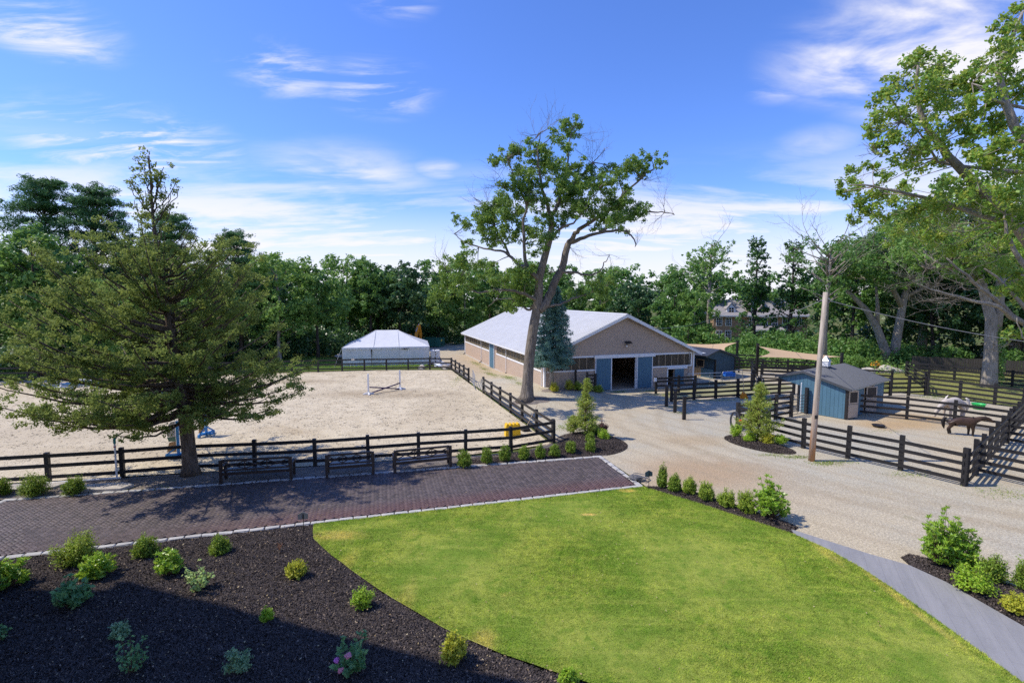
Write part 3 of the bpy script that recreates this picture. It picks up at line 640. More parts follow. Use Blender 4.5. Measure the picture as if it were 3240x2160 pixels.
# corner boards and window trim
for a in (-.022, W-.12): MB().box(a, a+.142, -.02, .12, -.3, 2.96).obj('corner_board', M_WHITE, barn)
for a in (-.022,): MB().box(a, a+.02, .122, .26, -.3, 2.9).obj('corner_board', M_WHITE, barn)
MB().box(-.022, -.001, LN-.2, LN, -.3, 2.9).obj('corner_board', M_WHITE, barn)
for a, b in ((.2, 4.26), (9.38, 13.25)):
    MB().box(a, b, -.03, -.001, 1.64, 1.76).obj('window_sill', M_WHITE, barn); MB().box(a, b, -.03, -.001, 2.70, 2.83).obj('window_head', M_WHITE, barn)
MB().box(13.13, 13.25, -.032, -.002, 1.76, 2.70).obj('window_jamb', M_WHITE, barn); MB().box(9.38, 9.46, -.032, -.002, 1.76, 2.70).obj('window_jamb', M_WHITE, barn)
def panes(front, a, b, n, mat):
    st = (b-a)/n
    for k in range(n):
        x0, x1 = a+k*st, a+(k+1)*st
        if front:
            p = MB().box(x0+.02, x1-.02, .05, .06, 1.74, 2.74).obj('window_pane', mat, barn)
            MB().box(x1-.02, x1+.02, .03, .09, 1.74, 2.74).obj('mullion', M_BAREWOOD, p)
        else:
            p = MB().box(.05, .06, x0+.02, x1-.02, 1.74, 2.76).obj('window_pane', mat, barn)
            MB().box(.03, .09, x1-.02, x1+.02, 1.74, 2.76).obj('mullion', M_BAREWOOD, p)
    if front: MB().box(a, b, .065, .10, 2.20, 2.27).obj('window_rail', M_BAREWOOD, barn)
    else: MB().box(.065, .10, a, b, 2.20, 2.27).obj('window_rail', M_BAREWOOD, barn)
panes(True, .32, 4.2, 6, M_POLYF); panes(True, 9.46, 13.13, 6, M_POLYF)
for a, b, n in ((.62, 9.9, 9), (9.9, 13.42, 4), (16.0, 19.6, 4), (19.6, 28.15, 8)):
    panes(False, a, b, n, M_POLYL)
    MB().box(-.03, -.001, a-.05, b+.05, 1.62, 1.76).obj('window_sill', M_WHITE, barn); MB().box(-.03, -.001, a-.05, b+.05, 2.70, 2.80).obj('window_head', M_WHITE, barn)
for k in range(9):  # unseen right-wall window band, added to brighten the interior
    a_, b_ = .62+k*(LN-.87)/9, .62+(k+1)*(LN-.87)/9
    MB().box(W-.06, W-.05, a_+.03, b_-.03, 1.74, 2.76).obj('window_pane', M_POLYL, barn)
for v in (.45, 9.9, 19.6, 28.3):
    d_ = MB().tube([(-.43, v, 2.72), (-.4, v, 2.6), (-.1, v, 2.5), (-.07, v, 2.4), (-.07, v, .25)], .035, 6).obj('downspout', M_WHITE, barn)
    MB().tube([(-.07, v, .3), (-.09, v, .12), (-.3, v, .05)], .045, 6).obj('downspout_boot', M_BLACK, d_)
def board_door(name, x0, x1, z0, z1, axis, off, n, parent, mat=M_BLUE):
    d = empty(name); d.parent = parent
    st = (x1-x0)/n
    for k in range(n):
        a, b = x0+k*st+.004, x0+(k+1)*st-.004; o_ = off-.004*(k % 2)
        if axis == 'x': boxo('board', mat, d, ((a+b)/2, o_, (z0+z1)/2), (b-a, .035, z1-z0))
        else: boxo('board', mat, d, (o_, (a+b)/2, (z0+z1)/2), (.035, b-a, z1-z0))
    if axis == 'x': boxo('backing', mat, d, ((x0+x1)/2, off+.022, (z0+z1)/2), (x1-x0-.01, .012, z1-z0-.01))
    else: boxo('backing', mat, d, (off+.022, (x0+x1)/2, (z0+z1)/2), (.012, x1-x0-.01, z1-z0-.01))
    return d
for a, b in ((4.3, 5.62), (8.02, 9.35)):
    d = board_door('sliding_door', a, b, .06, 2.62, 'x', -.09, 12, barn)
    for e in (a-.03, b+.03): boxo('door_edge', M_WHITE, d, (e, -.09, 1.34), (.06, .06, 2.56))
MB().box(4.15, 9.62, -.16, -.003, 2.60, 2.86).obj('door_track', M_WHITE, barn)
for e in (5.70, 7.94): MB().box(e-.05, e+.05, -.02, T, 0, 2.62).obj('door_jamb', M_WHITE, barn)
d = board_door('sliding_door', 11.56, 12.44, .06, 1.5, 'x', -.07, 8, barn)
MB().box(10.83, 12.74, -.12, -.003, 1.48, 1.66).obj('door_track', M_WHITE, barn); MB().box(10.84, 10.95, -.03, -.002, 0, 1.48).obj('door_jamb', M_WHITE, barn)
d = board_door('side_door', 14.15, 15.85, .08, 2.6, 'y', -.07, 12, barn)
for e in (14.1, 15.92): boxo('door_edge', M_WHITE, d, (-.07, e, 1.33), (.06, .09, 2.56))
MB().box(-.13, -.003, 14.0, 17.8, 2.56, 2.74).obj('door_track', M_WHITE, barn)
fl = MB(); fl.box(-.05, .05, -.1, -.02, -.1, .05).prism([(-.26, -.42, .02), (.26, -.42, .02), (.26, -.12, .14), (-.26, -.12, .14)], (0, 0, .07))
fl = mesh_obj('floodlight', fl.mesh(), M_BLACK, barn, (7.05, 0, 3.7)); MB().box(-.2, .2, -.40, -.18, .01, .03).obj('lens', M_WHITE, fl)
MB().tube([(6.95, -.12, 3.55), (6.95, -.22, 3.5)], .07, 8).obj('camera_dome', M_WHITE, barn)
MB().tube([(12.95, -.05, 2.9), (12.95, -.05, 1.1)], .02, 6).obj('conduit', M_GALV, barn); MB().box(12.86, 13.04, -.1, -.003, .75, 1.1).obj('meter_box', M_GALV, barn)
MB().tube([(7.0, -.1, 5.6), (8.3, -.25, 5.1), (9.5, -.5, 4.86)], .012, 4).obj('service_cable', M_BLACK, barn)

# ------------------------------------------------------------------ fences
def fence(name, label, posts, rails, ph=1.3, ps=.14, rw=.14, rt=.04, side=1, group=None, cat='fence', mat=M_BLACK, skip=(), seed=0, rail_over=0.):
    rng = random.Random(seed+len(posts)); x0, y0 = posts[0][:2]
    root = empty(name, (x0, y0, 0), 0, label, cat, group)
    zs = [hgt(*p[:2]) for p in posts]
    for k, (x, y) in enumerate(posts):
        h = ph*rng.uniform(.97, 1.04); nx_, ny_ = posts[min(k+1, len(posts)-1)], posts[max(k-1, 0)]
        rz = math.atan2(nx_[1]-ny_[1], nx_[0]-ny_[0])
        boxo('post', mat, root, (x-x0, y-y0, zs[k]+h/2-.05), (ps, ps, h+.1), rot=(rng.uniform(-.015, .015), rng.uniform(-.015, .015), rz))
    for k in range(len(posts)-1):
        if k in skip: continue
        a, b = Vector((*posts[k], zs[k])), Vector((*posts[k+1], zs[k+1])); d = b-a; L = d.length; nr = Vector((-d.y, d.x, 0)).normalized()*side*(ps/2+rt/2+.002)
        for z in rails:
            c = (a+b)/2+nr+Vector((0, 0, z+rng.uniform(-.012, .012)))
            boxo('rail', mat, root, (c.x-x0, c.y-y0, c.z), (L-.006+rail_over, rt, rw*rng.uniform(.95, 1.03)), rot=(0, -math.atan2(d.z+rng.uniform(-.02, .02), L), math.atan2(d.y, d.x)))
    return root
def line(a, b, n): return [(a[0]+(b[0]-a[0])*k/n, a[1]+(b[1]-a[1])*k/n) for k in range(n+1)]
rn = [(-23.6, 18.6), (-21.07, 19.12), (-18.54, 19.68), (-16.01, 20.25), (-13.62, 20.95), (-11.1, 21.3), (-8.66, 21.7), (-6.47, 22.21), (-4.3, 22.75), (-2.18, 23.25), (-.06, 23.75), (2.09, 25.0)]
R3 = (.28, .72, 1.14)
fence('ring_fence', 'black three rail fence along the near side of the sand ring, behind the benches', rn, R3, 1.26, .15, group='three rail fences around the sand ring', side=-1)
fence('ring_fence', 'black three rail fence beside the big oak, ending at the gate gap', [(2.09, 25.2), (1.35, 27.49), (.61, 29.94), (-.1, 32.22), (-.82, 34.4), (-1.5, 36.55), (-2.21, 38.73)], R3, 1.26, .15, group='three rail fences around the sand ring', side=1)
fence('ring_fence', 'short black three rail fence between the gate gap and the far ring corner', line((-3.78, 43.62), (-6.15, 51.1), 4), R3, 1.26, .15, group='three rail fences around the sand ring', side=1)
fence('ring_fence', 'black three rail fence across the far side of the ring before the tent', [(-6.21, 51.32)]+line((-8.45, 51.55), (-17.08, 50.45), 4)+line((-19.29, 49.91), (-48, 43.7), 12)[0:], R3, 1.2, .15, group='three rail fences around the sand ring', side=1)
R4 = (.24, .58, .92, 1.26)
G4 = 'four rail paddock fences'
fence('paddock_fence', 'black four rail fence along the front of the pony paddock, behind the utility pole', [(12.7, 27.96), (13.49, 26.15), (14.34, 24.36), (15.48, 22.75), (16.68, 21.16), (17.8, 19.37)], R4, 1.5, .16, group=G4, side=-1)
fence('paddock_fence', 'black four rail fence from the hose post to the metal gate beside the blue shed', [(12.78, 28.05), (14.4, 29.2), (16.01, 30.2), (17.33, 30.9)], R4, 1.5, .16, group=G4, side=1)
fence('paddock_fence', 'black four rail fence on the right edge, running away from the front paddock corner', line((17.95, 19.45), (33.9, 32.4), 12), R4, 1.5, .16, group=G4, side=-1)
fence('paddock_fence', 'inner black fence dividing the brown pony from the white pony', [(21.7, 31.65), (24.02, 30.26), (25.6, 28.75), (27.0, 26.9)], R4, 1.45, .16, group=G4, side=-1)
fence('paddock_fence', 'black four rail fence behind the white pony', [(31.46, 37.84), (32.49, 36.2), (33.4, 34.5), (34.1, 33.2)], R4, 1.45, .16, group=G4, side=-1)
fence('paddock_fence', 'short black four rail fence between the blue shed and the far paddock corner', [(26.3, 37.2), (28.48, 37.6), (29.95, 37.7), (31.4, 37.9)], R4, 1.45, .16, group=G4, side=1)
fence('paddock_fence', 'farthest black fence at right, in front of the thick leaning trunk', [(37.35, 47.4), (38.3, 46.0), (39.4, 44.6), (40.3, 43.0), (41.4, 41.4), (42.5, 39.8), (43.6, 38.2)], R4, 1.4, .16, group=G4, side=-1)
fence('paddock_fence', 'black fence joining the far paddock corner to the farthest fence', [(31.5, 38.0), (33.5, 40.5), (35.4, 44.0), (37.2, 47.3)], R4, 1.4, .16, group=G4, side=1)
fence('paddock_fence', 'first black fence leaving the right edge, nearest the camera', line((19.5, 20.7), (22.9, 15.0), 3), R4, 1.45, .16, group=G4, side=-1)
fence('paddock_fence', 'second black fence leaving the right edge beyond the nearest one', line((25.2, 25.2), (29.4, 18.2), 3), R4, 1.45, .16, group=G4, side=-1)
fence('paddock_fence', 'long black four rail fence across the yard in front of the small far shed', [(11.35, 35.51), (13.16, 36.1), (14.93, 36.6), (16.73, 37.0), (18.51, 37.47), (20.31, 37.96), (21.6, 38.3)], (.2, .52, .84, 1.16), 1.42, .16, group=G4, side=-1)
pen = fence('paddock_fence', 'short black fence with a bare wooden bottom rail beside the barn corner', [(11.08, 38.47), (12.97, 38.9), (14.4, 39.3)], (.62, .95, 1.2), 1.35, .15, group=G4, side=-1)
boxo('rail', M_BAREWOOD, pen, (1.0, .1, .3), (1.9, .05, .13), rot=(0, 0, math.atan2(.43, 1.89)))
fence('paddock_fence', 'black fence standing against the barn wall, left of the blue doors', [(4.9, 38.55), (5.75, 38.25), (6.45, 38.75)], (.3, .62, .94, 1.2), 1.4, .15, group=G4, side=-1, skip=(0,))
fence('paddock_fence', 'black far pen fence behind the small far shed, under the left shade sail', [(20.5, 50.5), (22.4, 49.5), (24.4, 48.8), (26.4, 48.0), (28.6, 47.2)], R4, 1.4, .16, group=G4, side=-1)
fence('paddock_fence', 'farthest pen fence at the foot of the bushes, left of the large shade sail', [(19.8, 55.5), (22.3, 54.6), (25, 53.6), (27.8, 52.6), (30.5, 51.6)], R4, 1.4, .16, group=G4, side=-1)
fence('paddock_fence', 'pen fence crossing under the large shade sail behind the blue shed', [(22.2, 44.6), (24.6, 44.0), (27, 43.4), (29.4, 42.6), (31.5, 41.5)], R4, 1.4, .16, group=G4, side=-1)
fence('paddock_fence', 'pen fence running back from the yard fence, beyond the hanging orange fork', [(19.0, 39.6), (20.2, 42.0), (21.6, 44.6), (22.6, 47.2)], R4, 1.4, .16, group=G4, side=1)
for k, ((x, y), lab) in enumerate((((10.51, 33.93), 'farthest of three free standing black posts in the yard'), ((10.51, 32.13), 'middle one of three free standing black posts in the yard'), ((10.44, 30.18), 'nearest of three free standing black posts in the yard'))):
    o = MB().box(-.09, .09, -.09, .09, 0, 1.42).prism([(-.09, -.09, 1.42), (.09, -.09, 1.42), (.09, .09, 1.42), (-.09, .09, 1.42)], (0, 0, .03)).obj('hitching_post', M_BLACK, None, loc=(x, y, -.02)); tag(o, lab, 'post', 'free standing posts in the yard')
def pipe_gate(name, a, b, h, label, n=5, z0=.12, mat=M_GALV, r=.022, rails=None):
    a, b = Vector((*a, 0)), Vector((*b, 0)); d = b-a; L = d.length
    g = empty(name, a, math.atan2(d.y, d.x), label, 'gate')
    m = MB(); m.tube([(0, 0, z0), (0, 0, h-.06), (.06, 0, h), (L-.06, 0, h), (L, 0, h-.06), (L, 0, z0), (0, 0, z0)], r, 6); m.obj('frame', mat, g)
    for k in range(1, n): MB().tube([(0, 0, z0+(h-z0)*k/n), (L, 0, z0+(h-z0)*k/n)], r*.8, 6).obj('bar', mat, g)
    for x in (L*.33, L*.66): MB().tube([(x, 0, z0), (x, 0, h)], r*.7, 6).obj('brace', mat, g)
    return g
M_PIPE = simple('dark_grey_pipe_paint', (.10, .105, .115), .4, .2, 5, .05, metal=.4)
pipe_gate('pipe_gate', (17.45, 30.95), (18.75, 31.7), 1.25, 'dark grey pipe gate between the fence and the blue shed wall', 6, mat=M_PIPE)
boxo('gate_post', M_BLACK, bpy.data.objects['pipe_gate'], (1.56, .06, .8), (.18, .18, 1.75))
pipe_gate('pipe_gate', (14.2, 40.6), (17.3, 41.4), 1.2, 'galvanised pipe gate panel standing in front of the small far shed', 4)
pipe_gate('pipe_gate', (17.4, 41.4), (19.6, 42.6), 1.25, 'galvanised pipe gate panel behind the yard fence, right of the small far shed', 5)
pipe_gate('pipe_gate', (-3.4, 43.3), (-2.95, 39.8), 1.15, 'galvanised pipe gate lying open outside the ring gap', 4)
# ------------------------------------------------------------------ tent, dumpster, excavator, pallets
ta = math.atan2(1.8, 9.0); tent = empty('party_tent', (-18.18, 53.83, 0), ta, 'white frame tent with hip roof and side walls beyond the ring', 'tent')
TW, TD, TE, TR = 9.2, 7.4, 1.98, 3.62
def tentroof():
    A = [(0-.05, -.05), (TW+.05, -.05), (TW+.05, TD+.05), (-.05, TD+.05)]; r0, r1 = (3.3, TD/2), (5.75, TD/2); m = MB()
    def patch(pa, pb, qb, qa, n=10, k=8):      # eave pa->pb, ridge qa->qb, sagging cloth
        idx = []
        for i in range(n+1):
            row = []
            for j in range(k+1):
                e = Vector(pa).lerp(Vector(pb), i/n); q = Vector(qa).lerp(Vector(qb), i/n); p = e.lerp(q, j/k)
                z = TE+(TR-TE)*(j/k)-.07*math.sin(math.pi*j/k)-.03*math.sin(math.pi*i/n)*math.sin(math.pi*j/k)
                row.append(len(m.v)); m.v.append((p.x, p.y, z))
            idx.append(row)
        for i in range(n):
            for j in range(k): m.f.append((idx[i][j], idx[i+1][j], idx[i+1][j+1], idx[i][j+1]))
    patch(A[0], A[1], r1, r0); patch(A[1], A[2], r1, r1); patch(A[2], A[3], r0, r1); patch(A[3], A[0], r0, r0)
    return m
tr_ = tentroof().obj('roof', M_VINYL, tent, True)
for x0, x1, y in ((0, 3.3, 0), (TW, 5.75, 0)): MB().tube([(x0, y, TE+.02), ((x0+x1)/2, TD/4, (TE+TR)/2-.04), (x1, TD/2, TR+.01)], .025, 5).obj('seam', M_VINYL, tr_)
for x0, x1 in ((3.25, 3.3), (5.95, 5.75)): MB().tube([(x0, -.04, TE+.02), (x0*.5+x1*.5, TD/4, (TE+TR)/2-.045), (x1, TD/2, TR+.01)], .018, 5).obj('seam', simple('tent_seam', (.45, .46, .48), .6, .05) if x0 < 4 else bpy.data.materials['tent_seam'], tr_)
def curtain(x0, y0, x1, y1, z0, z1, n, amp, seed, nz=6, off=0.):
    rng = random.Random(seed); m = MB(); ph = [rng.uniform(0, 6.28) for _ in range(4)]; d = Vector((x1-x0, y1-y0)); L = d.length; nr = Vector((-d.y, d.x))/L
    for i in range(n+1):
        for j in range(nz+1):
            s = i/n*L; t = j/nz
            o_ = amp*(math.sin(s*2.1+ph[0]+t*.8)*.5+math.sin(s*4.7+ph[1]-t)*.35+math.sin(s*9+ph[2])*.15)*(.3+.7*(1-t))+off
            p = Vector((x0, y0))+d*(i/n)+nr*o_; m.v.append((p.x, p.y, z0+(z1-z0)*t))
    for i in range(n):
        for j in range(nz):
            a = i*(nz+1)+j; m.f.append((a, a+nz+1, a+nz+2, a+1))
    return m
for k, (a, b) in enumerate(((0.02, 3.0), (3.08, 6.0), (6.0, TW-.02))): curtain(a, 0, b, 0, .02, TE-.02, 60, .10, k).obj('side_wall', M_VINYL, tent, True)
curtain(TW-.02, 0, TW-.02, TD, .02, TE-.02, 50, .05, 7).obj('side_wall', M_VINYL, tent, True); curtain(0.02, TD, 0.02, 0, .02, TE-.02, 50, .05, 8).obj('side_wall', M_VINYL, tent, True); curtain(TW, TD, 0, TD, .02, TE-.02, 60, .05, 9).obj('side_wall', M_VINYL, tent, True)
m = MB()
for k in range(46):                                   # scalloped valance
    x = k*TW/46; w_ = TW/46; zt = TE+.03; dp = .16+.05*math.sin(k*2.1)
    m.poly([(x, -.09, zt), (x, -.1, zt-dp), (x+w_*.5, -.12, zt-dp-.06), (x+w_, -.1, zt-dp), (x+w_, -.09, zt)])
m.obj('valance', M_VINYL, tent)
MB().prism([(6.15, -.13, TE-.16), (6.9, -.14, TE-.12), (7.05, -.13, TE-.17), (6.5, -.13, TE-.28)], (0, .01, 0)).obj('dark_gap_patch', M_BLACK, tent); MB().prism([(2.98, -.11, TE-.2), (3.12, -.11, TE-.2), (3.07, -.11, TE-1.0)], (0, .01, 0)).obj('dark_gap_patch', M_BLACK, tent)  # black pieces stand in for the shade inside the tent openings
for x, y in ((0, 0), (3.05, 0), (6.1, 0), (TW, 0), (0, TD), (TW, TD)): MB().tube([(x, y+.06, 0), (x, y+.06, TE)], .035, 8).obj('tent_pole', M_GALV, tent)
MB().tube([(-.05, -.05, TE-.1), (-.75, -.7, .02)], .012, 4).obj('guy_strap', M_VINYL, tent); MB().tube([(.6, -.05, .9), (.95, -.75, .02)], .012, 4).obj('guy_strap', M_VINYL, tent)

M_DGREEN = simple('dumpster_green_paint', (.03, .13, .095), .5, .25, 3, .15)
M_YEL = simple('machine_yellow_paint', (.55, .23, .02), .5, .2, 3, .1)
dm = empty('dumpster', (-13.6, 75.2, 0), R(-16), 'dark green ribbed dumpster near the trees behind the tent', 'dumpster')
m = MB().box(0, 3.0, 0, 1.9, .1, .18).box(0, 3.0, 0, .05, .18, 1.25).box(0, 3.0, 1.85, 1.9, .18, 1.25).box(0, .05, .05, 1.85, .18, 1.25).box(2.95, 3.0, .05, 1.85, .18, 1.25); m.obj('bin', M_DGREEN, dm)
for k in range(9): boxo('rib', M_DGREEN, dm, (.2+k*.325, -.04, .68), (.07, .07, 1.0))
for y in (-.03, 1.93): boxo('top_rail', M_DGREEN, dm, (1.5, y, 1.27), (3.1, .12, .09))
boxo('sign', simple('yellow_sticker', (.65, .5, .08), .5, .05), dm, (3.015, .75, 1.0), (.02, .5, .28)); boxo('pocket', M_BLACK, dm, (3.02, .8, .45), (.03, .3, .3))
ex = empty('excavator', (-14.0, 69.0, 0), R(75), 'yellow excavator arm raised behind the white tent', 'excavator')
for s_ in (-1, 1):
    MB().prism([(-1.1, s_*.75-.2, .1), (1.1, s_*.75-.2, .1), (1.4, s_*.75-.2, .35), (1.1, s_*.75-.2, .62), (-1.1, s_*.75-.2, .62), (-1.4, s_*.75-.2, .35)], (0, .4, 0)).obj('track', M_BLACK, ex)
MB().box(-1.1, .9, -.85, .85, .62, 1.35).prism([(-1.1, -.8, 1.35), (-.2, -.8, 1.35), (-.2, -.8, 1.7), (-1.0, -.8, 1.6)], (0, 1.6, 0)).obj('body', M_YEL, ex)
cb = MB().box(-.1, .85, .1, .85, 1.35, 1.42).box(-.1, .85, .1, .85, 2.25, 2.32).obj('cab', M_YEL, ex)
for x, y in ((-.06, .14), (.81, .14), (-.06, .81), (.81, .81)): boxo('cab_pillar', M_YEL, cb, (x, y, 1.83), (.07, .07, .85))
boxo('cab_glass', M_DARKGLASS, cb, (.38, .48, 1.83), (.84, .68, .8))
MB().prism([(.8, -.35, 1.0), (1.0, -.35, 1.2), (1.9, -.35, 2.9), (2.2, -.35, 3.4), (2.75, -.35, 3.55), (2.7, -.35, 3.2), (2.35, -.35, 2.95), (1.3, -.35, .95)], (0, .34, 0)).obj('boom', M_YEL, ex)
MB().prism([(2.5, -.3, 3.6), (2.8, -.3, 3.55), (3.3, -.3, 2.2), (3.15, -.3, 1.1), (3.0, -.3, 1.15), (2.85, -.3, 2.3)], (0, .26, 0)).obj('dipper_arm', M_YEL, ex)
MB().tube([(1.55, -.18, 2.6), (2.6, -.18, 3.65)], .06, 8).obj('hydraulic_ram', M_GALV, ex)
MB().prism([(2.85, -.5, 1.2), (3.35, -.5, 1.2), (3.5, -.5, .7), (3.2, -.5, .35), (2.8, -.5, .6)], (0, .7, 0)).obj('bucket', M_YEL, ex)
pl = empty('wrapped_pallet', (-9.0, 55.6, 0), R(12), 'shrink wrapped white bags stacked on a pallet beside the tent', 'pallet')
for j in range(3): boxo('pallet_board', M_BAREWOOD, pl, (.5, .15+.35*j, .07), (1.1, .12, .12))
for k in range(7):
    for j in range(2):
        m = MB().box(-.27, .27, -.48, .48, -.1, .1); me = m.mesh('feed_bag'); bm = bmesh.new(); bm.from_mesh(me); bmesh.ops.bevel(bm, geom=bm.edges[:], offset=.07, segments=2, affect='EDGES'); bm.to_mesh(me); bm.free()
        mesh_obj('feed_bag', me, M_VINYL, pl, (.25+j*.53+.03*math.sin(k*3+j), .5, .24+k*.2), (0, 0, .06*math.sin(k*5+j)))
M_TARP = simple('white_tarp', (.62, .64, .68), .5, .1, 2, .2)
def lump(name, mat, loc, sx, sy, sz, seed, label=None, cat=None, rough=.25, group=None, parent=None):
    bm = bmesh.new(); bmesh.ops.create_icosphere(bm, subdivisions=3, radius=1); rng = random.Random(seed); o_ = [rng.uniform(0, 6) for _ in range(6)]
    for v in bm.verts:
        n = 1+rough*(math.sin(v.co.x*3+o_[0])*math.sin(v.co.y*3.3+o_[1])+.6*math.sin(v.co.z*5+v.co.x*4+o_[2]))
        v.co = Vector((v.co.x*sx*n, v.co.y*sy*n, max(-.12, v.co.z*sz*n)))
    me = bpy.data.meshes.new(name); bm.to_mesh(me); bm.free()
    o = mesh_obj(name, me, mat, parent, loc); return tag(o, label, cat, group)
lump('tarp_bundle', M_TARP, (-7.6, 54.2, .03), .75, .5, .35, 3, 'crumpled white tarp on the ground right of the tent', 'tarp', .35)
lump('boulder', M_STONE, (-9.4, 52.0, .05), .45, .35, .3, 4, 'pale boulder at the tent corner behind the far ring fence', 'rock')
lump('boulder', M_STONE, (-6.9, 52.2, .05), .5, .35, .32, 14, 'pale boulder outside the far right corner of the ring', 'rock')
lump('stone_pile', M_STONE, (-20.5, 62.5, .05), 1.5, .8, .45, 6, 'pale heap of stone in the grass left of the tent', 'rock', .4)
lump('boulder', M_STONE, (37.2, 49.6, .05), 1.3, .8, .55, 7, 'big pale boulder left of the farthest black fence', 'rock', .2)
lump('boulder', M_STONE, (34.9, 49.2, .1), .7, .5, .45, 8, 'smaller pale boulder beside the double trunk tree', 'rock', .2)
sl_ = MB().prism([(-1.1, -.3, 0), (.9, -.36, 0), (1.15, .1, 0), (.6, .38, 0), (-1.0, .3, 0)], (0, 0, .11)).obj('stone_slab', M_STONE, None, loc=(-15.9, 18.95, .03), rot=(0, 0, R(8))); tag(sl_, 'flat pale stone slab in the mulch beside the left hedge shrubs', 'stone')
sl_ = MB().prism([(-1.6, -.3, 0), (1.4, -.36, 0), (1.7, .1, 0), (.6, .42, 0), (-1.4, .3, 0)], (0, 0, .12)).obj('stone_slab', M_STONE, None, loc=(-19.1, 18.95, .02), rot=(0, 0, R(12))); tag(sl_, 'long pale stone slab at the left edge behind the hedge shrubs', 'stone')

# ------------------------------------------------------------------ blue pony sheds
def shed(loc, rz, label, L, door_side, mats, cup=True):
    # local: x along the gable from the low eave wall (0) to the high wall (2.76) and overhang, y along the ridge
    bl, rf = mats
    s = empty('pony_shed', loc, rz, label, 'shed')
    E0, PK, PZ, OE, OZ, LW = 1.9, 2.5, 2.62, 4.25, 2.12, 2.76
    def top(x): return E0+(PZ-E0)*x/PK if x <= PK else PZ+(OZ-PZ)*(x-PK)/(OE-PK)
    for y, sg in ((0, -1), (L, 1)):
        n = 12; st = LW/n
        wall = empty('gable_wall'); wall.parent = s
        for k in range(n):
            a, b = k*st+.006, (k+1)*st-.006; yy = y+sg*.02+.003*(k % 2)
            MB().prism([(a, yy, .02), (b, yy, .02), (b, yy, top(b)-.03), (a, yy, top(a)-.03)], (0, .03, 0)).obj('board', bl, wall)
        for k in range(5):
            a, b = LW+k*.27+.006, LW+(k+1)*.27-.006
            za, zb = 1.72+(OZ-1.78)*(a-LW)/(OE-LW-.12), 1.72+(OZ-1.78)*(b-LW)/(OE-LW-.12)
            if top(b)-.05 > zb: MB().prism([(a, y+sg*.02, za), (b, y+sg*.02, zb), (b, y+sg*.02, top(b)-.03), (a, y+sg*.02, max(za+.01, top(a)-.03))], (0, .03, 0)).obj('board', bl, wall)
        MB().prism([(.0, y-sg*.03, .02), (LW, y-sg*.03, .02), (LW, y-sg*.03, top(LW)-.05), (PK, y-sg*.03, PZ-.05), (0, y-sg*.03, E0-.05)], (0, sg*.035, 0)).obj('backing', M_BLUED, wall)
    boxo('corner_post', M_BLACK, s, (.03, -.0, .93), (.13, .13, 1.82)); boxo('corner_post', M_BLACK, s, (LW+.03, 0, .9), (.12, .12, 1.7))
    # long back wall (high side)
    hw = empty('high_wall'); hw.parent = s
    n = int(L/.3)
    for k in range(n): boxo('board', bl, hw, (LW+.01+.003*(k % 2), (k+.5)*L/n, (top(LW)-.05)/2), (.03, L/n-.012, top(LW)-.08))
    # open low side: dutch doors and board panels
    lw = empty('door_wall'); lw.parent = s
    segs = [('open', .15, 1.15), ('panel', 1.15, 2.6), ('open', 2.6, 3.6), ('open', 3.6, 4.2), ('panel', 4.2, L-.1)]
    for kind, a, b in segs:
        if kind == 'panel':
            n = max(2, int((b-a)/.2))
            for k in range(n): boxo('board', bl, lw, (.0+.003*(k % 2), a+(k+.5)*(b-a)/n, .9), (.03, (b-a)/n-.012, 1.76))
        else:
            boxo('jamb', M_BAREWOOD, lw, (.02, a, .9), (.09, .09, 1.8)); boxo('jamb', M_BAREWOOD, lw, (.02, b, .9), (.09, .09, 1.8))
    MB().box(.05, LW-.05, .05, L-.05, .0, .03).obj('floor', M_DIRT, s)
    M_OLDW = bpy.data.materials.get('weathered_door_paint') or simple('weathered_door_paint', (.42, .36, .29), .8, .25, 4, .3)
    for y in (.08, 2.85):
        d = empty('dutch_door', (-.04, y, .08), R(16 if y < 1 else 24)); d.parent = s
        boxo('lower_leaf', M_OLDW, d, (0, .42, .42), (.05, .84, .82))
        for a, b, c, e in ((.42, .9, .84, .08), (.42, 1.62, .84, .08)): boxo('upper_rail', M_OLDW, d, (0, a, b), (.05, c, e))
        for a in (.05, .8): boxo('upper_stile', M_OLDW, d, (0, a, 1.26), (.05, .09, .66))
        boxo('grille', M_BLACK, d, (0, .42, 1.26), (.02, .66, .64))
    for (xa, xb) in ((-.28, PK), (OE, PK)):
        za = top(xa) if xa < PK else OZ
        if xa < PK: za = E0-(PZ-E0)/PK*.28
        ribbed(xa, za+.06, xb, PZ+.06, -.22, L+.22, .16, .025, .06).obj('roof_slope', rf, s)
        for vv in (-.24, L+.2): MB().prism([(xa, vv, za-.05), (xb, vv, PZ-.05), (xb, vv, PZ+.1), (xa, vv, za+.09)], (0, .04, 0)).obj('rake_board', rf, s)
    boxo('eave_flashing', M_GALV, s, (-.3, L/2, E0-.05), (.03, L+.4, .05))
    if cup:
        c = empty('cupola', (PK, L/2+.1, PZ)); c.parent = s
        boxo('base', rf, c, (0, 0, .02), (.5, .5, .2)); boxo('box', M_WHITE, c, (0, 0, .3), (.42, .42, .4))
        for k in range(4):
            for q in range(4): boxo('louver', M_WHITE, c, (.22*math.cos(q*math.pi/2), .22*math.sin(q*math.pi/2), .17+k*.09), (.34, .03, .02), rot=(0, 0, q*math.pi/2+math.pi/2))
        MB().lathe([(.36, .5), (.30, .56), (.17, .66), (.1, .78), (.02, .84)], 4).obj('cap', M_GALV, c).rotation_euler = (0, 0, R(45))
    return s
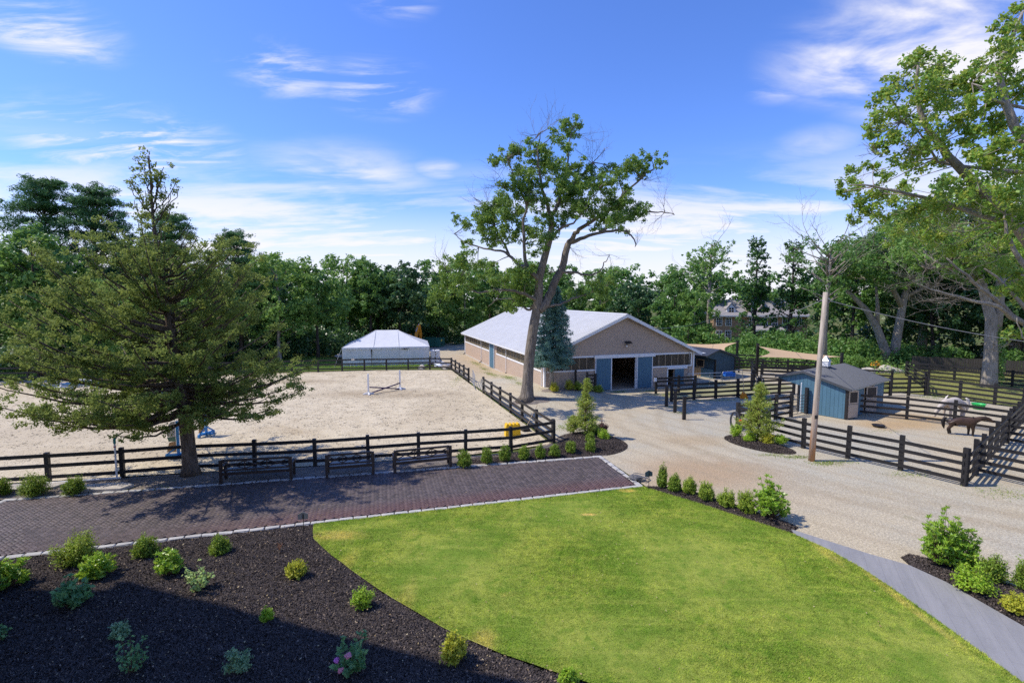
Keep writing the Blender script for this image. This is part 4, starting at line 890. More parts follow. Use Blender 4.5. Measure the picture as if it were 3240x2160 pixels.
# shed one: near right corner, gable running to the left and back
s1 = shed((20.27, 30.15, 0), math.atan2(2.21, -1.66), 'blue board pony shed with charcoal metal roof and white cupola', 6.1, 1, (M_BLUE, M_DROOF)) if False else None
def mirror_shed(loc, ax, ay, label, L, mats, cup):
    s = shed((0, 0, 0), 0, label, L, 1, mats, cup); s.matrix_world = Matrix(((ax[0], ay[0], 0, loc[0]), (ax[1], ay[1], 0, loc[1]), (0, 0, 1, 0), (0, 0, 0, 1))); return s
s1 = mirror_shed((20.27, 30.15), (-.6, .8), (.8, .6), 'blue board pony shed with charcoal metal roof and white cupola', 6.1, (M_BLUE, M_DROOF), True)
s2 = mirror_shed((20.9, 47.1), (-.86, -.51), (-.51, .86), 'small dark blue pony shed half hidden behind the barn corner', 5.0, (M_BLUED, M_DROOF), False)
wl = empty('front_wall'); wl.parent = s2                      # its front shows a half wall with a pale door below the overhang
for k in range(10):
    y0 = .3+k*.34
    if 4 <= k <= 6: boxo('pale_door_board', M_BAREWOOD, wl, (2.84, y0, .42), (.03, .33, .8))
    else: boxo('board', M_BLUE, wl, (2.84, y0, .42), (.03, .33, .8))
boxo('window_grille', M_BLACK, wl, (2.84, 1.6, 1.25), (.03, .7, .6)); boxo('window_opening', M_BAREWOOD, wl, (2.835, 1.6, 1.25), (.03, .85, .75))
bp = MB().tube([(0, 0, .0), (0, 0, 1.9), (.02, 0, 1.95)], .025, 8).obj('standpipe', M_WHITE, None, loc=(18.55, 32.05, 0)); tag(bp, 'thin white standpipe against the gable of the blue shed', 'pipe')
hn = lump('hay_net', simple('purple_hay_net', (.07, .045, .075), .9, .5, 9, .8, bd=.03), (20.55, 31.0, .55), .3, .3, .55, 12, 'dark purple hay net hanging by the near door of the blue shed', 'hay net', .12)

# ------------------------------------------------------------------ benches
M_SLAT = simple('glossy_bench_slat', (.05, .045, .045), .22, .2, 6, .1, spec=.8, stretch=(.5, 3, 3))
def bench(a, b, label, npan=3):
    a, b = Vector((*a, 0)), Vector((*b, 0)); d = b-a; L = d.length
    r = empty('garden_bench', (a.x, a.y, .06), math.atan2(d.y, d.x), label, 'bench', 'dark benches facing the ring'); M_ = M_BROWNP
    for x in (.05, L-.05):
        boxo('leg', M_, r, (x, 0, .47), (.1, .09, .94)); boxo('leg', M_, r, (x, .56, .31), (.1, .09, .62))
        boxo('armrest', M_, r, (x, .3, .64), (.12, .7, .05)); boxo('side_rail', M_, r, (x, .28, .38), (.06, .5, .09))
    boxo('top_rail', M_, r, (L/2, 0, .92), (L-.2, .07, .08)); boxo('lower_rail', M_, r, (L/2, 0, .53), (L-.2, .07, .06)); boxo('apron', M_, r, (L/2, .02, .37), (L-.2, .04, .1)); boxo('apron', M_, r, (L/2, .55, .37), (L-.2, .04, .1))
    for k in range(6): boxo('seat_slat', M_SLAT, r, (L/2, .06+k*.1, .42), (L-.04, .085, .03))
    x0, x1 = .12, L-.12; st = (x1-x0)/npan
    for k in range(npan+1): boxo('baluster', M_, r, (x0+k*st, 0, .72), (.03, .04, .34))
    for k in range(npan):
        xa, xb = x0+k*st+.02, x0+(k+1)*st-.02
        for za, zb in ((.575, .865), (.865, .575)):
            ln = math.hypot(xb-xa, zb-za); boxo('cross_bar', M_, r, ((xa+xb)/2, .0+(.012 if za < zb else -.012), .72), (ln, .022, .036), rot=(0, -math.atan2(zb-za, xb-xa), 0))
    return r
bench((-11.55, 19.42), (-8.9, 19.95), 'longest dark bench, nearest the spreading juniper trunk')
bench((-7.62, 20.12), (-5.75, 20.6), 'shortest dark bench, in the middle of the three')
bench((-4.96, 20.68), (-2.62, 21.45), 'dark bench next to the row of clipped hedge shrubs')

# ------------------------------------------------------------------ utility pole, wires, sails
M_POLE = None
t = NT('weathered_pole'); p = t.pos('obj'); g = t.noise(t.map(p, (9, 9, .5)), 2.2, 6, .65, .3); z_ = t.n('ShaderNodeSeparateXYZ', {0: p}).outputs[2]
c = t.mix(t.ramp(g, .3, .7), (.30, .25, .20), (.55, .48, .41)); c = t.mix(t.math('MULTIPLY', t.ramp(z_, 3.2, .3, 0, .85), t.ramp(t.noise(t.map(p, (3, 3, .6)), 1.3, 4), .35, .6, .35, 1)), c, (.46, .21, .08))
M_POLE = t.done(t.bsdf(c, .85, t.bump(g, .6, .02), 0, .15))
up = empty('utility_pole', (13.61, 22.43, 0), 0, 'tall weathered wooden utility pole beside the gravel drive', 'utility pole')
MB().tube([(0, 0, -.05), (.06, 0, 2), (.13, 0, 4.5), (.24, 0, 7.62)], [.135, .125, .112, .1], 16).obj('shaft', M_POLE, up, True)
boxo('metal_tag', M_BLACK, up, (.02, -.15, 2.05), (.12, .03, .16)); boxo('bolt', M_GALV, up, (.3, -.02, 7.35), (.2, .03, .03)); MB().tube([(.22, -.02, 7.35), (.45, -.05, 7.3), (.5, -.05, 7.2)], .02, 5).obj('wire_clamp', M_GALV, up)
def wire(name, a, b, sag, label, r=.012):
    a, b = Vector(a), Vector(b); pts = []
    for k in range(17):
        f = k/16; q = a.lerp(b, f); q.z -= sag*4*f*(1-f); pts.append(q-a)
    o = MB().tube(pts, r, 5).obj(name, simple('grey_cable', (.25, .25, .26), .5, .1) if 'grey_cable' not in bpy.data.materials else bpy.data.materials['grey_cable'], None, loc=a); return tag(o, label, 'wire')
wire('power_line', (14.1, 22.38, 7.22), (27, 24.0, 5.0), .25, 'overhead cable running from the utility pole to the right edge', .018)
wire('power_line', (13.8, 22.5, 7.3), (30, 62, 5.2), .5, 'thin cable running from the utility pole back into the trees', .015)
wire('power_line', (11.2, 40.5, 4.9), (30, 70, 5.5), .6, 'thin cable running from the barn gable into the trees', .015)
M_SAIL = simple('tan_shade_cloth', (.46, .32, .19), .8, .06, 2, .1)
def sail(P, label, sag=.25):
    m = MB(); n = 10; c = sum((Vector(p) for p in P), Vector())/len(P)
    for i in range(n+1):
        for j in range(n+1):
            a = Vector(P[0]).lerp(Vector(P[1]), i/n); b = Vector(P[3]).lerp(Vector(P[2]), i/n); q = a.lerp(b, j/n)
            e = 4*(i/n)*(1-i/n), 4*(j/n)*(1-j/n); q = q.lerp(c, .30*(e[0]*(1-e[1])+e[1]*(1-e[0]))); q.z -= sag*e[0]*e[1]; m.v.append(tuple(q-c))
    for i in range(n):
        for j in range(n): a = i*(n+1)+j; m.f.append((a, a+n+1, a+n+2, a+1))
    o = m.obj('shade_sail', M_SAIL, None, True, loc=c); return tag(o, label, 'shade sail', 'tan shade sails over the far pens')
sail([(23.0, 47, 2.85), (21.6, 44, 2.2), (27.0, 42.2, 1.95), (29.5, 45, 2.1)], 'large tan shade sail behind the blue shed, left corner raised', .15)
sail([(18.5, 55.5, 2.3), (18.9, 51, 2.0), (21.5, 50.5, 1.8), (24.2, 54.2, 2.55)], 'tan shade sail showing past the barn eave', .1)
for x, y, h, lab in ((23.0, 47.1, 3.05, 'black sail post at the raised corner of the large shade sail'), (24.3, 54.3, 2.7, 'black sail post at the right end of the shade sail by the barn'), (29.6, 45.1, 2.4, 'black sail post behind the blue shed cupola')):
    tag(MB().box(-.1, .1, -.1, .1, 0, h).prism([(-.1, -.1, h), (.1, -.1, h), (.1, .1, h), (-.1, .1, h)], (0, 0, .04)).obj('sail_post', M_BLACK, None, loc=(x, y, 0)), lab, 'post')

# ------------------------------------------------------------------ jumps and ring things
M_PURPLE = simple('purple_pole_paint', (.05, .03, .085), .5, .2)
M_BLUEJ = simple('bright_blue_paint', (.04, .22, .50), .5, .15)
def standard(parent, loc, h, mat, rz=0):
    st = empty('jump_standard', loc, rz); st.parent = parent
    boxo('upright', mat, st, (0, 0, h/2), (.1, .1, h))
    for a in (0, math.pi/2):
        for s_ in (1, -1): MB().prism([(0, -.05, 0), (.42*s_, -.05, 0), (.42*s_, -.05, .07), (.1*s_, -.05, .16), (0, -.05, .16)], (0, .1, 0)).obj('foot', mat, st, rot=(0, 0, a+.4))
    return st
j = empty('cross_rail_jump', (-10.95, 38.09, .02), 0, 'cross rail jump with white standards and dark purple poles in the ring', 'jump')
standard(j, (0, 0, 0), 1.58, M_WHITE); standard(j, (1.95, 2.1, 0), 1.55, M_WHITE)
MB().tube([(.1, .02, .55), (1.9, 2.0, .06)], .05, 10).obj('pole', M_PURPLE, j, True); MB().tube([(.22, .12, .1), (1.95, 2.02, .52)], .05, 10).obj('pole', M_PURPLE, j, True)
def panel_jump(loc, rz, label, seed):
    g = empty('jump_wing', loc, rz, label, 'jump', 'blue jump wings behind the juniper trunk')
    boxo('upright', M_BLUEJ, g, (0, 0, .85), (.1, .1, 1.7)); boxo('foot', M_BLUEJ, g, (0, 0, .12), (1.1, .09, .09)); boxo('foot', M_BLUEJ, g, (0, 0, .1), (.09, .8, .09))
    for s_ in (-1, 1): boxo('foot_block', M_BLUEJ, g, (.5*s_, 0, .07), (.1, .12, .14)); MB().bar((.5*s_, 0, .15), (.0, 0, .5), .06, .06).obj('brace', M_BLUEJ, g)
    cols = [(.55, .5, .46), (.42, .25, .12), (.13, .22, .15), (.5, .47, .44)]; z = .25
    for k, c_ in enumerate((cols[1], cols[2], cols[0], cols[3])):
        hh = (.5, .22, .42, .3)[k]; w1, w2 = (.4, .3, .34, .38)[k], (.28, .36, .4, .16)[k]
        MB().prism([(-.1-w1, .03, z), (-.1, .03, z), (-.1, .03, z+hh), (-.1-w2, .03, z+hh*.9)], (0, -.03, 0)).obj('painted_panel', simple('panel_paint_%d_%d' % (seed, k), c_, .6, .15), g); z += hh
    return g
panel_jump((-15.45, 22.9, .02), R(8), 'blue jump wing with a painted panel, left of the juniper trunk', 1)
panel_jump((-16.4, 26.6, .02), R(80), 'blue jump wing farther off, right behind the juniper trunk', 2)
for k, (x, y, lab) in enumerate(((-27, 37, 'blue and white pole lying on jump cups, behind the juniper'), (-37, 41, 'white pole jump at the far left of the ring'))):
    g = empty('low_jump', (x, y, 0), R(-5), lab, 'jump')
    for xx in (0, 3.2): standard(g, (xx, 0, 0), 1.1, M_BLUEJ if k == 0 else M_WHITE)
    MB().tube([(0, .05, .7), (3.2, .05, .7)], .05, 8).obj('pole', M_WHITE, g, True); MB().tube([(0, .05, .35), (3.2, .05, .35)], .05, 8).obj('pole', M_BLUEJ, g, True)
M_YBOX = simple('yellow_plastic', (.75, .45, .02), .4, .08)
yb = empty('jump_block', (0.02, 26.6, .02), R(15), 'bright yellow plastic jump block inside the near ring corner', 'jump block')
MB().prism([(-.42, -.2, 0), (.42, -.2, 0), (.38, -.2, .62), (-.38, -.2, .62)], (0, .4, 0)).obj('body', M_YBOX, yb)
for x in (-.3, -.1, .1, .3): boxo('ridge', M_YBOX, yb, (x, -.0, .64), (.1, .36, .07)); boxo('groove_rib', M_YBOX, yb, (x, -.21, .3), (.06, .03, .5))
fk = empty('manure_fork', (.75, 27.6, .02), R(200), 'long handled manure fork leaning on the ring fence by the yellow block', 'fork')
MB().tube([(0, 0, .1), (-.75, -.1, 1.35)], .018, 6).obj('handle', M_BAREWOOD, fk); MB().prism([(-.25, -.25, 0), (.25, -.25, 0), (.2, .2, .02), (-.2, .2, .02)], (0, 0, .12)).obj('basket', M_BLACK, fk)
def bigfork(loc, col, lab):
    g = empty('shavings_fork', loc, R(10), lab, 'fork'); mt = simple('fork_' + lab[:6], col, .45, .1)
    MB().tube([(0, -.05, .35), (.03, .22, 1.75)], .02, 6).obj('handle', M_BAREWOOD, g)
    MB().prism([(-.3, -.12, .0), (.3, -.12, .0), (.33, -.06, .12), (.05, 0, .5), (-.05, 0, .5), (-.33, -.06, .12)], (0, .05, .0)).obj('scoop', mt, g); return g
bigfork((16.95, 36.55, .02), (.70, .24, .02), 'orange shavings fork hanging on the yard fence'); bigfork((18.0, 36.7, .02), (.02, .05, .13), 'dark blue shavings fork on the yard fence'); bigfork((18.3, 36.5, .02), (.03, .22, .10), 'green shavings fork on the yard fence right of the blue one')
bc = MB().lathe([(0, .02), (.2, 0), (.24, .38), (.26, .4), (.23, .36), (.19, .05), (0, .05)], 18).obj('muck_bucket', M_BLACK, None, True, loc=(19.35, 31.75, 0)); tag(bc, 'black muck bucket beside the gate post at the blue shed', 'bucket')
tb = MB().lathe([(0, .02), (.26, 0), (.32, .1), (.34, .12), (.3, .1), (.24, .04), (0, .04)], 20).obj('feed_pan', M_BLACK, None, True, loc=(21.0, 28.45, .0)); tag(tb, 'flat black rubber feed pan on the paddock ground', 'feed pan')
gt = MB().lathe([(0, .02), (.28, 0), (.36, .32), (.4, .35), (.34, .3), (.26, .06), (0, .06)], 20).obj('water_tub', simple('green_plastic', (.03, .42, .10), .4, .08), None, True, loc=(31.0, 33.1, .02)); tag(gt, 'bright green tub behind the white pony', 'tub')
bw = MB().box(-.4, .4, -.25, .25, 0, .12).box(-.4, .4, -.25, -.2, .12, .3).box(-.4, .4, .2, .25, .12, .3).obj('feed_trough', simple('blue_plastic', (.03, .14, .45), .4, .08), None, loc=(17.3, 39.9, 1.15)); tag(bw, 'blue plastic trough hooked on the pipe gate', 'trough')
# hose reel on post
hs = empty('hose_coil', (12.55, 27.85, .55), R(-40), 'thick coil of grey hose hung on the front left paddock post', 'hose')
for k in range(9):
    rr = .27+.025*(k % 4); pts = [(rr*.75*math.cos(a/20*2*math.pi), -.12-.015*k+.01*math.sin(a), rr*1.5*math.sin(a/20*2*math.pi)) for a in range(21)]
    MB().tube(pts, .013, 5, False).obj('loop', simple('hose_grey', (.10, .10, .11), .5, .3) if 'hose_grey' not in bpy.data.materials else bpy.data.materials['hose_grey'], hs)
lump('knot', simple('orange_strap', (.75, .13, .03), .6, .1), (.3, -.2, .05), .1, .07, .06, 2, parent=hs)
# cable heap and hitch by the drive corner
M_CORD = simple('grey_rope', (.17, .165, .165), .6, .4)
hp = empty('rope_heap', (5.1, 19.95, .04), 0, 'tangled heap of grey rope on the right end of the brick drive', 'rope'); rg = random.Random(4)
for k in range(16):
    c_ = Vector((rg.uniform(-.18, .18), rg.uniform(-.1, .1), 0)); rr = rg.uniform(.1, .26); ph = rg.uniform(0, 6); el = rg.uniform(.4, 1)
    pts = [c_+Vector((math.cos(a*.5+ph)*rr*1.3, math.sin(a*.5+ph)*rr*el, .03+.05*abs(math.sin(a*.9+ph))+.008*k*.6)) for a in range(12)]
    MB().tube(pts, .017, 5).obj('strand', M_CORD, hp)
# small house signs on stakes
M_SIGN = simple('slate_grey_sign', (.06, .085, .10), .6, .1)
def stake(loc, rz, lab, col):
    g = empty('stake_sign', loc, rz, lab, 'sign', 'small yard signs on stakes')
    MB().tube([(0, 0, 0), (.02, 0, .62)], .012, 6).obj('stake', M_BLACK, g)
    MB().prism([(-.15, 0, .48), (.15, 0, .48), (.15, 0, .64), (.0, 0, .72), (-.15, 0, .64)], (0, .02, 0)).obj('panel', col, g); boxo('mount', M_BLACK, g, (.01, -.012, .57), (.03, .015, .16)); return g
stake((-6.5, 15.18, .05), R(12), 'small tan sign on a stake between the mulch bed and the brick drive', simple('tan_sign', (.22, .20, .17), .6, .1))
stake((5.27, 18.95, .05), R(10), 'small dark blue sign on a stake by the rope heap', M_SIGN)
# sprinkler riser
sp = empty('sprinkler', (-16.1, 20.05, .05), 0, 'white sprinkler riser with teal head strapped to the left ring fence', 'sprinkler')
MB().tube([(0, 0, 0), (0, 0, 1.45)], .035, 8).obj('riser', M_WHITE, sp); MB().tube([(0, 0, 1.3), (.0, 0, 1.34)], .05, 8).obj('collar', simple('red_plastic', (.5, .08, .06), .5), sp)
M_TEAL = simple('teal_plastic', (.02, .20, .19), .4); MB().tube([(0, 0, 1.45), (0, 0, 1.62), (.06, 0, 1.7)], .05, 8).obj('head', M_TEAL, sp); MB().tube([(.03, 0, 1.68), (.38, -.05, 1.92)], .025, 6).obj('nozzle', M_BLACK, sp); boxo('deflector', bpy.data.materials['red_plastic'], sp, (.12, 0, 1.78), (.12, .05, .06))
MB().tube([(-2.45, -.75, .06), (.2, -.05, .05)], .04, 8).obj('supply_pipe', M_WHITE, sp)
for (x, y, lab, wd) in ((-16.0, 50.6, 'white plate with the letter F on the far ring fence', 'F'),):
    g = empty('letter_plate', (x, y-.02, 1.16), R(6), lab, 'sign'); boxo('plate', simple('cream_plate', (.68, .62, .48), .6, .05), g, (0, -.13, 0), (.27, .015, .2))
    cu = bpy.data.curves.new('letter', 'FONT'); cu.body = wd; cu.size = .2; cu.align_x = 'CENTER'; cu.align_y = 'CENTER'; cu.extrude = .002; cu.materials.append(M_BLACK)
    tmp = bpy.data.objects.new('tmp', cu); COL.objects.link(tmp); bpy.context.view_layer.update(); lme = bpy.data.meshes.new_from_object(tmp.evaluated_get(bpy.context.evaluated_depsgraph_get())); bpy.data.objects.remove(tmp)
    lo_ = bpy.data.objects.new('letter', lme); lo_.rotation_euler = (R(90), 0, 0); lo_.location = (0, -.142, 0); link(lo_, g)
for (x, y, z, lab) in ((-2.28, 38.5, 1.0, 'blank cream plate on the ring fence beside the gate gap'), (10.99, 38.36, 1.12, 'small white notice on the fence post beside the barn')):
    tag(MB().box(-.11, .11, -.012, .012, -.15, .15).box(-.09, .09, -.016, -.012, -.13, .0).obj('notice_plate', bpy.data.materials['cream_plate'] if x < 0 else M_WHITE, None, loc=(x-.02, y-.08, z), rot=(0, 0, R(10))), lab, 'sign')

# ------------------------------------------------------------------ ponies
def pony(loc, rz, sc, mat, dark, pose, label):
    V = [(-.40, 0, .79), (-.20, 0, .74), (.06, 0, .725), (.27, 0, .77)]; Rr = [.20, .215, .22, .19]; Eg = [(0, 1), (1, 2), (2, 3)]
    neck = {'reach': [(.42, 0, .87), (.58, 0, .95), (.74, 0, 1.0), (.84, 0, .97), (.96, 0, .86), (1.0, 0, .81)], 'graze': [(.42, 0, .76), (.58, 0, .62), (.72, 0, .46), (.80, 0, .36), (.88, 0, .17), (.90, 0, .10)]}[pose]; nr = [.15, .115, .09, .085, .056, .05]
    prev = 3
    for q, r_ in zip(neck, nr): V.append(q); Rr.append(r_); Eg.append((prev, len(V)-1)); prev = len(V)-1
    pol = 4+2
    for s_ in (-1, 1):
        e0 = Vector(V[pol]); V.append(tuple(e0+Vector((-.01, .05*s_, .07)))); Rr.append(.022); Eg.append((pol, len(V)-1)); V.append(tuple(e0+Vector((.0, .055*s_, .105)))); Rr.append(.008); Eg.append((len(V)-2, len(V)-1))
        k = .05*s_
        pr_ = 0
        for q, r_ in zip([(-.41, .1*s_, .62), (-.34+k, .11*s_, .50), (-.47+k, .1*s_, .29), (-.43+k, .1*s_, .09), (-.41+k, .1*s_, .02)], [.135, .09, .05, .042, .05]): V.append(q); Rr.append(r_); Eg.append((pr_, len(V)-1)); pr_ = len(V)-1
        pr_ = 3
        for q, r_ in zip([(.28, .09*s_, .60), (.27-k, .1*s_, .46), (.29-k, .1*s_, .27), (.28-k, .1*s_, .09), (.30-k, .1*s_, .02)], [.125, .075, .05, .04, .05]): V.append(q); Rr.append(r_); Eg.append((pr_, len(V)-1)); pr_ = len(V)-1
    me = bpy.data.meshes.new('body'); me.from_pydata(V, Eg, []); me.update(); me.materials.append(mat)
    r = empty('pony', loc, rz, label, 'pony'); r.scale = sc
    o = bpy.data.objects.new('body', me); link(o, r); md = o.modifiers.new('skin', 'SKIN'); md.use_smooth_shade = True
    for i, r_ in enumerate(Rr): me.skin_vertices[0].data[i].radius = (r_, r_*(1.0 if i > 3 else 1.12))
    me.skin_vertices[0].data[0].use_root = True
    sb = o.modifiers.new('sub', 'SUBSURF'); sb.levels = 2; sb.render_levels = 2
    MB().tube([(-.55, 0, .88), (-.64, 0, .82), (-.67, 0, .62), (-.65, 0, .42), (-.62, 0, .26)], [.03, .055, .07, .055, .012], 8).obj('tail', dark, r, True)
    mn = MB(); P = [(.30, 0, .95)]+neck[:3]
    for a, b in zip(P[:-1], P[1:]):
        a, b = Vector(a), Vector(b); up_ = Vector((0, 0, .11)) if pose == 'reach' else Vector((.0, 0, .12))
        mn.prism([a+up_*.9+Vector((0, -.025, 0)), b+up_*.9+Vector((0, -.025, 0)), b+up_*.2+Vector((0, -.11, 0)), a+up_*.2+Vector((0, -.12, 0))], (0, .03, 0))
    mn.obj('mane', dark, r)
    return r
t = NT('brown_coat'); p = t.pos('obj'); z_ = t.n('ShaderNodeSeparateXYZ', {0: p}).outputs[2]; n_ = t.noise(p, 3, 4)
c = t.mix(t.ramp(n_, .3, .7), (.045, .026, .018), (.085, .05, .034)); c = t.mix(t.ramp(z_, .45, .2), c, (.018, .013, .012)); M_BAY = t.done(t.bsdf(c, .45, t.bump(t.noise(p, 40), .1, .01), 0, .4))
t = NT('pinto_coat'); p = t.pos('obj'); n_ = t.noise(p, 2.6, 2, .5); c = t.mix(t.ramp(n_, .62, .66), (.52, .46, .40), (.24, .17, .12)); M_PINTO = t.done(t.bsdf(c, .6, None, 0, .2))
M_DKHAIR = simple('dark_hair', (.012, .01, .01), .6, .3); M_LTHAIR = simple('pale_hair', (.55, .5, .44), .7, .2)
pony((24.25, 26.72, .01), math.atan2(-.44, .92), (1.25, 1.05, 1.02), M_BAY, M_DKHAIR, 'reach', 'dark brown pony stretching its head over the right paddock fence')
pony((27.1, 30.55, .01), math.atan2(-.2, -1), (1.6, 1.3, 1.36), M_PINTO, M_LTHAIR, 'graze', 'white pony with tan patches, head lowered, behind the inner fence')
# ------------------------------------------------------------------ surveyed limbs (metres)
OAK_LIMBS=[
 ( [(1.03,35.0,0.05),(1.17,35.0,2.71),(1.44,35.1,4.99),(1.71,35.1,6.5),(1.87,35.1,7.91),(1.88,35.0,8.66),(2.25,34.8,10.2),(2.64,34.6,11.8),(2.58,34.4,12.97)] ,0.62,0.2),
 ( [(1.88,35.1,6.5),(2.47,35.2,7.18),(2.97,35.3,8.42),(3.47,35.4,9.5),(3.9,35.6,11.1)] ,0.34,0.22),
 ( [(3.9,35.6,11.1),(4.37,35.4,11.74),(4.97,35.0,12.26),(6.46,34.2,13.09),(7.31,33.8,14.11),(8.32,33.5,15.05),(9.14,33.4,15.64)] ,0.2,0.03),
 ( [(3.9,35.6,11.1),(4.79,36.0,11.48),(6.24,36.6,11.97),(8.1,37.2,12.22),(8.77,37.4,11.72),(9.04,37.4,11.2)] ,0.18,0.03),
 ( [(6.24,36.6,11.97),(7.35,37.0,12.7),(8.96,37.6,13.4),(10.21,38.0,13.64),(11.31,38.1,13.65),(12.06,38.2,13.49)] ,0.13,0.02),
 ( [(2.58,34.4,12.97),(2.11,34.1,14.1),(1.76,33.8,15.58),(1.67,33.6,17.05),(1.85,33.5,17.93)] ,0.15,0.02),
 ( [(2.62,34.4,12.81),(3.05,34.8,13.51),(3.42,35.3,14.74),(3.79,35.8,16.23),(3.88,36.0,17.74),(4.14,36.2,19.02)] ,0.15,0.03),
 ( [(3.42,35.3,14.74),(4.74,36.0,15.62),(5.66,36.6,16.84),(6.57,37.0,17.78)] ,0.08,0.015),
 ( [(2.81,34.7,11.49),(3.25,34.2,11.99),(3.98,33.6,12.22),(4.68,33.0,13.12),(5.49,32.4,14.21)] ,0.12,0.02),
 ( [(1.88,35.0,8.66),(1.35,34.7,9.05),(1.01,34.5,9.45),(0.8,34.2,10.95),(0.75,33.8,12.48),(0.93,33.4,13.34),(0.26,33.0,14.63),(-0.28,32.8,16.08)] ,0.2,0.025),
 ( [(0.93,33.4,13.34),(1.3,33.8,14.5),(1.39,34.2,15.83)] ,0.07,0.02),
 ( [(1.02,34.6,9.46),(0.53,35.0,9.56),(-0.14,35.5,10.26),(-0.82,36.0,10.64),(-2.4,36.8,10.97),(-3.59,37.4,11.46),(-4.22,37.6,12.01)] ,0.16,0.02),
 ( [(-0.14,35.5,10.26),(-0.65,35.9,11.3),(-1.25,36.2,12.42),(-1.85,36.5,13.73),(-2.71,36.6,14.42)] ,0.1,0.02),
 ( [(1.7,35.0,7.25),(0.85,34.4,7.58),(-0.45,33.6,7.89),(-2.22,32.6,7.72),(-3.3,31.8,8.47),(-3.99,31.4,8.97)] ,0.14,0.02),
 ( [(1.66,35.0,6.91),(1.05,35.5,6.49),(0.21,36.2,7.24),(-1.02,37.0,7.24),(-1.74,37.2,6.71)] ,0.12,0.02),
 ( [(3.38,35.3,9.17),(4.27,35.0,9.07),(5.19,34.5,8.92),(5.84,34.0,9.1),(6.1,33.7,9.64),(6.39,33.6,10.11)] ,0.11,0.02),
 ( [(2.21,35.1,6.75),(3.35,35.7,6.91),(4.64,36.5,7.41),(5.88,37.2,7.77),(6.83,37.6,7.95)] ,0.12,0.02),
]
OAK_CLUMPS= [(-0.28,33.02,16.37,0.75),(0.18,33.24,16.72,0.59),(1.78,34.13,16.98,0.59),(4.4,37.0,19.44,0.67),(3.77,36.63,19.16,0.67),(4.78,36.96,19.51,0.33),(2.6,32.65,17.52,0.33),(3.79,35.94,17.81,0.5),(2.13,34.6,16.4,0.92),(1.32,34.47,16.06,0.75),(3.35,36.52,16.41,0.92),(3.59,34.6,14.83,1.0),(4.28,35.74,16.21,0.75),(5.26,36.14,16.31,0.59),(0.49,33.08,14.95,0.84),(0.11,33.13,14.51,0.67),(0.88,32.92,14.24,0.75),(0.88,32.89,13.71,0.59),(1.36,33.4,14.57,0.59),(-0.75,37.25,14.2,1.09),(-1.7,36.98,13.64,0.84),(-2.33,35.89,12.96,0.67),(-3.38,38.13,12.78,0.67),(-1.31,35.55,12.74,1.09),(-1.85,36.41,12.03,0.84),(-0.3,35.53,12.74,1.0),(-0.46,35.0,11.69,0.75),(-1.18,36.57,11.37,0.59),(-3.1,36.88,11.4,0.29),(-3.54,36.89,11.32,0.21),(3.79,35.67,14.08,0.92),(3.03,35.47,13.88,0.59),(2.09,33.72,13.4,0.5),(3.75,34.43,12.89,0.84),(4.37,33.07,13.44,0.67),(3.36,34.52,12.35,0.42),(2.5,33.87,12.49,0.42),(4.87,33.79,13.03,0.67),(5.63,36.34,15.7,0.75),(6.5,37.44,16.29,0.42),(5.61,33.11,14.28,0.75),(6.02,32.04,14.57,0.59),(6.72,33.95,13.29,1.0),(6.03,33.6,12.61,0.75),(7.11,33.16,13.38,0.84),(8.76,36.82,13.61,0.92),(9.66,37.64,13.93,0.59),(7.55,37.19,12.99,0.75),(5.75,35.71,12.27,0.42),(7.04,34.12,15.19,0.67),(7.39,36.71,16.45,0.5),(7.44,33.16,15.95,0.75),(8.05,34.07,15.8,0.59),(8.88,33.37,16.31,0.59),(8.43,33.07,15.55,0.42),(7.45,33.77,14.49,0.33),(1.99,34.77,12.38,0.75),(1.78,33.8,11.31,0.67),(1.19,35.06,11.86,0.5),(2.2,33.94,10.77,0.5),(0.19,34.65,11.4,0.42),(-3.69,32.02,9.08,0.92),(-2.61,30.93,9.38,0.75),(-4.12,32.32,8.1,0.92),(-3.12,31.56,8.46,0.67),(-2.42,36.94,9.68,0.5),(-1.3,35.12,9.65,0.42),(0.19,34.18,9.11,0.84),(0.92,34.13,8.54,0.75),(0.54,35.22,7.91,0.84),(-1.07,33.05,8.35,0.67),(-0.45,34.06,8.62,0.5),(1.4,35.87,7.75,0.59),(2.69,36.1,9.21,0.42),(1.33,34.22,9.51,0.25),(5.83,36.94,8.2,0.84),(6.84,37.64,7.95,0.75),(4.79,37.0,7.77,0.67),(0.54,35.49,7.25,0.84),(-0.14,36.65,6.72,0.59),(1.87,35.24,9.41,0.33),(0.34,33.45,16.63,0.33),(2.16,32.77,16.59,0.5),(4.85,36.8,15.13,0.75),(4.08,34.56,14.19,0.67),(2.97,35.01,15.4,0.67)]
OAK_DEAD= [(1.98,33.61,17.96,1.09),(1.29,34.02,17.71,0.92),(2.65,33.34,18.25,0.67),(4.96,36.62,18.42,0.92),(5.65,36.65,17.68,1.0),(6.54,36.81,17.56,0.92),(-0.43,32.62,15.44,0.92),(-1.04,32.68,14.56,0.84),(-0.58,32.58,14.17,0.5),(-2.35,36.25,13.94,0.84),(-1.69,36.69,14.44,0.59),(-4.19,38.1,11.89,0.75),(-4.31,31.06,9.32,0.75),(10.98,37.65,14.45,0.92),(11.73,38.59,13.56,0.84),(10.77,38.03,13.12,0.75),(9.1,37.31,11.45,0.75),(6.35,33.34,9.77,0.92),(5.5,36.69,17.11,0.84),(9.08,33.73,15.41,0.67),(8.79,33.46,14.81,0.67),(-1.02,36.92,7.76,0.67),(-2.72,36.36,10.5,0.67),(4.2,36.02,10.64,0.67),(1.27,32.93,13.26,0.75),(5.3,34.99,12.66,0.67),(0.49,33.14,16.7,0.5)]
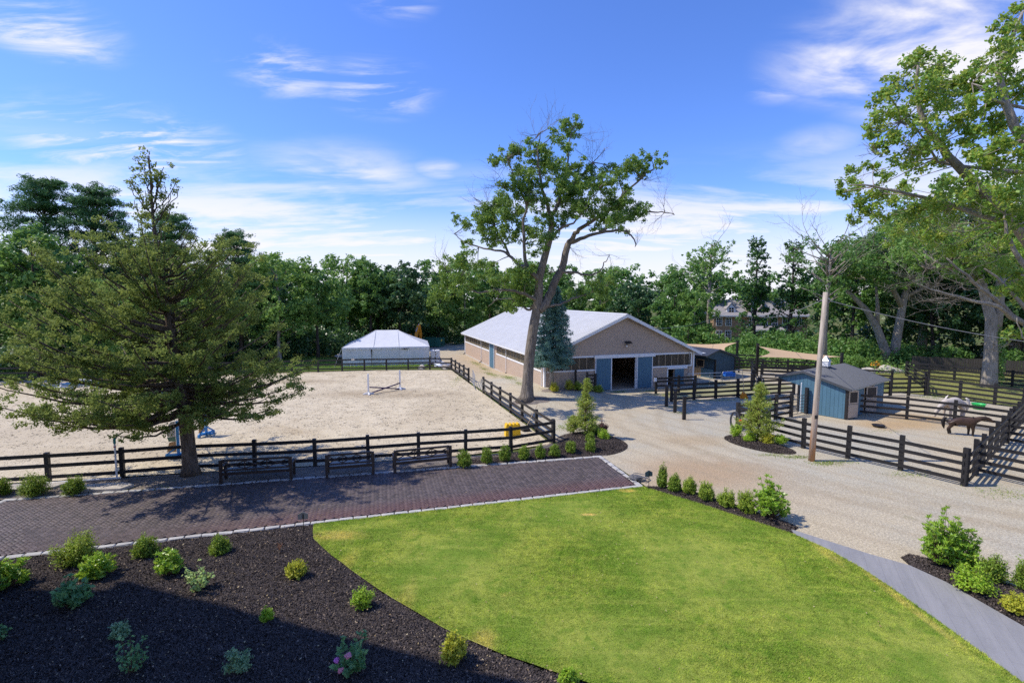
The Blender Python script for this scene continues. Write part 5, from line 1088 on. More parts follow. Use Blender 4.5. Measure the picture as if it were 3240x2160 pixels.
NEAR_CLUMPS= [(11.87,15.39,14.41,0.32),(12.77,16.71,14.7,0.44),(13.73,17.19,14.82,0.46),(13.53,16.49,14.6,0.34),(12.33,16.83,14.21,0.5),(10.95,15.33,13.26,0.41),(12.14,16.06,13.63,0.57),(12.19,15.43,13.47,0.55),(14.02,16.96,14.16,0.45),(13.28,15.75,13.77,0.23),(11.48,16.1,13.03,0.43),(12.93,17.3,13.45,0.46),(13.36,16.97,13.43,0.55),(14.26,17.25,13.62,0.46),(13.75,16.1,12.85,0.38),(14.03,16.17,12.96,0.24),(11.76,16.7,12.69,0.39),(11.1,16.15,12.56,0.24),(11.46,15.74,12.16,0.37),(11.38,15.99,11.97,0.28),(11.96,15.42,12.28,0.5),(12.86,15.93,12.35,0.47),(14.53,17.27,12.87,0.41),(13.67,15.61,12.34,0.28),(12.41,16.48,11.79,0.39),(13.55,17.55,11.73,0.31),(12.12,15.3,11.65,0.41),(12.79,15.7,11.89,0.37),(13.75,16.82,11.69,0.3),(14.82,17.01,12.5,0.3),(12.72,14.29,11.96,0.13),(13.1,19.93,12.15,0.35),(12.47,19.28,11.67,0.4),(11.65,18.22,11.08,0.27),(11.86,17.77,11.19,0.31),(13.04,19.25,11.07,0.4),(12.35,17.8,10.94,0.37),(11.97,17.18,11.69,0.25),(13.48,18.85,11.79,0.28),(12.31,17.31,10.94,0.31),(13.28,18.34,10.79,0.43),(13.39,19.39,10.6,0.46),(13.12,19.71,10.32,0.29),(13.17,18.44,10.28,0.38),(14.94,20.04,11.61,0.35),(14.69,19.24,11.23,0.4),(15.01,19.77,11.78,0.23),(15.0,15.65,15.83,0.28),(14.73,15.6,15.52,0.32),(13.51,14.64,14.74,0.3),(14.12,14.66,14.68,0.43),(12.76,13.87,13.87,0.33),(14.55,15.34,14.47,0.54),(13.82,15.56,14.28,0.37),(13.34,14.55,13.72,0.47),(14.39,15.02,13.72,0.53),(13.09,15.08,13.66,0.27),(13.31,15.11,13.34,0.4),(12.62,13.88,12.86,0.41),(14.41,15.22,13.18,0.54),(14.36,14.78,13.21,0.35),(14.32,16.56,13.83,0.29),(12.65,14.43,12.72,0.26),(13.47,14.87,12.84,0.26),(14.15,15.2,12.63,0.4),(14.39,14.9,12.36,0.48),(13.89,15.08,12.26,0.27),(12.67,13.56,11.43,0.32),(13.26,13.85,11.48,0.33),(13.46,14.47,11.46,0.21),(13.28,14.93,11.63,0.26),(12.54,13.98,11.12,0.25),(13.72,15.01,11.4,0.27),(14.04,14.89,11.28,0.26),(13.28,13.59,11.06,0.24),(13.44,17.04,10.31,0.5),(12.95,15.75,10.4,0.56),(14.23,16.52,10.78,0.54),(12.67,14.07,10.48,0.5),(15.08,16.04,11.14,0.57),(16.85,17.21,11.55,0.61),(14.87,19.24,10.24,0.57),(13.6,16.72,9.92,0.54),(14.8,17.35,10.26,0.56),(15.29,17.08,10.41,0.5),(14.05,14.47,10.28,0.51),(15.02,15.23,9.91,0.54),(15.18,16.06,10.05,0.47),(15.06,20.21,10.04,0.54),(15.47,18.58,9.72,0.6),(16.15,17.86,9.84,0.53),(14.46,14.88,9.35,0.48),(16.12,18.67,9.2,0.61),(19.1,19.48,9.16,0.69),(15.4,16.24,8.4,0.43),(15.41,15.47,8.17,0.55),(15.99,16.0,7.55,0.52),(14.86,15.42,7.63,0.32),(17.01,18.45,9.23,0.49),(13.99,17.65,9.4,0.47),(15.29,15.16,6.25,0.31)]
NEAR_LIMBS=[
 ( [(18.81,17,7.36),(16.21,16.6,9.76),(13.85,16.2,11.49),(13.28,16.2,12.17),(12.8,16.3,12.92),(12.55,16.3,13.81),(12.54,16.3,14.61)] ,0.2,0.03),
 ( [(13.85,16.2,11.49),(13.23,16.2,11.72),(12.41,16,12.51),(11.89,16,12.73)] ,0.06,0.015),
 ( [(16.21,16.6,9.76),(14.07,16.4,10.29),(12.46,16.2,10.62),(11.33,16.2,10.85),(10.58,16.2,10.9)] ,0.1,0.015),
 ( [(16.34,15,9.96),(14.3,14.6,11.82),(13.76,14.6,12.74),(13.48,14.6,13.62),(13.64,14.5,14.44),(13.91,14.5,15.14)] ,0.16,0.03),
 ( [(13.76,14.6,12.74),(13.2,14.6,13.06),(12.76,14.6,13.3)] ,0.06,0.015),
 ( [(17.85,16,5.8),(15.71,15.5,6.59),(14.36,15.2,7.41),(13.37,15,8.02),(12.76,15,8.54)] ,0.13,0.02),
 ( [(15.71,15.5,6.59),(14.41,15,7.1),(13.33,14.8,7.32),(12.28,14.6,7.54),(11.46,14.4,7.79)] ,0.09,0.012),
 ( [(17.22,15.5,6.63),(15.51,15.2,7.01),(14.68,15.2,7.81),(14.07,15.2,8.25)] ,0.11,0.02),
 ( [(16.64,15,6.92),(14.8,14.8,8.44),(14.26,14.8,9.25),(14.17,14.8,9.76)] ,0.12,0.02),
 ( [(16.21,14.5,5.65),(14.95,14.4,6.01),(14.59,14.4,6.26),(14.37,14.4,6.82)] ,0.06,0.01),
]
NEAR_DEAD= [(12.53,14.9,7.58,0.66),(12.07,14.9,7.89,0.62),(13.42,14.9,7.36,0.62),(12.92,14.9,8.23,0.66),(13.6,14.9,7.8,0.58),(13.88,14.9,9.73,0.49),(13.18,14.9,9.31,0.49),(11.59,14.9,11.62,0.27),(10.53,14.9,11.54,0.27),(14.19,14.9,8.66,0.53),(12.69,14.9,7.23,0.58),(14.64,14.9,5.91,0.35)]
# ------------------------------------------------------------------ foliage tools
def unit(v): return v/np.maximum(1e-9, np.linalg.norm(v, axis=1, keepdims=True))
def leaves(rng, C, L, Wd, nbias=None, ubias=None, fold=.0):
    # kite-shaped leaves at centres C; L, Wd arrays; nbias biases the normals, ubias the pointing direction
    k = len(C); n = rng.normal(size=(k, 3))
    if nbias is not None: n = unit(n)+nbias
    n = unit(n); u = rng.normal(size=(k, 3))
    if ubias is not None: u = unit(u)+ubias
    u = unit(u-n*np.sum(u*n, 1, keepdims=True)); v = np.cross(n, u)
    L = np.broadcast_to(L, (k,))[:, None]; Wd = np.broadcast_to(Wd, (k,))[:, None]
    return np.stack([C-u*L*.5, C+v*Wd*.5-u*L*.05, C+u*L*.5, C-v*Wd*.5-u*L*.05], 1).reshape(-1, 3)
def leaf_obj(name, V, mat, parent, loc=(0, 0, 0)):
    return mesh_obj(name, np_mesh(name, V, np.arange(len(V)).reshape(-1, 4)), mat, parent, loc)
def ball(rng, n, shell=.55):
    d = unit(rng.normal(size=(n, 3))); r = (shell+(1-shell)*rng.random(n))[:, None]; return d*r, d
def clump_leaves(rng, clumps, dens, L, Wd, up=.5, out=.6, flat=1., minn=20):
    VS = []
    for (x, y, z, r) in clumps:
        n = max(minn, int(dens*r*r)); P, d = ball(rng, n, .25); P = P*r*rng.uniform(.8, 1.15, (n, 1)); P[:, 2] *= flat
        C = P+np.array([x, y, z]); s = rng.uniform(.65, 1.25, n)
        VS.append(leaves(rng, C, L*s, Wd*s, d*out+np.array([0, 0, up])))
    return np.concatenate(VS)
def curve(a, b, rng, bow=.15, n=6, up=0.):
    a, b = Vector(a), Vector(b); L = (b-a).length; o = Vector((rng.uniform(-1, 1), rng.uniform(-1, 1), rng.uniform(-.5, .5)))*L*bow; pts = []
    for k in range(n+1):
        f = k/n; pts.append(a.lerp(b, f)+o*math.sin(math.pi*f)*.5+Vector((0, 0, up*L*f*(1-f))))
    return pts
def limb(m, pts, r0, r1, n=6):
    k = len(pts); m.tube(pts, [r0+(r1-r0)*(i/(k-1))**.8 for i in range(k)], n)
def spray(m, rng, p, d, L, r, depth=3, n=5):
    # bare twig spray
    p = Vector(p); d = Vector(d).normalized(); q = p; pts = [p]
    for k in range(4):
        d = (d+Vector((rng.uniform(-.3, .3), rng.uniform(-.3, .3), rng.uniform(-.2, .3)))).normalized(); q = q+d*L/4; pts.append(q)
        if depth and k >= 0 and rng.random() < .85: spray(m, rng, q, d+Vector((rng.uniform(-1, 1), rng.uniform(-1, 1), rng.uniform(-.6, .9)))*.9, L*rng.uniform(.4, .65), r*.55, depth-1, 3)
    m.tube(pts, [r, r*.8, r*.62, r*.45, r*.25], n, False)

def m_bark(name, c1, c2, sc=5, bump=1.):
    t = NT(name); p = t.pos('obj'); q = t.map(p, (1, 1, .22)); n = t.noise(q, sc*1.6, 6, .7, .4); v = t.vor(t.map(p, (1, 1, .16)), sc*2.2)
    big = t.noise(p, .7, 3)
    c = t.mix(t.ramp(n, .3, .7), c1, c2); c = t.mix(t.ramp(big, .45, .7, 0, .5), c, tuple(x*.7 for x in c1))
    return t.done(t.bsdf(c, .92, t.bump(t.math('ADD', n, t.math('MULTIPLY', v, .8)), bump, .05), 0, .1))
M_BARKO = m_bark('oak_bark', (.13, .11, .09), (.29, .25, .205)); M_BARKJ = m_bark('juniper_bark', (.10, .072, .052), (.22, .17, .13)); M_BARKG = m_bark('pale_bark', (.24, .205, .17), (.42, .37, .31)); M_BARKD = m_bark('dark_bark', (.05, .042, .035), (.12, .10, .085)); M_BARKW = m_bark('bleached_dead_wood', (.36, .32, .28), (.58, .53, .47)); M_TWIG = m_bark('shrub_stem', (.09, .06, .04), (.17, .12, .08))
LF_OAK = leafmat('oak_leaf', (.042, .095, .018), (.075, .135, .024), (.14, .18, .034), .38, .42, .35)
LF_NEAR = leafmat('pin_oak_leaf', (.06, .135, .02), (.11, .19, .03), (.22, .22, .04), .42, .42, .35, .9)
LF_JUN = leafmat('juniper_spray', (.068, .100, .023), (.108, .138, .031), (.155, .18, .046), .36, .7, .15, .7)
LF_PINE = leafmat('pine_needle', (.025, .07, .026), (.045, .10, .035), (.07, .13, .045), .2, .6, .2)
LF_SPR = leafmat('blue_spruce_needle', (.042, .095, .078), (.075, .145, .12), (.13, .21, .18), .2, .6, .2, 1.5)
LF_MID = leafmat('maple_leaf', (.042, .095, .022), (.07, .135, .03), (.115, .18, .042), .34, .45, .35, .35)
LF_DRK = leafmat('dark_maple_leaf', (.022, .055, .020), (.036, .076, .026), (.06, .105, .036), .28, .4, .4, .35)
LF_LIT = leafmat('light_green_leaf', (.06, .12, .026), (.095, .165, .036), (.14, .20, .05), .38, .5, .3, .35)
LF_IVY = leafmat('ivy_leaf', (.02, .06, .016), (.038, .085, .02), (.07, .12, .03), .28, .4, .4, .8)
LF_YEW = leafmat('yew_needle', (.055, .105, .012), (.10, .15, .017), (.17, .205, .028), .32, .5, .3, 2.5)
LF_YEWY = leafmat('golden_yew_needle', (.095, .15, .018), (.15, .20, .024), (.22, .245, .04), .34, .5, .3, 2.5)
LF_RHO = leafmat('rhododendron_leaf', (.075, .15, .014), (.135, .22, .02), (.23, .28, .035), .32, .35, .45, 2.)
LF_HYD = leafmat('hydrangea_leaf', (.055, .125, .048), (.085, .17, .062), (.13, .22, .08), .34, .45, .35, 2.)
LF_HYL = leafmat('pale_hydrangea_leaf', (.13, .20, .06), (.19, .26, .085), (.27, .30, .12), .36, .5, .3, 2.)
LF_BRT = leafmat('bright_shrub_leaf', (.10, .185, .014), (.165, .25, .02), (.25, .30, .04), .36, .45, .3, 2.)
LF_GLD = leafmat('gold_shrub_leaf', (.15, .17, .018), (.24, .24, .025), (.33, .29, .04), .36, .5, .3, 2.)
LF_THU = leafmat('arborvitae_spray', (.10, .15, .026), (.165, .205, .038), (.25, .25, .055), .32, .6, .2, 2.)
LF_GRY = leafmat('grey_green_leaf', (.085, .15, .075), (.13, .20, .10), (.18, .25, .13), .3, .5, .3, 2.)
LF_PUR = leafmat('purple_shrub_leaf', (.035, .018, .02), (.065, .03, .03), (.11, .06, .05), .3, .5, .3, 2.)
M_PINK = simple('pink_blossom', (.55, .16, .42), .7, .25, 20, .3); M_ROSE = simple('rose_blossom', (.55, .2, .24), .7, .25, 20, .3)
LF_ORG = leafmat('orange_leaf', (.45, .16, .02), (.6, .25, .03), (.55, .3, .05), .35)

# ------------------------------------------------------------------ the big oak
rng = random.Random(11); nr = np.random.default_rng(11)
OX, OY = OAK_LIMBS[0][0][0][0], 35.0
oak = empty('oak_tree', (OX, OY, hgt(OX, OY)-.02), 0, 'tall half bare oak with a leaning trunk in front of the barn', 'tree')
off = Vector((OX, OY, hgt(OX, OY)-.02))
def loc_(p): return Vector(p)-off
m = MB()
for k, (pts, r0, r1) in enumerate(OAK_LIMBS):
    P = [loc_(p) for p in pts]
    Q = []                                     # subdivide with a Catmull-Rom and a little wobble
    for i in range(len(P)-1):
        a, b, c, d = P[max(i-1, 0)], P[i], P[i+1], P[min(i+2, len(P)-1)]
        for s_ in range(4):
            f = s_/4; q = .5*((2*b)+(-a+c)*f+(2*a-5*b+4*c-d)*f*f+(-a+3*b-3*c+d)*f**3)
            if k: q = q+Vector((rng.uniform(-1, 1), rng.uniform(-1, 1), rng.uniform(-1, 1)))*.05
            Q.append(q)
    Q.append(P[-1]); n = len(Q)
    rad = [r0+(r1-r0)*(i/(n-1))**.75 for i in range(n)]
    if k == 0:
        Q[0] = Vector((Q[0].x, Q[0].y, -.1)); rad = [.37+(.19-.37)*max(0, (i/(n-1)-.1)/.9)**1.1 for i in range(n)]
        rad[0] = .86; rad[1] = .49; rad[2] = .40
    m.tube(Q, rad, 14 if k == 0 else 8)
trunk = m.obj('trunk', M_BARKO, oak, True)
m = MB()
lp = [loc_(p) for pts, a, b in OAK_LIMBS[1:] for p in pts]
for (x, y, z, r_) in OAK_CLUMPS:
    c = loc_((x, y, z)); q = min(lp, key=lambda e: (e-c).length+max(0, e.z-c.z)*.5)
    limb(m, curve(q, c, rng, .2, 5), .045, .012, 5)
    for _ in range(4): m.tube(curve(c, c+Vector((rng.uniform(-1, 1), rng.uniform(-1, 1), rng.uniform(-.7, 1)))*r_*.9, rng, .2, 3), [.014, .011, .008, .004], 3, False)
for (x, y, z, r_) in OAK_DEAD:
    c = loc_((x, y, z)); q = min(lp, key=lambda e: (e-c).length); d = (c-q)
    if d.length < .2: d = Vector((rng.uniform(-1, 1), rng.uniform(-1, 1), .6))
    limb(m, curve(q, c-d.normalized()*r_*.6, rng, .12, 5), .035, .016, 4)
    for _ in range(4): spray(m, rng, c-d.normalized()*r_*.6, d.normalized()+Vector((rng.uniform(-.7, .7), rng.uniform(-.7, .7), rng.uniform(-.3, .7))), r_*1.7, .014, 2, 3)
m.obj('twigs', M_BARKO, oak)
cl = [(*loc_((x, y, z)), r_) for x, y, z, r_ in OAK_CLUMPS]; sub = []
for (x, y, z, r_) in list(cl):                 # fill between the surveyed clumps
    for _q in range(1 if r_ > .45 else 0): cl.append((x+rng.uniform(-.9, .9), y+rng.uniform(-1.5, 1.5), z+rng.uniform(-.7, .7), r_*rng.uniform(.6, .9)))
for (x, y, z, r_) in cl:
    for _ in range(11):
        d = Vector((rng.gauss(0, 1), rng.gauss(0, 1), rng.gauss(0, .85))).normalized()*r_*rng.uniform(.2, 1.3); sub.append((x+d.x, y+d.y, z+d.z, r_*rng.uniform(.22, .46)+.06))
leaf_obj('crown', clump_leaves(nr, sub, 620, .155, .09, .5, .35, .85, 18), LF_OAK, oak)

# ------------------------------------------------------------------ near pin oak reaching in at right (trunk outside the frame)
noff = Vector((22.5, 17.0, 0)); near_t = empty('pin_oak', noff, 0, 'near pin oak whose leafy branches reach in from the right edge', 'tree')
m = MB(); nl = []
for pts, r0, r1 in NEAR_LIMBS:
    P = [Vector(p)-noff for p in pts]; nl += P
    base = Vector((0, 0, max(3.0, P[0].z-1.2)))
    P = [base, base.lerp(P[0], .5)+Vector((0, 0, .3))]+P
    Q = []
    for i in range(len(P)-1):
        a, b, c, d = P[max(i-1, 0)], P[i], P[i+1], P[min(i+2, len(P)-1)]
        for s_ in range(3):
            f = s_/3; Q.append(.5*((2*b)+(-a+c)*f+(2*a-5*b+4*c-d)*f*f+(-a+3*b-3*c+d)*f**3)+Vector((rng.uniform(-1, 1), rng.uniform(-1, 1), rng.uniform(-1, 1)))*.025)
    Q.append(P[-1]); limb(m, Q, r0*1.3, r1, 8)
m.tube([(0, 0, -.1), (.0, 0, .5), (.05, 0, 6), (.1, .1, 12), (0, .2, 17)], [.8, .55, .42, .3, .12], 14)
m.obj('trunk', M_BARKG, near_t, True)
m = MB()
for (x, y, z, r_) in NEAR_CLUMPS:
    c = Vector((x, y, z))-noff; q = min(nl, key=lambda e: (e-c).length); limb(m, curve(q, c, rng, .2, 4), .02, .006, 4)
    for _ in range(5): m.tube(curve(c, c+Vector((rng.uniform(-1, 1), rng.uniform(-1, 1), rng.uniform(-.7, 1)))*r_, rng, .2, 3), [.008, .006, .005, .003], 3, False)
for (x, y, z, r_) in NEAR_DEAD:
    c = Vector((x, y, z))-noff
    for _ in range(5): spray(m, rng, c+Vector((rng.uniform(-.2, .2), 0, rng.uniform(-.2, .2))), Vector((-1, rng.uniform(-.4, .4), rng.uniform(-.5, .6))), r_*1.4, .011, 2, 3)
m.obj('twigs', M_BARKG, near_t)
sub = []
for (x, y, z, r_) in NEAR_CLUMPS:
    for _ in range(7):
        d = Vector((rng.gauss(0, 1), rng.gauss(0, 1), rng.gauss(0, .8))).normalized()*r_*rng.uniform(.2, 1.25); sub.append((x-noff.x+d.x, y-noff.y+d.y, z-noff.z+d.z, r_*rng.uniform(.3, .5)+.05))
for _ in range(170):                                   # the rest of the crown, outside the frame
    d = Vector((rng.gauss(0, 1), rng.gauss(0, 1), rng.gauss(0, .9))).normalized()*rng.uniform(.5, 1); c = Vector((3.5+d.x*6, d.y*6, 11.5+d.z*5.5))
    if abs(c.x+noff.x) > 1.12*(c.y+noff.y): sub.append((c.x, c.y, c.z, rng.uniform(.6, 1.0)))
leaf_obj('crown', clump_leaves(nr, sub, 900, .115, .075, .5, .35, .9, 30), LF_NEAR, near_t)

# ------------------------------------------------------------------ juniper at left
JX, JY = -13.4, 20.55
jun = empty('juniper_tree', (JX, JY, .05), 0, 'wide dark olive juniper tree standing between the benches and the left ring fence', 'tree')
zl_ = [1.6, 2.2, 3, 4, 5.3, 6.6, 7.9, 9.2, 10.2, 11.0, 12.9]; Lx = [1.5, 3.6, 5.6, 7.4, 6.9, 6.2, 5.3, 4.3, 3.1, 1.2, .25]; Rx = [.6, 1.8, 4.0, 5.3, 4.6, 4.3, 3.9, 3.2, 1.9, 1.0, .25]
def jrad(az, z):
    l, r_ = np.interp(z, zl_, Lx), np.interp(z, zl_, Rx); c = math.cos(az); f = (c+1)/2
    return l*(1-f)+r_*f if abs(c) > .3 else min(5.2, (l*(1-f)+r_*f))*.92
def jtrunk(z): return Vector((-.02*z*0+np.interp(z, [0, 3, 7, 10, 13], [0, -.22, -.55, -.85, -.95]), .12*math.sin(z*.5), z))
m = MB(); m.tube([jtrunk(z) for z in (-.1, .35, 1, 2, 3.2, 4.5, 6, 7.5, 9, 10.5, 12, 12.9)], [.42, .30, .265, .26, .24, .21, .17, .13, .085, .055, .03, .01], 14)
P0, UB, JC = [], [], []
def jbranch(tip, z0, r0, tuft=1., bw=.12):
    a = jtrunk(z0); d = tip-a; L = d.length; pts = []
    for k in range(9):
        f = k/8; q = a.lerp(tip, f); q.z += -.16*L*math.sin(math.pi*f)*.7+rng.uniform(-.05, .05); q.x += rng.uniform(-.06, .06); q.y += rng.uniform(-.06, .06); pts.append(q)
    limb(m, pts, r0, .012, 5)
    for _ in range(max(2, int(L*2.0*tuft))):
        f = 1-rng.random()**1.2*.72; i = min(7, int(f*8)); q = pts[i].lerp(pts[i+1], f*8-i); rr = rng.uniform(.16, .36)*(1.15-.35*f); JC.append((q.x+rng.gauss(0, .2), q.y+rng.gauss(0, .2), q.z+rng.gauss(.08, .14), rr))
    n = int(L*1.5*tuft)
    for _ in range(n):
        f = 1-rng.random()**1.15*.78; i = min(7, int(f*8)); q = pts[i].lerp(pts[i+1], f*8-i); dirn = (pts[i+1]-pts[i]).normalized()
        s_ = Vector((rng.gauss(0, 1), rng.gauss(0, 1), rng.gauss(.25, .55))).normalized(); e = q+(dirn*.6+s_).normalized()*rng.uniform(.18, .68)*(1.2-.5*f)
        if rng.random() < .35: m.tube([q, q.lerp(e, .5)+Vector((0, 0, .02)), e], [.012, .009, .005], 3, False)
        for f2 in (.55, 1.0):
            c = q.lerp(e, f2); P0.append(tuple(c)); UB.append(tuple(((e-q).normalized()+Vector((0, 0, .7)))))
for k in range(160):
    zt = 2.3+8.0*(k/160)**1.0+rng.uniform(-.3, .3); az = rng.uniform(0, 2*math.pi)
    rd = jrad(az, zt)*rng.uniform(.7, .98)*(1 if rng.random() < .82 else .6); sl2 = np.interp(zt, [2, 4, 6, 8, 10, 13], [.02, .12, .36, .6, .85, 1.3])
    tip = Vector((-.5, 0, zt))+Vector((math.cos(az)*rd, math.sin(az)*rd, 0)); z0 = max(1.9, min(12.3, zt-sl2*rd)); jbranch(tip, z0, .035+.012*rd)
for (x, z, y) in ((-.6, 12.2, .1), (-.5, 11.9, -.2), (-1.4, 11.6, .2), (-.3, 11.5, .3), (-1.7, 11.2, 0), (.0, 11.0, -.2), (.45, 10.35, .2), (-1.9, 10.6, .3), (-2.4, 10.4, -.4), (-1.2, 12.6, 0), (-.95, 13.05, 0), (2.1, 9.75, .3), (1.8, 9.55, -.3), (2.5, 9.3, .1), (2.9, 8.9, .5), (2.0, 9.9, 0), (-.2, 10.2, -.4), (-1.15, 12.9, .2), (-.8, 12.75, -.2), (-1.35, 12.35, .25), (-.35, 12.45, -.1), (-.6, 11.5, .5), (-1.5, 11.9, -.3), (.1, 11.6, .1), (-1.9, 11.9, .1), (-.1, 12.0, .3)): jbranch(Vector((x, y, z)), max(8.0, z-1.3) if z > 10.2 else z-2.6, .03, .62)
for (x, z, y) in ((4.9, 4.0, -.6), (4.7, 3.5, .6), (4.1, 3.0, -1.6), (3.6, 2.7, .4), (5.0, 4.6, 1.0), (4.5, 5.2, -1.2), (-7.2, 4.1, -.3), (-6.7, 3.7, .8), (-5.8, 2.9, -.8), (-6.4, 3.3, -1.8), (-6.6, 5.2, -.6), (-4.6, 2.5, -1.5)): jbranch(Vector((x, y, z)), 2.4+.25*z, .09, 1.1)
m.obj('trunk', M_BARKJ, jun, True)
C = np.array(P0); U_ = np.array(UB); rep = 24
C = np.repeat(C, rep, 0)+nr.normal(size=(len(C)*rep, 3))*np.array([.095, .095, .055]); U_ = np.repeat(U_, rep, 0)
s_ = nr.uniform(.6, 1.3, len(C)); leaf_obj('crown', np.concatenate([leaves(nr, C, .115*s_, .05*s_, np.array([[0, 0, .3]]), U_*1.1), clump_leaves(nr, JC, 1150, .105, .055, .6, .6, .72, 26)]), LF_JUN, jun)
# ------------------------------------------------------------------ blue spruce by the barn
sx_, sy_ = 2.9, 37.1
spr = empty('blue_spruce', (sx_, sy_, hgt(sx_, sy_)-.03), 0, 'blue green spruce at the near corner of the barn', 'tree')
m = MB(); m.tube([(0, 0, 0), (.02, 0, 1.5), (.12, 0, 4), (.3, 0, 7.6)], [.2, .17, .1, .02], 10)
PP, UU = [], []
for k in range(230):
    z = 1.75+5.7*(k/230); R0 = 2.1*(1-((z-1.75)/6.0))**.7*rng.uniform(.72, 1.06)*min(1, .6+(z-1.6)*.5); az = k*2.4+rng.uniform(-.3, .3); a = Vector((.05*z*.6, 0, z+.12)); tip = a+Vector((math.cos(az)*R0, math.sin(az)*R0, -.16*R0+rng.uniform(-.05, .15)))
    m.tube([a, a.lerp(tip, .6)+Vector((0, 0, -.08)), tip], [.025, .015, .006], 4, False)
    for _ in range(int(20+R0*34)):
        f = rng.uniform(.2, 1.04); c = a.lerp(tip, f); sd = Vector((-math.sin(az), math.cos(az), 0))*rng.gauss(0, .22)*R0*.55*(1.15-f*.6); PP.append(tuple(c+sd+Vector((0, 0, rng.gauss(-.03, .05))))); UU.append((math.cos(az)*.9+sd.x*.6, math.sin(az)*.9+sd.y*.6, .12))
m.obj('trunk', M_BARKG, spr, True); C = np.repeat(np.array(PP), 3, 0)+nr.normal(size=(len(PP)*3, 3))*.045; U_ = np.repeat(np.array(UU), 3, 0)
leaf_obj('crown', leaves(nr, C, nr.uniform(.12, .2, len(C)), nr.uniform(.035, .06, len(C)), np.array([[0, 0, .5]]), U_*1.5), LF_SPR, spr)

# ------------------------------------------------------------------ background trees
def tree_proto(name, seed, h, rx, z0, mat, bark, nclump, dens, L, Wd, shape='round', cr=(.75, 1.35), lean=0., tr=.22, bare=0, limbs=12, rz_=None):
    rg = random.Random(seed); ng = np.random.default_rng(seed); r = empty(name, (0, 0, -200)); m = MB(); cl_ = []
    zc = (z0+h)/2; hz = (h-z0)/2
    tops = [(0, 0, -.2), (rg.uniform(-.1, .1), rg.uniform(-.1, .1), z0*.5), (lean*.5, rg.uniform(-.2, .2), z0), (lean, rg.uniform(-.3, .3), zc), (lean*1.1, 0, h*.88)]
    m.tube([Vector(p) for p in tops], [tr*1.25, tr*.95, tr*.8, tr*.5, tr*.12], 9)
    for k in range(nclump):
        for _ in range(40):
            d = Vector((rg.gauss(0, 1), rg.gauss(0, 1), rg.gauss(0, 1))).normalized(); f = rg.random()**.33*.92
            if shape == 'round': c = Vector((d.x*rx*f, d.y*rx*f, zc+d.z*hz*f)); 
            elif shape == 'wide': c = Vector((d.x*rx*f*1.0, d.y*rx*f, zc+d.z*hz*f)); c.x *= 1-.25*max(0, d.z); 
            elif shape == 'column': t_ = rg.random(); c = Vector((d.x*rx*(.55+.45*math.sin(t_*9+seed))*(1.05-t_*.75), d.y*rx*(1.05-t_*.75), z0+t_*(h-z0)))
            elif shape == 'pine': t_ = int(rg.random()*13)/12.5; az = rg.uniform(0, 6.28); q = rx*(1-t_**2.2*.75)*rg.uniform(.15, 1.0); c = Vector((math.cos(az)*q, math.sin(az)*q, z0+t_*(h-z0)*.97+.05*q+rg.uniform(-.2, .2)))
            lump_ = .8+.32*math.sin(c.x*1.1+seed)*math.sin(c.z*.9+seed*2)+.2*math.sin(c.y*1.3)
            if rg.random() < lump_: break
        c.x += lean*max(0, (c.z-z0*.5)/h); rr = rg.uniform(*cr)*(1 if shape != 'column' else .6+.4*(1-c.z/h)); cl_.append((c.x, c.y, c.z, rr))
    for k in range(limbs):
        c = cl_[(k*7) % len(cl_)]; zz = max(z0*.75, min(h*.8, c[2]-rg.uniform(.8, 2.5))); a = Vector((lean*zz/h*1.1, 0, zz)); limb(m, curve(a, c[:3], rg, .12, 4), tr*.33, tr*.07, 5)
    for k in range(bare):
        az = rg.uniform(0, 6.28); zz = rg.uniform(z0, h*.85); d = Vector((math.cos(az), math.sin(az), rg.uniform(.4, 1.3))); q = Vector((lean*zz/h, 0, zz))+d*rx*.35; limb(m, curve((lean*zz/h, 0, zz), q, rg, .1, 4), tr*.3, tr*.12, 5); spray(m, rg, q, d, rx*rg.uniform(.6, .95), tr*.12, 3, 4)
    m.obj('trunk', bark, r, True); sub_ = []
    for (x, y, z, q) in cl_:
        n_ = 6 if shape != 'pine' else 5
        for _ in range(n_):
            d = Vector((rg.gauss(0, 1), rg.gauss(0, 1), rg.gauss(0, .75))).normalized()*q*rg.uniform(.35, .95)
            if shape == 'pine': d.z *= .45
            sub_.append((x+d.x, y+d.y, z+d.z, q*rg.uniform(.3, .52)))
    leaf_obj('crown', clump_leaves(ng, sub_, dens, L, Wd, .75 if shape != 'pine' else .9, .55, .8 if shape != 'pine' else .62, 6), mat, r); return r
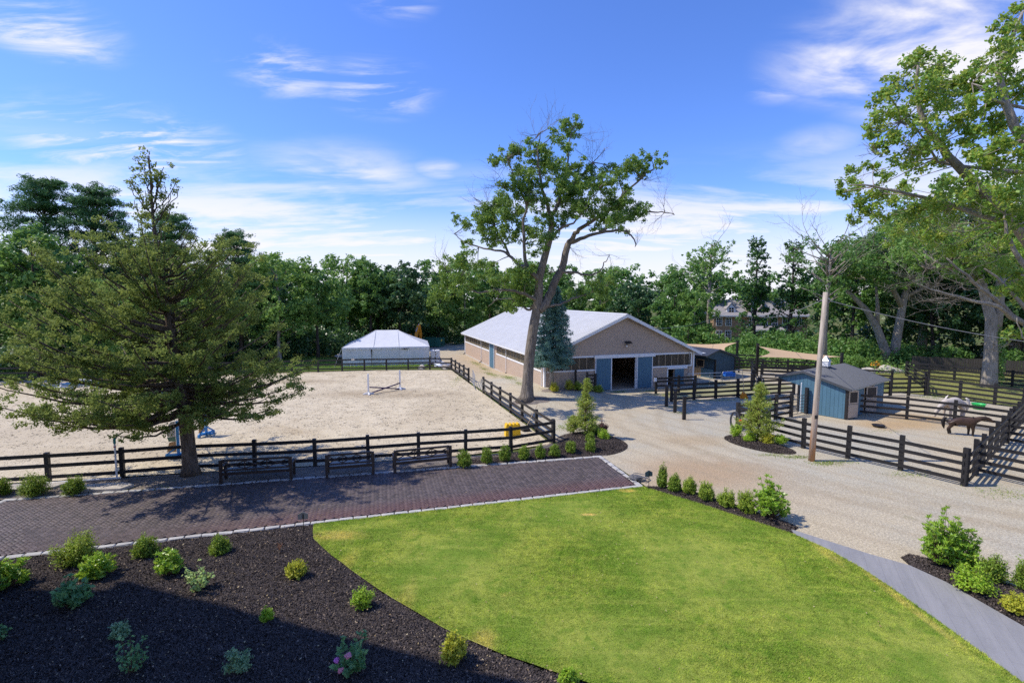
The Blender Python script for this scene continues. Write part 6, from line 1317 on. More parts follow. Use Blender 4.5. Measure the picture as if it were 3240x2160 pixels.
protos = {
 'mid': tree_proto('deciduous_tree', 21, 12, 4.2, 2.2, LF_MID, M_BARKD, 70, 105, .34, .23),
 'mid2': tree_proto('deciduous_tree', 22, 12, 3.9, 1.6, LF_MID, M_BARKD, 66, 105, .34, .23),
 'dark': tree_proto('dark_maple', 23, 11, 4.6, 2.0, LF_DRK, M_BARKD, 84, 110, .34, .25),
 'light': tree_proto('pale_green_tree', 24, 11, 3.8, 1.4, LF_LIT, M_BARKG, 66, 105, .32, .21),
 'thin': tree_proto('slender_tree', 25, 15, 3.6, 6.0, LF_LIT, M_BARKG, 34, 92, .30, .2, tr=.26, limbs=22, bare=4, cr=(.6, 1.1)),
 'ivy': tree_proto('ivy_covered_tree', 26, 14, 2.5, .8, LF_IVY, M_BARKD, 120, 120, .26, .2, 'column', (.7, 1.2), tr=.35),
 'pine': tree_proto('white_pine', 27, 20, 5.0, 4.0, LF_PINE, M_BARKD, 190, 150, .36, .08, 'pine', (1.0, 1.7), tr=.34, limbs=60),
 'pine2': tree_proto('white_pine', 28, 19, 4.6, 4.0, LF_PINE, M_BARKD, 170, 150, .36, .08, 'pine', (1.0, 1.7), tr=.32, limbs=50),
 'bush': tree_proto('thicket_shrub', 29, 3.6, 2.4, .0, LF_LIT, M_BARKD, 40, 150, .24, .17, cr=(.5, .9), tr=.08, limbs=6),
 'bush2': tree_proto('thicket_shrub', 30, 3.4, 2.6, .0, LF_MID, M_BARKD, 40, 150, .24, .17, cr=(.5, .9), tr=.08, limbs=6),
 'bare': tree_proto('half_dead_tree', 31, 14.5, 4.6, 7.0, LF_MID, M_BARKG, 46, 110, .22, .15, tr=.3, limbs=20, bare=14, cr=(.5, .95)),
 'big': tree_proto('shade_tree', 33, 16, 6.2, 5.0, LF_MID, M_BARKG, 100, 95, .32, .22, tr=.5, limbs=20, bare=3, cr=(.9, 1.5)),
}
def put(kind, x, y, s, label, group=None, rz=None, sz=None):
    rz = rng.uniform(0, 6.28) if rz is None else rz; sz = sz or s
    r = copy_thing(protos[kind], (x, y, hgt(x, y)-.05), rz, (s, s, sz), label); r['category'] = 'bush' if 'bush' in kind else 'tree'
    if group: r['group'] = group
    return r
GL, GM, GRt = 'trees behind the left of the ring', 'trees behind the tent', 'trees behind the right paddocks'
for a in [  # left wood
 ('pine', -49.5, 54.5, 1.02, 'tall ragged white pine at the far left, behind the leafy edge tree', GL), ('pine2', -44.3, 54.5, 1.04, 'dense round topped white pine just left of the juniper spire', GL), ('pine2', -30.6, 57.0, .80, 'narrow white pine top showing right of the juniper spire', GL), ('pine', -38.5, 57.5, .86, 'white pine standing behind the juniper', GL),
 ('mid', -43.2, 46.0, 1.18, 'large leafy tree near the left edge behind the ring', GL), ('mid2', -49.5, 47.0, 1.25, 'leafy tree cut by the left edge behind the ring', GL), ('light', -37.0, 47.8, .85, 'paler leafy tree low behind the left side of the juniper', GL), ('dark', -40.0, 53, 1.0, 'dark tree standing under the left pines', GL), ('mid2', -32.8, 51.5, .85, 'lower leafy tree behind the juniper', GL), ('light', -26.6, 57.5, 1.16, 'round bright leafy tree just right of the juniper', GL), ('dark', -30, 60.5, .95, 'dark tree in the gap right of the juniper', GL), ('mid', -23.5, 61.0, .98, 'leafy tree between the juniper and the tent roof', GL),
 # behind tent and barn
 ('light', -24.5, 76, 1.29, 'pale tree behind the tent at its left end', GM), ('dark', -16.6, 74.5, 1.19, 'dark round maple behind the tent ridge', GM), ('mid', -20.5, 73.5, 1.10, 'mid green tree between pale tree and dark maple behind the tent', GM), ('dark', -21.8, 82, 1.2, 'dark tree far behind the left of the tent', GM), ('mid2', -11.5, 80, 1.16, 'leafy tree behind the dumpster', GM), ('light', -7.5, 81, .95, 'pale tree between the dumpster and the barn roof', GM), ('mid', -3.6, 84, 1.15, 'tree rising behind the far left end of the barn roof', GM), ('light', 2.0, 83, 1.15, 'pale tree behind the barn roof, left of the oak trunk', GM), ('mid2', 8.0, 80, 1.1, 'leafy tree behind the barn roof, right of the spruce', GM), ('light', 13.5, 79, 1.15, 'pale rounded tree above the barn ridge', GM), ('dark', 18.6, 74, .95, 'dark tree behind the barn gable', GM), ('mid', 21.8, 68, .82, 'leafy tree right of the barn gable', GM),
 # right
 ('thin', 27.6, 71, 1.12, 'slender pale trunk tree right of the barn', GRt), ('ivy', 32.6, 68, 1.08, 'ivy covered column tree left of the far house', GRt), ('ivy', 36.9, 67, 1.04, 'ivy covered column tree in front of the far house', GRt), ('bare', 32.6, 52.5, 1.0, 'half dead tree with bare spreading limbs behind the utility pole', GRt), ('light', 24.0, 66, .8, 'low pale tree beside the slender trunk', GRt), ('mid', 42.5, 63, 1.15, 'leafy tree right of the half dead one', GRt), ('big', 50.5, 62, 1.0, 'broad shade tree behind the double trunk', GRt), ('big', 58, 58, 1.05, 'broad shade tree deep behind the right paddocks', GRt), ('dark', 47, 56.5, 1.05, 'dark tree in the shade behind the farthest fence', GRt), ('dark', 53.5, 52.5, 1.1, 'dark tree at the right behind the thick trunk', GRt), ('dark', 58, 47, 1.15, 'dark tree at the right edge behind the paddock', GRt), ('mid2', 61, 52, 1.3, 'tall leafy tree at the far right edge', GRt),
 ('bush', 25.0, 62, .95, 'bright bush behind the small far shed', GRt), ('bush2', 28.6, 60.5, 1.0, 'green bush left of the large shade sail', GRt), ('bush2', 32.0, 59, 1.1, 'green bush behind the large shade sail', GRt), ('bush', 35.2, 58, .95, 'light bush behind the right end of the large shade sail', GRt), ('bush2', 38.2, 56, .9, 'leafy bush left of the double trunk tree', GRt), ('bush', 37.2, 51.6, .42, 'low weedy bush beside the pale boulders', GRt), ('bush', 34.3, 50.6, .5, 'low bright bush behind the blue shed roof', GRt), ('bush2', 46, 52.5, .75, 'dark bush against the old board fence', GRt), ('bush2', 50.5, 49.5, .8, 'bush on the old board fence further right', GRt), ('bush2', 22.0, 63, 1.25, 'tall bush beside the barn gable', GRt), ('bush', 30.8, 52.6, .42, 'small bright bush at the foot of the half dead tree', GRt)]: put(*a[:5], group=a[5])
# double trunk tree and the thick trunk with ivy
def forked(loc, stems, label, crown, seed, bark, mat, ivy=None, dens=100, L=.3, Wd=.2):
    rg = random.Random(seed); ng = np.random.default_rng(seed); r = empty('shade_tree', loc, 0, label, 'tree', GRt); m = MB(); tips = []
    for pts, r0, r1 in stems: m.tube([Vector(p) for p in pts], [r0+(r1-r0)*(i/(len(pts)-1)) for i in range(len(pts))], 12); tips.append(Vector(pts[-1])); tips.append(Vector(pts[-2]))
    cl_ = []
    for (cx, cy, cz, rx, rz2, n) in crown:
        for _ in range(n):
            d = Vector((rg.gauss(0, 1), rg.gauss(0, 1), rg.gauss(0, 1))).normalized()*rg.random()**.4; c = Vector((cx+d.x*rx, cy+d.y*rx, cz+d.z*rz2)); cl_.append((*c, rg.uniform(.6, 1.15)))
    for k, c in enumerate(cl_):
        if k % 2 == 0: q = min(tips, key=lambda e: (e-Vector(c[:3])).length); limb(m, curve(q, c[:3], rg, .15, 4), .07, .02, 5)
    for k in range(4): q = rg.choice(tips); spray(m, rg, q, Vector((rg.uniform(-1, .4), rg.uniform(-1, 0), rg.uniform(-.1, .8))), 2.6, .035, 2, 4)
    m.obj('trunk', bark, r, True); sub_ = []
    for (x, y, z, q) in cl_:
        for _ in range(6): d = Vector((rg.gauss(0, 1), rg.gauss(0, 1), rg.gauss(0, .75))).normalized()*q*rg.uniform(.35, .95); sub_.append((x+d.x, y+d.y, z+d.z, q*rg.uniform(.3, .5)))
    leaf_obj('crown', clump_leaves(ng, sub_, dens, L, Wd, .7, .5, .85, 8), mat, r)
    if ivy:
        C = np.array([[x+ng.normal()*.16, y-.42+ng.normal()*.06, z+ng.normal()*.25] for (x, y, z, n) in ivy for _ in range(n)]); leaf_obj('ivy', leaves(ng, C, .16, .13, np.array([[0, -.9, .3]])), LF_LIT, r)
    return r
forked((41.2, 54.5, 0), [([(-.5, 0, -.1), (-.7, 0, 1.5), (-1.7, .1, 4.0), (-2.9, .2, 6.0), (-4.6, .2, 7.6), (-6.4, .2, 9.0)], .55, .12), ([(.1, 0, -.1), (.35, 0, 2.5), (.75, .1, 5.5), (1.1, .2, 7.6), (1.7, .4, 9.4), (2.2, .6, 11.5)], .52, .16), ([(.9, .1, 6.2), (-.3, .2, 8.4), (-.9, .3, 10.2), (-.6, .4, 12)], .3, .12), ([(1.1, .2, 7.4), (2.8, .1, 8.3), (4.4, 0, 9.0), (5.8, 0, 10.2)], .25, .08), ([(-1.7, .1, 4.0), (-1.6, .4, 6.5), (-1.9, .5, 9)], .25, .1)], 'pale double trunk tree behind the blue shed', [(-2, .5, 11.5, 5.4, 3.4, 90), (2.5, .5, 13.5, 5.0, 3.4, 80), (5.5, 0, 11.5, 3.4, 2.4, 40), (-5.5, 0, 10.2, 3.2, 2.2, 40), (.5, -.5, 9.5, 3.0, 1.2, 20)], 41, M_BARKG, LF_MID)
forked((39.3, 41.2, 0), [([(0, 0, -.1), (0, 0, .6), (-.05, 0, 3.0), (-.25, .0, 5.6), (-1.0, .1, 8.0), (-1.9, .2, 10.5), (-2.6, .2, 12.5)], .6, .18), ([(.1, 0, 4.6), (.35, .1, 6.5), (.45, .2, 9), (.3, .3, 12.5)], .42, .2), ([(-1.0, .1, 8.0), (-2.8, -.6, 9.2), (-5.0, -1.0, 9.8), (-6.8, -1.2, 9.6)], .2, .05), ([(.4, .1, 8.0), (2.2, -.3, 9.6), (3.6, -.4, 11)], .2, .07)], 'thick pale trunk with ivy patches behind the paddocks at right', [(-3.2, 0, 13.6, 5.0, 3.4, 95), (1.8, .3, 14.0, 4.6, 3.4, 85), (-5.5, -1, 11.0, 3.0, 2.0, 40), (-2.5, -1, 10.2, 2.5, 1.6, 26), (3.5, -.3, 11.6, 2.2, 1.6, 14)], 42, M_BARKG, LF_LIT, [(.2, 0, 4.4, 90), (.32, 0, 3.7, 80), (.42, 0, 2.9, 90), (.45, 0, 2.2, 110), (.5, 0, 1.5, 90), (.55, 0, .9, 60)])
for pr in protos.values():
    for c in list(pr.children): bpy.data.objects.remove(c)
    bpy.data.objects.remove(pr)
# far woods: one mass nobody could count
def far_wood(name, label, pts, hmin, hmax, n, mat, seed, dens=36, L=.62):
    ng = np.random.default_rng(seed); rg = random.Random(seed); cl_ = []
    for _ in range(n):
        k = rg.randrange(len(pts)-1); a, b = Vector(pts[k]), Vector(pts[k+1]); p = a.lerp(b, rg.random())+Vector((rg.uniform(-4, 4), rg.uniform(-3, 6))); hm = hmin+(hmax-hmin)*(.5+.5*math.sin(p.x*.31+seed)*math.sin(p.x*.13+p.y*.07)); cl_.append((p.x, p.y, hm*rg.random()**.7, rg.uniform(.8, 1.6)))
    V = clump_leaves(ng, cl_, dens, L, L*.7, .7, .6, .85, 8); return tag(leaf_obj(name, V, mat, None), label, 'wood', kind='stuff')
far_wood('far_wood', 'dense mass of far woodland behind the tent and the barn', [(-75, 50), (-55, 62), (-38, 70), (-26, 84), (0, 95), (26, 90), (48, 88)], 8.5, 14.5, 1500, LF_MID, 51)
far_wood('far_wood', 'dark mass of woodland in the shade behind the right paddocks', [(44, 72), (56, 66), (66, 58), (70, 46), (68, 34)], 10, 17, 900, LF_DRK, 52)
far_wood('undergrowth', 'low dark undergrowth along the wood edge behind the ring', [(-60, 47), (-44, 53), (-32, 58), (-25, 66), (-20, 78), (-8, 84)], .6, 3.2, 520, LF_DRK, 53, 60, .36)
far_wood('undergrowth', 'low green undergrowth behind the far pens at right', [(19, 66), (26, 63), (33, 60), (40, 57), (46, 56)], .4, 2.2, 420, LF_MID, 54, 70, .3)
far_wood('undergrowth', 'weedy bank of leaves between the pens and the bushes', [(20, 58.5), (27, 56), (33, 53.5), (36.5, 51.5)], .1, .9, 260, LF_LIT, 55, 80, .24)
ob = lump('orange_shrub', M_TWIG, (36.4, 50.2, .3), .1, .1, .5, 4); ob.name = 'orange_shrub'; tag(ob, 'small orange leaved shrub behind the blue shed roof', 'shrub')
leaf_obj('foliage', clump_leaves(nr, [(0, 0, .55, .4), (.35, .1, .4, .3), (-.3, 0, .4, .3)], 240, .14, .08), LF_ORG, ob)
# old board fence at the back right
M_OLDB = simple('old_grey_board', (.06, .052, .046), .9, .3, 3, .4, stretch=(1, 1, .3))
bf = empty('board_fence', (41, 51.5, 0), 0, 'old dark board fence under the trees at right', 'fence'); p0 = Vector((41, 51.5, 0))
for (a, b, n) in (((41, 51.5), (50, 46.5), 56), ((50, 46.5), (56, 38), 56)):
    for k in range(n):
        q = Vector(a).lerp(Vector(b), (k+.5)/n); boxo('board', M_OLDB, bf, (q.x-p0.x, q.y-p0.y, .7+.03*math.sin(k*7)), (.16, .025, 1.4), rz=math.atan2(b[1]-a[1], b[0]-a[0]))

# ------------------------------------------------------------------ shrubs
def shrub(kind, x, y, w, h, label, seed, group=None, z=None):
    rg = random.Random(seed); ng = np.random.default_rng(seed)
    z = (hgt(x, y)+.06) if z is None else z
    names = {'yew': 'yew_shrub', 'spiky': 'yew_shrub', 'rho': 'rhododendron', 'hyd': 'hydrangea', 'hydp': 'hydrangea', 'hyl': 'hydrangea', 'box': 'boxwood', 'boxy': 'boxwood', 'gold': 'gold_shrub', 'brt': 'leafy_shrub', 'lau': 'laurel_shrub', 'leg': 'leggy_shrub', 'gry': 'grey_shrub', 'pur': 'barberry', 'thu': 'arborvitae', 'yewg': 'yew_shrub'}
    r = empty(names[kind], (x, y, z), 0, label, 'shrub' if kind != 'thu' else 'tree', group)
    R_ = w/2; m = MB(); tips = []
    mat = {'yew': LF_YEW, 'spiky': LF_YEWY, 'yewg': LF_YEWY, 'rho': LF_RHO, 'hyd': LF_HYD, 'hydp': LF_HYD, 'hyl': LF_HYL, 'box': LF_BRT, 'boxy': LF_GLD, 'gold': LF_GLD, 'brt': LF_BRT, 'lau': LF_RHO, 'leg': LF_HYD, 'gry': LF_GRY, 'pur': LF_PUR, 'thu': LF_THU}[kind]
    if kind == 'thu':
        C, U_ = [], []
        m.tube([(0, 0, -.1), (.02, 0, h*.5), (.04, .02, h*.98)], [.05, .035, .006], 6)
        for k in range(int(120*h/2)):
            t_ = (k/(120*h/2))**1.1; zz = h*(.02+.95*t_); q = R_*(1-t_)**.75*(1+.28*math.sin(t_*17+seed)+rg.uniform(-.25, .2))+.05; az = rg.uniform(0, 6.28); a = Vector((.04*t_, 0, zz)); e = a+Vector((math.cos(az)*q, math.sin(az)*q, q*.55))
            m.tube([a, e], [.012, .004], 3, False)
            for _ in range(int(14+q*55)):
                f = rg.uniform(.3, 1.05); c = a.lerp(e, f); C.append((c.x+rg.gauss(0, .05), c.y+rg.gauss(0, .05), c.z+rg.gauss(0, .05))); U_.append((math.cos(az), math.sin(az), .9+rg.uniform(-.5, .6)))
        C = np.array(C); V = leaves(ng, C, ng.uniform(.07, .14, len(C)), ng.uniform(.022, .045, len(C)), None, np.array(U_)*1.2)
    else:
        nst = {'yew': 90, 'spiky': 120, 'yewg': 90, 'rho': 60, 'hyd': 34, 'hydp': 26, 'hyl': 26, 'box': 60, 'boxy': 60, 'gold': 70, 'brt': 60, 'lau': 110, 'leg': 16, 'gry': 30, 'pur': 50}[kind]; C, U_, Ls, Ws = [], [], [], []
        prot = [(rg.uniform(0, 6.28), rg.uniform(.2, 1.3), rg.uniform(.18, .4)) for _ in range(9)]
        for k in range(nst):
            az = rg.uniform(0, 6.28); el = math.asin(rg.random()**.8) if kind not in ('leg', 'hyl', 'hydp') else math.asin(rg.uniform(.3, 1)); ex = 1
            for (pa, pe, ps_) in prot:
                dd = math.cos(el)*math.cos(pe)*math.cos(az-pa)+math.sin(el)*math.sin(pe)
                if dd > .9: ex = max(ex, 1+ps_*(dd-.9)/.1*(1.5 if kind in ('spiky', 'lau', 'leg', 'hyl', 'hydp') else .7))
            rr = rg.uniform(.72, 1.0)*ex/(1.15 if kind in ('spiky', 'lau', 'leg') else 1.08)
            tip = Vector((math.cos(az)*math.cos(el)*R_*rr, math.sin(az)*math.cos(el)*R_*rr, h*(.12+.88*math.sin(el))*rr)); b0 = Vector((tip.x*.12, tip.y*.12, 0)); mid = b0.lerp(tip, .5)+Vector((0, 0, -.04*h)); m.tube([b0, mid, tip], [.012, .008, .004], 4, False)
            d = (tip-mid).normalized()
            if kind in ('yew', 'spiky', 'yewg'):
                for _ in range(46):
                    f = rg.uniform(.45, 1.04); c = b0.lerp(tip, f)+Vector((rg.gauss(0, 1), rg.gauss(0, 1), rg.gauss(0, 1)))*R_*.11; C.append(tuple(c)); U_.append(tuple(d+Vector((0, 0, .5)))); Ls.append(rg.uniform(.05, .09)); Ws.append(rg.uniform(.018, .032))
            elif kind in ('rho', 'lau'):
                for lv in (1.0, .82, .62):
                    cc = b0.lerp(tip, lv)+Vector((rg.gauss(0, 1), rg.gauss(0, 1), rg.gauss(0, .6)))*R_*.07
                    for q in range(9):
                        a2 = q*.7+rg.uniform(-.2, .2); s_ = Vector((math.cos(a2), math.sin(a2), rg.uniform(.1, .9))); ud = (s_+d*.7).normalized(); C.append(tuple(cc+ud*.06)); U_.append(tuple(ud*3)); Ls.append(rg.uniform(.11, .16)); Ws.append(rg.uniform(.032, .046))
            elif kind in ('hyd', 'hydp', 'hyl', 'leg'):
                for q in range(16 if kind == 'hyd' else 13):
                    f = rg.uniform(.35, 1.05); s_ = Vector((rg.gauss(0, 1), rg.gauss(0, 1), rg.gauss(0, .4))).normalized(); C.append(tuple(b0.lerp(tip, f)+s_*R_*.13)); U_.append(tuple(s_*1.6+Vector((0, 0, -.2)))); q2 = {'hyd': .15, 'hydp': .13, 'hyl': .10, 'leg': .09}[kind]; Ls.append(q2*rg.uniform(.7, 1.2)); Ws.append(q2*rg.uniform(.5, .75))
            else:
                for q in range(34):
                    f = rg.uniform(.4, 1.06); c = b0.lerp(tip, f)+Vector((rg.gauss(0, 1), rg.gauss(0, 1), rg.gauss(0, 1)))*R_*.11; C.append(tuple(c)); U_.append(tuple(d)); q2 = .045 if kind in ('box', 'boxy') else .06; Ls.append(q2*rg.uniform(.8, 1.4)); Ws.append(q2*rg.uniform(.45, .75))
        C = np.array(C); C[:, 2] = np.maximum(C[:, 2], .03); nb = np.array([[0, 0, .9]]) if kind in ('hyd', 'hydp', 'hyl', 'leg') else (unit(C-np.array([[0, 0, h*.3]]))*.5+np.array([[0, 0, .3]]))
        V = leaves(ng, C, np.array(Ls), np.array(Ws), nb, np.array(U_))
        if kind == 'hydp':
            for k, (fx, fy, fz, mt) in enumerate(((-.3, -.2, .42, M_PINK), (.02, -.25, .62, M_ROSE), (-.16, -.3, .2, M_ROSE))): lump('flower_head', mt, (fx*w, fy*w, fz*h+.08), .055, .055, .045, k, rough=.3, parent=r)
    m.obj('stems', M_TWIG, r); leaf_obj('foliage', V, mat, r); return r
NB = 'shrubs planted in the foreground mulch bed'
zb = .17
for k, a in enumerate([
 ('rho', -12.75, 12.2, .95, .72, 'glossy green rhododendron cut by the left picture edge', .15), ('spiky', -12.05, 13.4, .98, .85, 'spiky upright yew in the bed near the left end of the driveway', .12), ('rho', -10.9, 12.75, .92, .62, 'round bright rhododendron in front of the spiky yew', .14), ('yew', -10.4, 13.8, .68, .70, 'globe shaped dark yew against the white edging stones', .1), ('rho', -9.1, 12.85, .68, .62, 'smaller bright rhododendron right of the globe yew', .14), ('yew', -8.4, 14.0, .6, .58, 'small globe yew farthest right along the edging stones', .1), ('hyl', -7.85, 12.05, .75, .72, 'pale leggy hydrangea casting a separate shadow on the mulch', .16), ('hyd', -10.45, 11.4, .85, .72, 'dark leaved hydrangea at the edge of the house shadow, left', .17), ('gold', -5.68, 12.72, .58, .42, 'low yellowish shrub alone in the sunlit mulch', .15), ('box', -3.55, 11.42, .56, .46, 'bushy green shrub near the lawn edge in the sunlit mulch', .16), ('box', -5.55, 10.88, .30, .28, 'tiny green shrub right on the house shadow line', .17), ('gry', -8.45, 10.3, .42, .36, 'small grey green shrub alone in the shaded mulch', .17), ('leg', -7.45, 9.3, .70, .72, 'leggy shaded shrub at the bottom edge, left', .17), ('gry', -5.38, 9.3, .55, .46, 'rounded shaded shrub at the bottom edge, middle', .17), ('hydp', -3.15, 9.3, .74, .62, 'shaded hydrangea with pink flower heads at the bottom edge', .17), ('gold', -1.18, 9.65, .55, .58, 'upright yellow green shrub where the shadow meets the sun', .17), ('leg', -10.9, 10.1, .62, .55, 'leafy shrub cut by the left edge in the shade', .17), ('box', 1.08, 9.05, .40, .34, 'small dark shrub at the bottom edge beside the lawn', .1)]): shrub(a[0], a[1], a[2], a[3], a[4], a[5], 100+k, NB, a[6]-.06)
dr = MB()
for k in range(7): dr.tube([(0, 0, 0), (.05*math.cos(k), .05*math.sin(k), .1), (.1*math.cos(k*1.3), .08*math.sin(k), .2)], .006, 4)
tag(dr.obj('dead_twig', simple('rusty_stem', (.25, .11, .05), .9, .2), None, loc=(-6.75, 14.1, .1)), 'tiny rusty dead shrub in the mulch near the tan sign', 'twig')
GH = 'clipped hedge shrubs'
for k, a in enumerate([(-19.1, 18.35, .72, .66, 'hedge shrub cut by the left edge above the driveway'), (-17.85, 18.3, 1.08, .82, 'broad hedge shrub second from the left edge above the driveway'), (-16.45, 18.4, .82, .66, 'hedge shrub beside the flat stone slab')]): shrub('yew', *a[:4], a[4], 200+k, GH, .06)
ordn = ('first', 'second', 'third', 'fourth', 'fifth', 'sixth', 'seventh', 'eighth')
for k, (x, y, w_, h_) in enumerate([(-2.08, 21.45, .62, .72), (-1.11, 21.95, .5, .70), (-.31, 22.22, .5, .70), (.55, 22.52, .52, .58), (1.29, 22.72, .46, .55), (1.98, 22.86, .52, .53), (2.8, 23.38, .48, .6), (3.74, 23.62, .5, .58)]): shrub('yew', x, y, w_*1.12, h_*1.08, ordn[k]+' clipped yew from the benches in the row along the brick drive', 210+k, GH, .07)
G2 = 'planting on the mulch mound'
shrub('thu', 3.83, 26.0, 1.2, 3.05, 'thin ragged arborvitae on the mulch mound beside the brick drive', 301, G2, .2)
for k, a in enumerate([('thu', 3.25, 26.3, .95, .95, 'low golden conifer at the left foot of the ragged arborvitae'), ('yew', 3.9, 24.75, .52, .5, 'yew shrub just below the ragged arborvitae'), ('pur', 4.9, 26.8, .62, .55, 'purple leaved shrub on the mulch mound'), ('brt', 4.7, 25.3, .75, .55, 'bright green shrub at the right of the mulch mound'), ('yewg', 4.35, 26.2, .7, .62, 'golden green shrub right behind the ragged arborvitae')]): shrub(a[0], a[1], a[2], a[3], a[4], a[5], 310+k, G2, .2)
for k, (x, y, w_, h_, kd, lab) in enumerate([(5.82, 19.05, .42, .86, 'yew', 'tallest conical yew beside the dark blue stake sign'), (6.19, 18.7, .55, .66, 'yew', 'second yew from the stake sign along the lawn edge'), (6.66, 18.38, .58, .64, 'yewg', 'third yew from the stake sign along the lawn edge'), (7.05, 17.8, .6, .68, 'yewg', 'fourth yew from the stake sign along the lawn edge'), (7.57, 17.28, .62, .60, 'yewg', 'fifth yew from the stake sign along the lawn edge'), (8.03, 16.78, .68, .76, 'yewg', 'sixth yew from the stake sign along the lawn edge')]): shrub(kd, x, y, w_, h_, lab, 330+k, 'shrubs along the right lawn edge', .08)
shrub('lau', 8.66, 16.35, 1.15, 1.35, 'tall loose leafy shrub ending the row along the lawn edge', 340, 'shrubs along the right lawn edge', .07)
G3 = 'planting on the small mulch island by the paddock'
shrub('thu', 12.6, 25.4, 1.75, 2.95, 'full bushy arborvitae on the mulch island in front of the paddock fence', 351, G3, .14)
for k, a in enumerate([('brt', 11.8, 26.1, .7, .72, 'bright green shrub left of the bushy arborvitae'), ('brt', 12.1, 25.2, .7, .5, 'low bright shrub in front left of the bushy arborvitae'), ('gold', 12.75, 24.75, .75, .56, 'yellow brown shrub in front of the bushy arborvitae'), ('brt', 13.4, 24.7, .68, .45, 'low green shrub at the right end of the mulch island')]): shrub(a[0], a[1], a[2], a[3], a[4], a[5], 360+k, G3, .13)
G5 = 'shrubs in the bed right of the walkway'
for k, a in enumerate([('lau', 11.75, 13.3, 1.0, 1.42, 'largest leafy shrub at the tip of the bed right of the walkway'), ('lau', 12.15, 13.15, .95, 1.0, 'leafy shrub grown into the right side of the largest one'), ('brt', 11.62, 12.1, .95, .62, 'low bright leafed shrub beside the walkway'), ('yew', 12.4, 12.55, .78, .68, 'dark yew behind the low bright shrub near the right edge'), ('yew', 12.95, 12.1, .7, .75, 'dark yew cut by the right edge'), ('gold', 11.85, 11.25, .7, .42, 'low golden shrub at the right edge below the yews')]): shrub(a[0], a[1], a[2], a[3], a[4], a[5], 370+k, G5, .09)
for k, (x, y, w_, h_, lab) in enumerate([(3.1, 36.6, .75, .68, 'gold shrub at the foot of the blue spruce'), (4.3, 37.35, .8, .72, 'gold shrub in the middle of the barn front bed'), (4.95, 37.5, .8, .62, 'gold green shrub left of the fence by the barn doors'), (5.8, 37.75, .75, .62, 'gold green shrub in front of the fence by the barn doors'), (6.6, 38.1, .85, .55, 'gold green shrub nearest the left blue barn door')]): shrub('gold' if k < 2 else 'yewg', x, y, w_, h_, lab, 380+k, 'gold shrubs along the barn front')
# taller grass at the verges
blades('tall_grass', GRASSL, 70000, .12, .35, .03, leafmat('verge_grass_blade', (.07, .14, .02), (.12, .20, .03), (.2, .24, .06), .35), 6, 0, 'tall bright grass between the far ring fence and the wood', 'grass', ymax=66)
blades('tall_grass', GR, 60000, .05, .16, .025, leafmat('dry_grass_blade', (.12, .15, .03), (.2, .21, .06), (.27, .24, .09), .35), 7, 0, 'thin dry grass behind the right paddocks', 'grass', ymax=60)

WEED = leafmat('weed_leaf', (.07, .12, .02), (.12, .17, .035), (.2, .2, .06), .35)
def wpoly(L): c, s2 = math.cos(BA), math.sin(BA); return [(BX+u*c-v*s2, BY+u*s2+v*c) for u, v in L]
wz = []; ngw = np.random.default_rng(91)
for (u, v, ru, rv, n) in ((-1.0, 6, .5, 2.2, 700), (-1.5, 10, .45, 2.5, 700), (-1.0, 14.5, .4, 1.8, 400), (-.8, 19, .5, 2.5, 600), (-1.2, 2.5, .4, 1.2, 250), (8.5, -1.3, .9, .3, 250), (5.9, -.9, .7, .3, 260)):
    U2, V2 = u+ngw.normal(size=n)*ru*.5, v+ngw.normal(size=n)*rv*.5; c_, s2 = math.cos(BA), math.sin(BA); X, Y = BX+U2*c_-V2*s2, BY+U2*s2+V2*c_; wz += [(x, y, hgt(x, y)+.03) for x, y in zip(X, Y)]
for (x, y, rx, ry, n) in ((13.9, 22.0, .5, .3, 320), (13.2, 22.9, .7, .25, 300), (14.6, 22.2, .8, .2, 220), (16.6, 20.6, .8, .3, 160), (18.6, 18.6, .9, .6, 260), (12.2, 23.2, .6, .2, 160), (2.9, 28.3, .5, .7, 200), (11.3, 38.0, 1.2, .4, 320), (11.0, 33.7, .5, .4, 140), (10.9, 31.9, .6, .4, 140), (14.5, 35.9, 2.6, .25, 420), (18.5, 36.9, 2.2, .25, 320), (20.5, 27.5, 1.0, .4, 60), (-4.9, 45.9, .4, 3.5, 500), (31, 36.9, 1, .6, 300), (-14, 18.9, 1.5, .25, 120)):
    X, Y = x+ngw.normal(size=n)*rx*.6, y+ngw.normal(size=n)*ry*.6; wz += [(a, b, hgt(a, b)+.03) for a, b in zip(X, Y)]
wz = np.array(wz); tag(leaf_obj('weeds', leaves(ngw, wz, ngw.uniform(.05, .11, len(wz)), ngw.uniform(.012, .028, len(wz)), None, np.array([[0, 0, .6]])), WEED, None), 'scattered low weeds along the fence lines and barn wall', 'weeds', kind='stuff')
# ------------------------------------------------------------------ far house and the tall house at left
M_HWALL = m_shingle('far_house_shingle', 'x', (.44, .29, .19), .2, .3); M_HROOF = simple('far_house_roof', (.27, .25, .24), .85, .15, 2, .3)
hs_ = empty('far_house', (33.5, 84, 0), R(-4), 'large brown shingled house with grey roof seen between the ivy covered trees', 'house')
MB().box(0, 15, 0, 9, 0, 4.4).obj('wall', M_HWALL, hs_)
rf = MB(); rf.poly([(-.5, -.5, 4.35), (15.5, -.5, 4.35), (13, 4.5, 7.0), (2.2, 4.5, 7.0)]); rf.poly([(15.5, 9.5, 4.35), (-.5, 9.5, 4.35), (2.2, 4.5, 7.0), (13, 4.5, 7.0)]); rf.poly([(-.5, 9.5, 4.35), (-.5, -.5, 4.35), (2.2, 4.5, 7.0)]); rf.poly([(15.5, -.5, 4.35), (15.5, 9.5, 4.35), (13, 4.5, 7.0)])
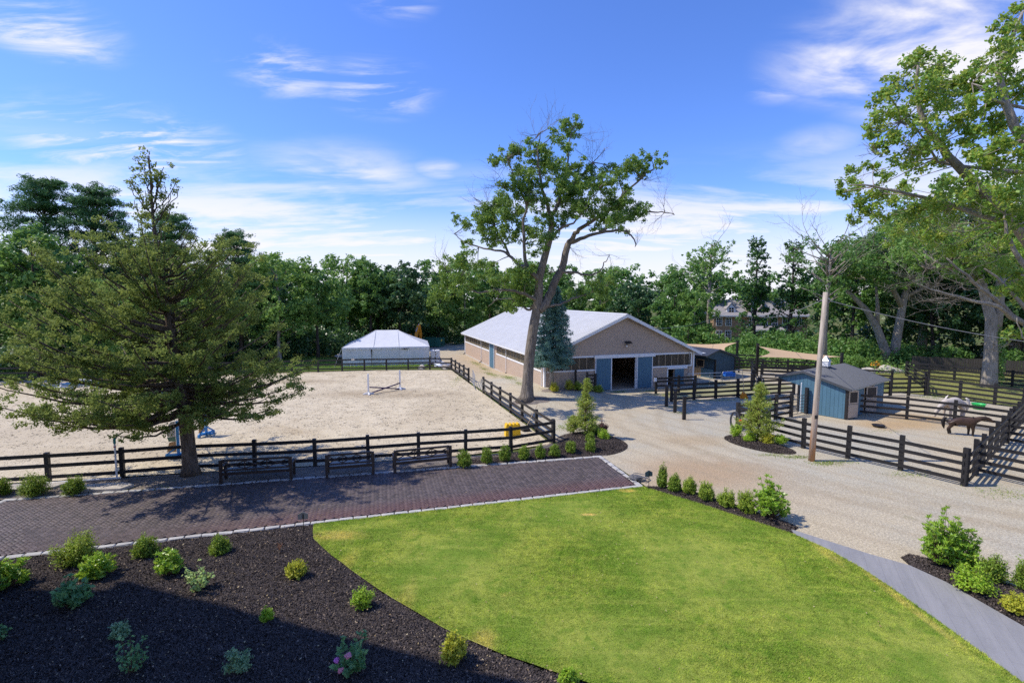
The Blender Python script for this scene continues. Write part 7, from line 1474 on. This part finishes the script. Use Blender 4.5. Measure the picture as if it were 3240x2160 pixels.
roof = rf.obj('roof', M_HROOF, hs_); MB().box(-.5, 15.5, -.56, -.5, 4.2, 4.4).obj('fascia', M_WHITE, roof)
MB().box(13.2, 14.0, 4.2, 5.0, 5.5, 7.7).obj('chimney', simple('brick_red', (.3, .14, .09), .9, .2), roof); MB().box(14.4, 15.0, 2.0, 2.6, 4.5, 6.4).obj('chimney', bpy.data.materials['brick_red'], roof)
for x, z, s_ in ((3.0, 4.8, 1.0), (6.2, 4.9, .9), (8.0, 4.45, 1.0)):
    dm_ = empty('dormer', (x, .6, z)); dm_.parent = hs_
    MB().prism([(-.7*s_, 0, 0), (.7*s_, 0, 0), (.7*s_, 0, .7*s_), (0, 0, 1.5*s_), (-.7*s_, 0, .7*s_)], (0, 2.5, 0)).obj('dormer_wall', M_WHITE if x < 4 else M_HWALL, dm_)
    MB().prism([(-.85*s_, -.1, .6*s_), (0, -.1, 1.6*s_), (.85*s_, -.1, .6*s_), (.85*s_, -.1, .72*s_), (0, -.1, 1.74*s_), (-.85*s_, -.1, .72*s_)], (0, 2.7, 0)).obj('dormer_roof', M_HROOF, dm_)
    MB().box(-.35*s_, .35*s_, -.06, -.01, .1, .85*s_).obj('dormer_window', M_DARKGLASS, dm_); boxo('muntin', M_WHITE, dm_, (0, -.08, .48*s_), (.05, .03, .75*s_)); boxo('muntin', M_WHITE, dm_, (0, -.08, .48*s_), (.7*s_, .03, .05))
def hwin(x, z, w_, h_):
    p = empty('window', (x, -.01, z)); p.parent = hs_
    boxo('frame', M_WHITE, p, (0, -.02, 0), (w_+.24, .06, h_+.24)); boxo('pane', M_DARKGLASS, p, (0, -.06, 0), (w_, .03, h_))
    for k in range(1, 3): boxo('muntin', M_WHITE, p, (-w_/2+w_*k/3, -.085, 0), (.05, .02, h_)); boxo('muntin', M_WHITE, p, (0, -.085, -h_/2+h_*k/3), (w_, .02, .05))
for x in (.9, 2.4, 6.2, 8.2, 9.8, 13.6): hwin(x, 3.35, .75, 1.15)
for x in (.9, 2.4, 5.4, 6.8, 13.2): hwin(x, 1.1, .8, 1.4)
hwin(11.6, 2.6, 1.0, 2.6)
pc = MB().prism([(5.0, -2.2, 2.05), (10.6, -2.2, 2.05), (10.6, 0, 2.7), (5.0, 0, 2.7)], (0, 0, .12)).obj('porch_roof', M_HROOF, hs_); MB().box(4.9, 10.7, -2.3, -2.2, 1.85, 2.1).obj('porch_fascia', M_WHITE, hs_)
for x in (5.1, 6.9, 8.7, 10.5): boxo('porch_column', M_WHITE, hs_, (x, -2.1, .95), (.22, .22, 1.9))
sd = MB().lathe([(.02, 0), (.25, .03), (.42, .12)], 14).obj('satellite_dish', M_WHITE, hs_, loc=(7.2, 2.3, 6.2), rot=(R(60), 0, R(20)))
M_GHW = m_shingle('grey_clapboard', 'x', (.36, .37, .38), .15, 3.); fa, fb = Vector((-22.1, 12.45)), Vector((-9.7, 8.3)); d_ = fb-fa
th = empty('tall_house', (fa.x, fa.y, 0), math.atan2(d_.y, d_.x), 'tall grey house at left whose shadow falls over the foreground mulch bed', 'house'); Lh = d_.length; Hh = 15.6
MB().box(.3, Lh, -12, -.3, 0, Hh).obj('wall', M_GHW, th); MB().prism([(0, 0, Hh), (0, -12.3, Hh), (0, -6.1, Hh+4)], (Lh+.3, 0, 0)).obj('roof', M_HROOF, th)
MB().box(0, Lh+.3, -.12, 0, Hh-.25, Hh+.12).obj('eave_fascia', M_WHITE, th)
for zz in (3, 7, 11):
    for k in range(4):
        q = empty('window', (1.8+k*(Lh-3)/3, -.3, zz)); q.parent = th; boxo('frame', M_WHITE, q, (0, .03, 0), (1.3, .06, 1.9)); boxo('pane', M_DARKGLASS, q, (0, .07, 0), (1.05, .03, 1.65))
# ------------------------------------------------------------------ fallen leaves
X, Y, rg_ = scatter(BED, 900, 77, ymax=30); k = len(X)
Cc = np.stack([X, Y, np.full(k, .155)], 1); X2, Y2, _ = scatter(DRV, 420, 78, ymax=30); Cc = np.concatenate([Cc, np.stack([X2, Y2, np.full(len(X2), .055)], 1)])
X3, Y3, _ = scatter(LAWN, 260, 79, ymax=30); Cc = np.concatenate([Cc, np.stack([X3, Y3, np.full(len(X3), .085)], 1)])
tag(leaf_obj('fallen_leaves', leaves(rg_, Cc, rg_.uniform(.03, .07, len(Cc)), rg_.uniform(.018, .04, len(Cc)), np.array([[0, 0, 3.]])), leafmat('fallen_leaf', (.16, .11, .05), (.22, .17, .09), (.3, .25, .15), .2), None), 'scattered fallen leaves on the mulch, lawn and brick drive', 'leaves', kind='stuff')
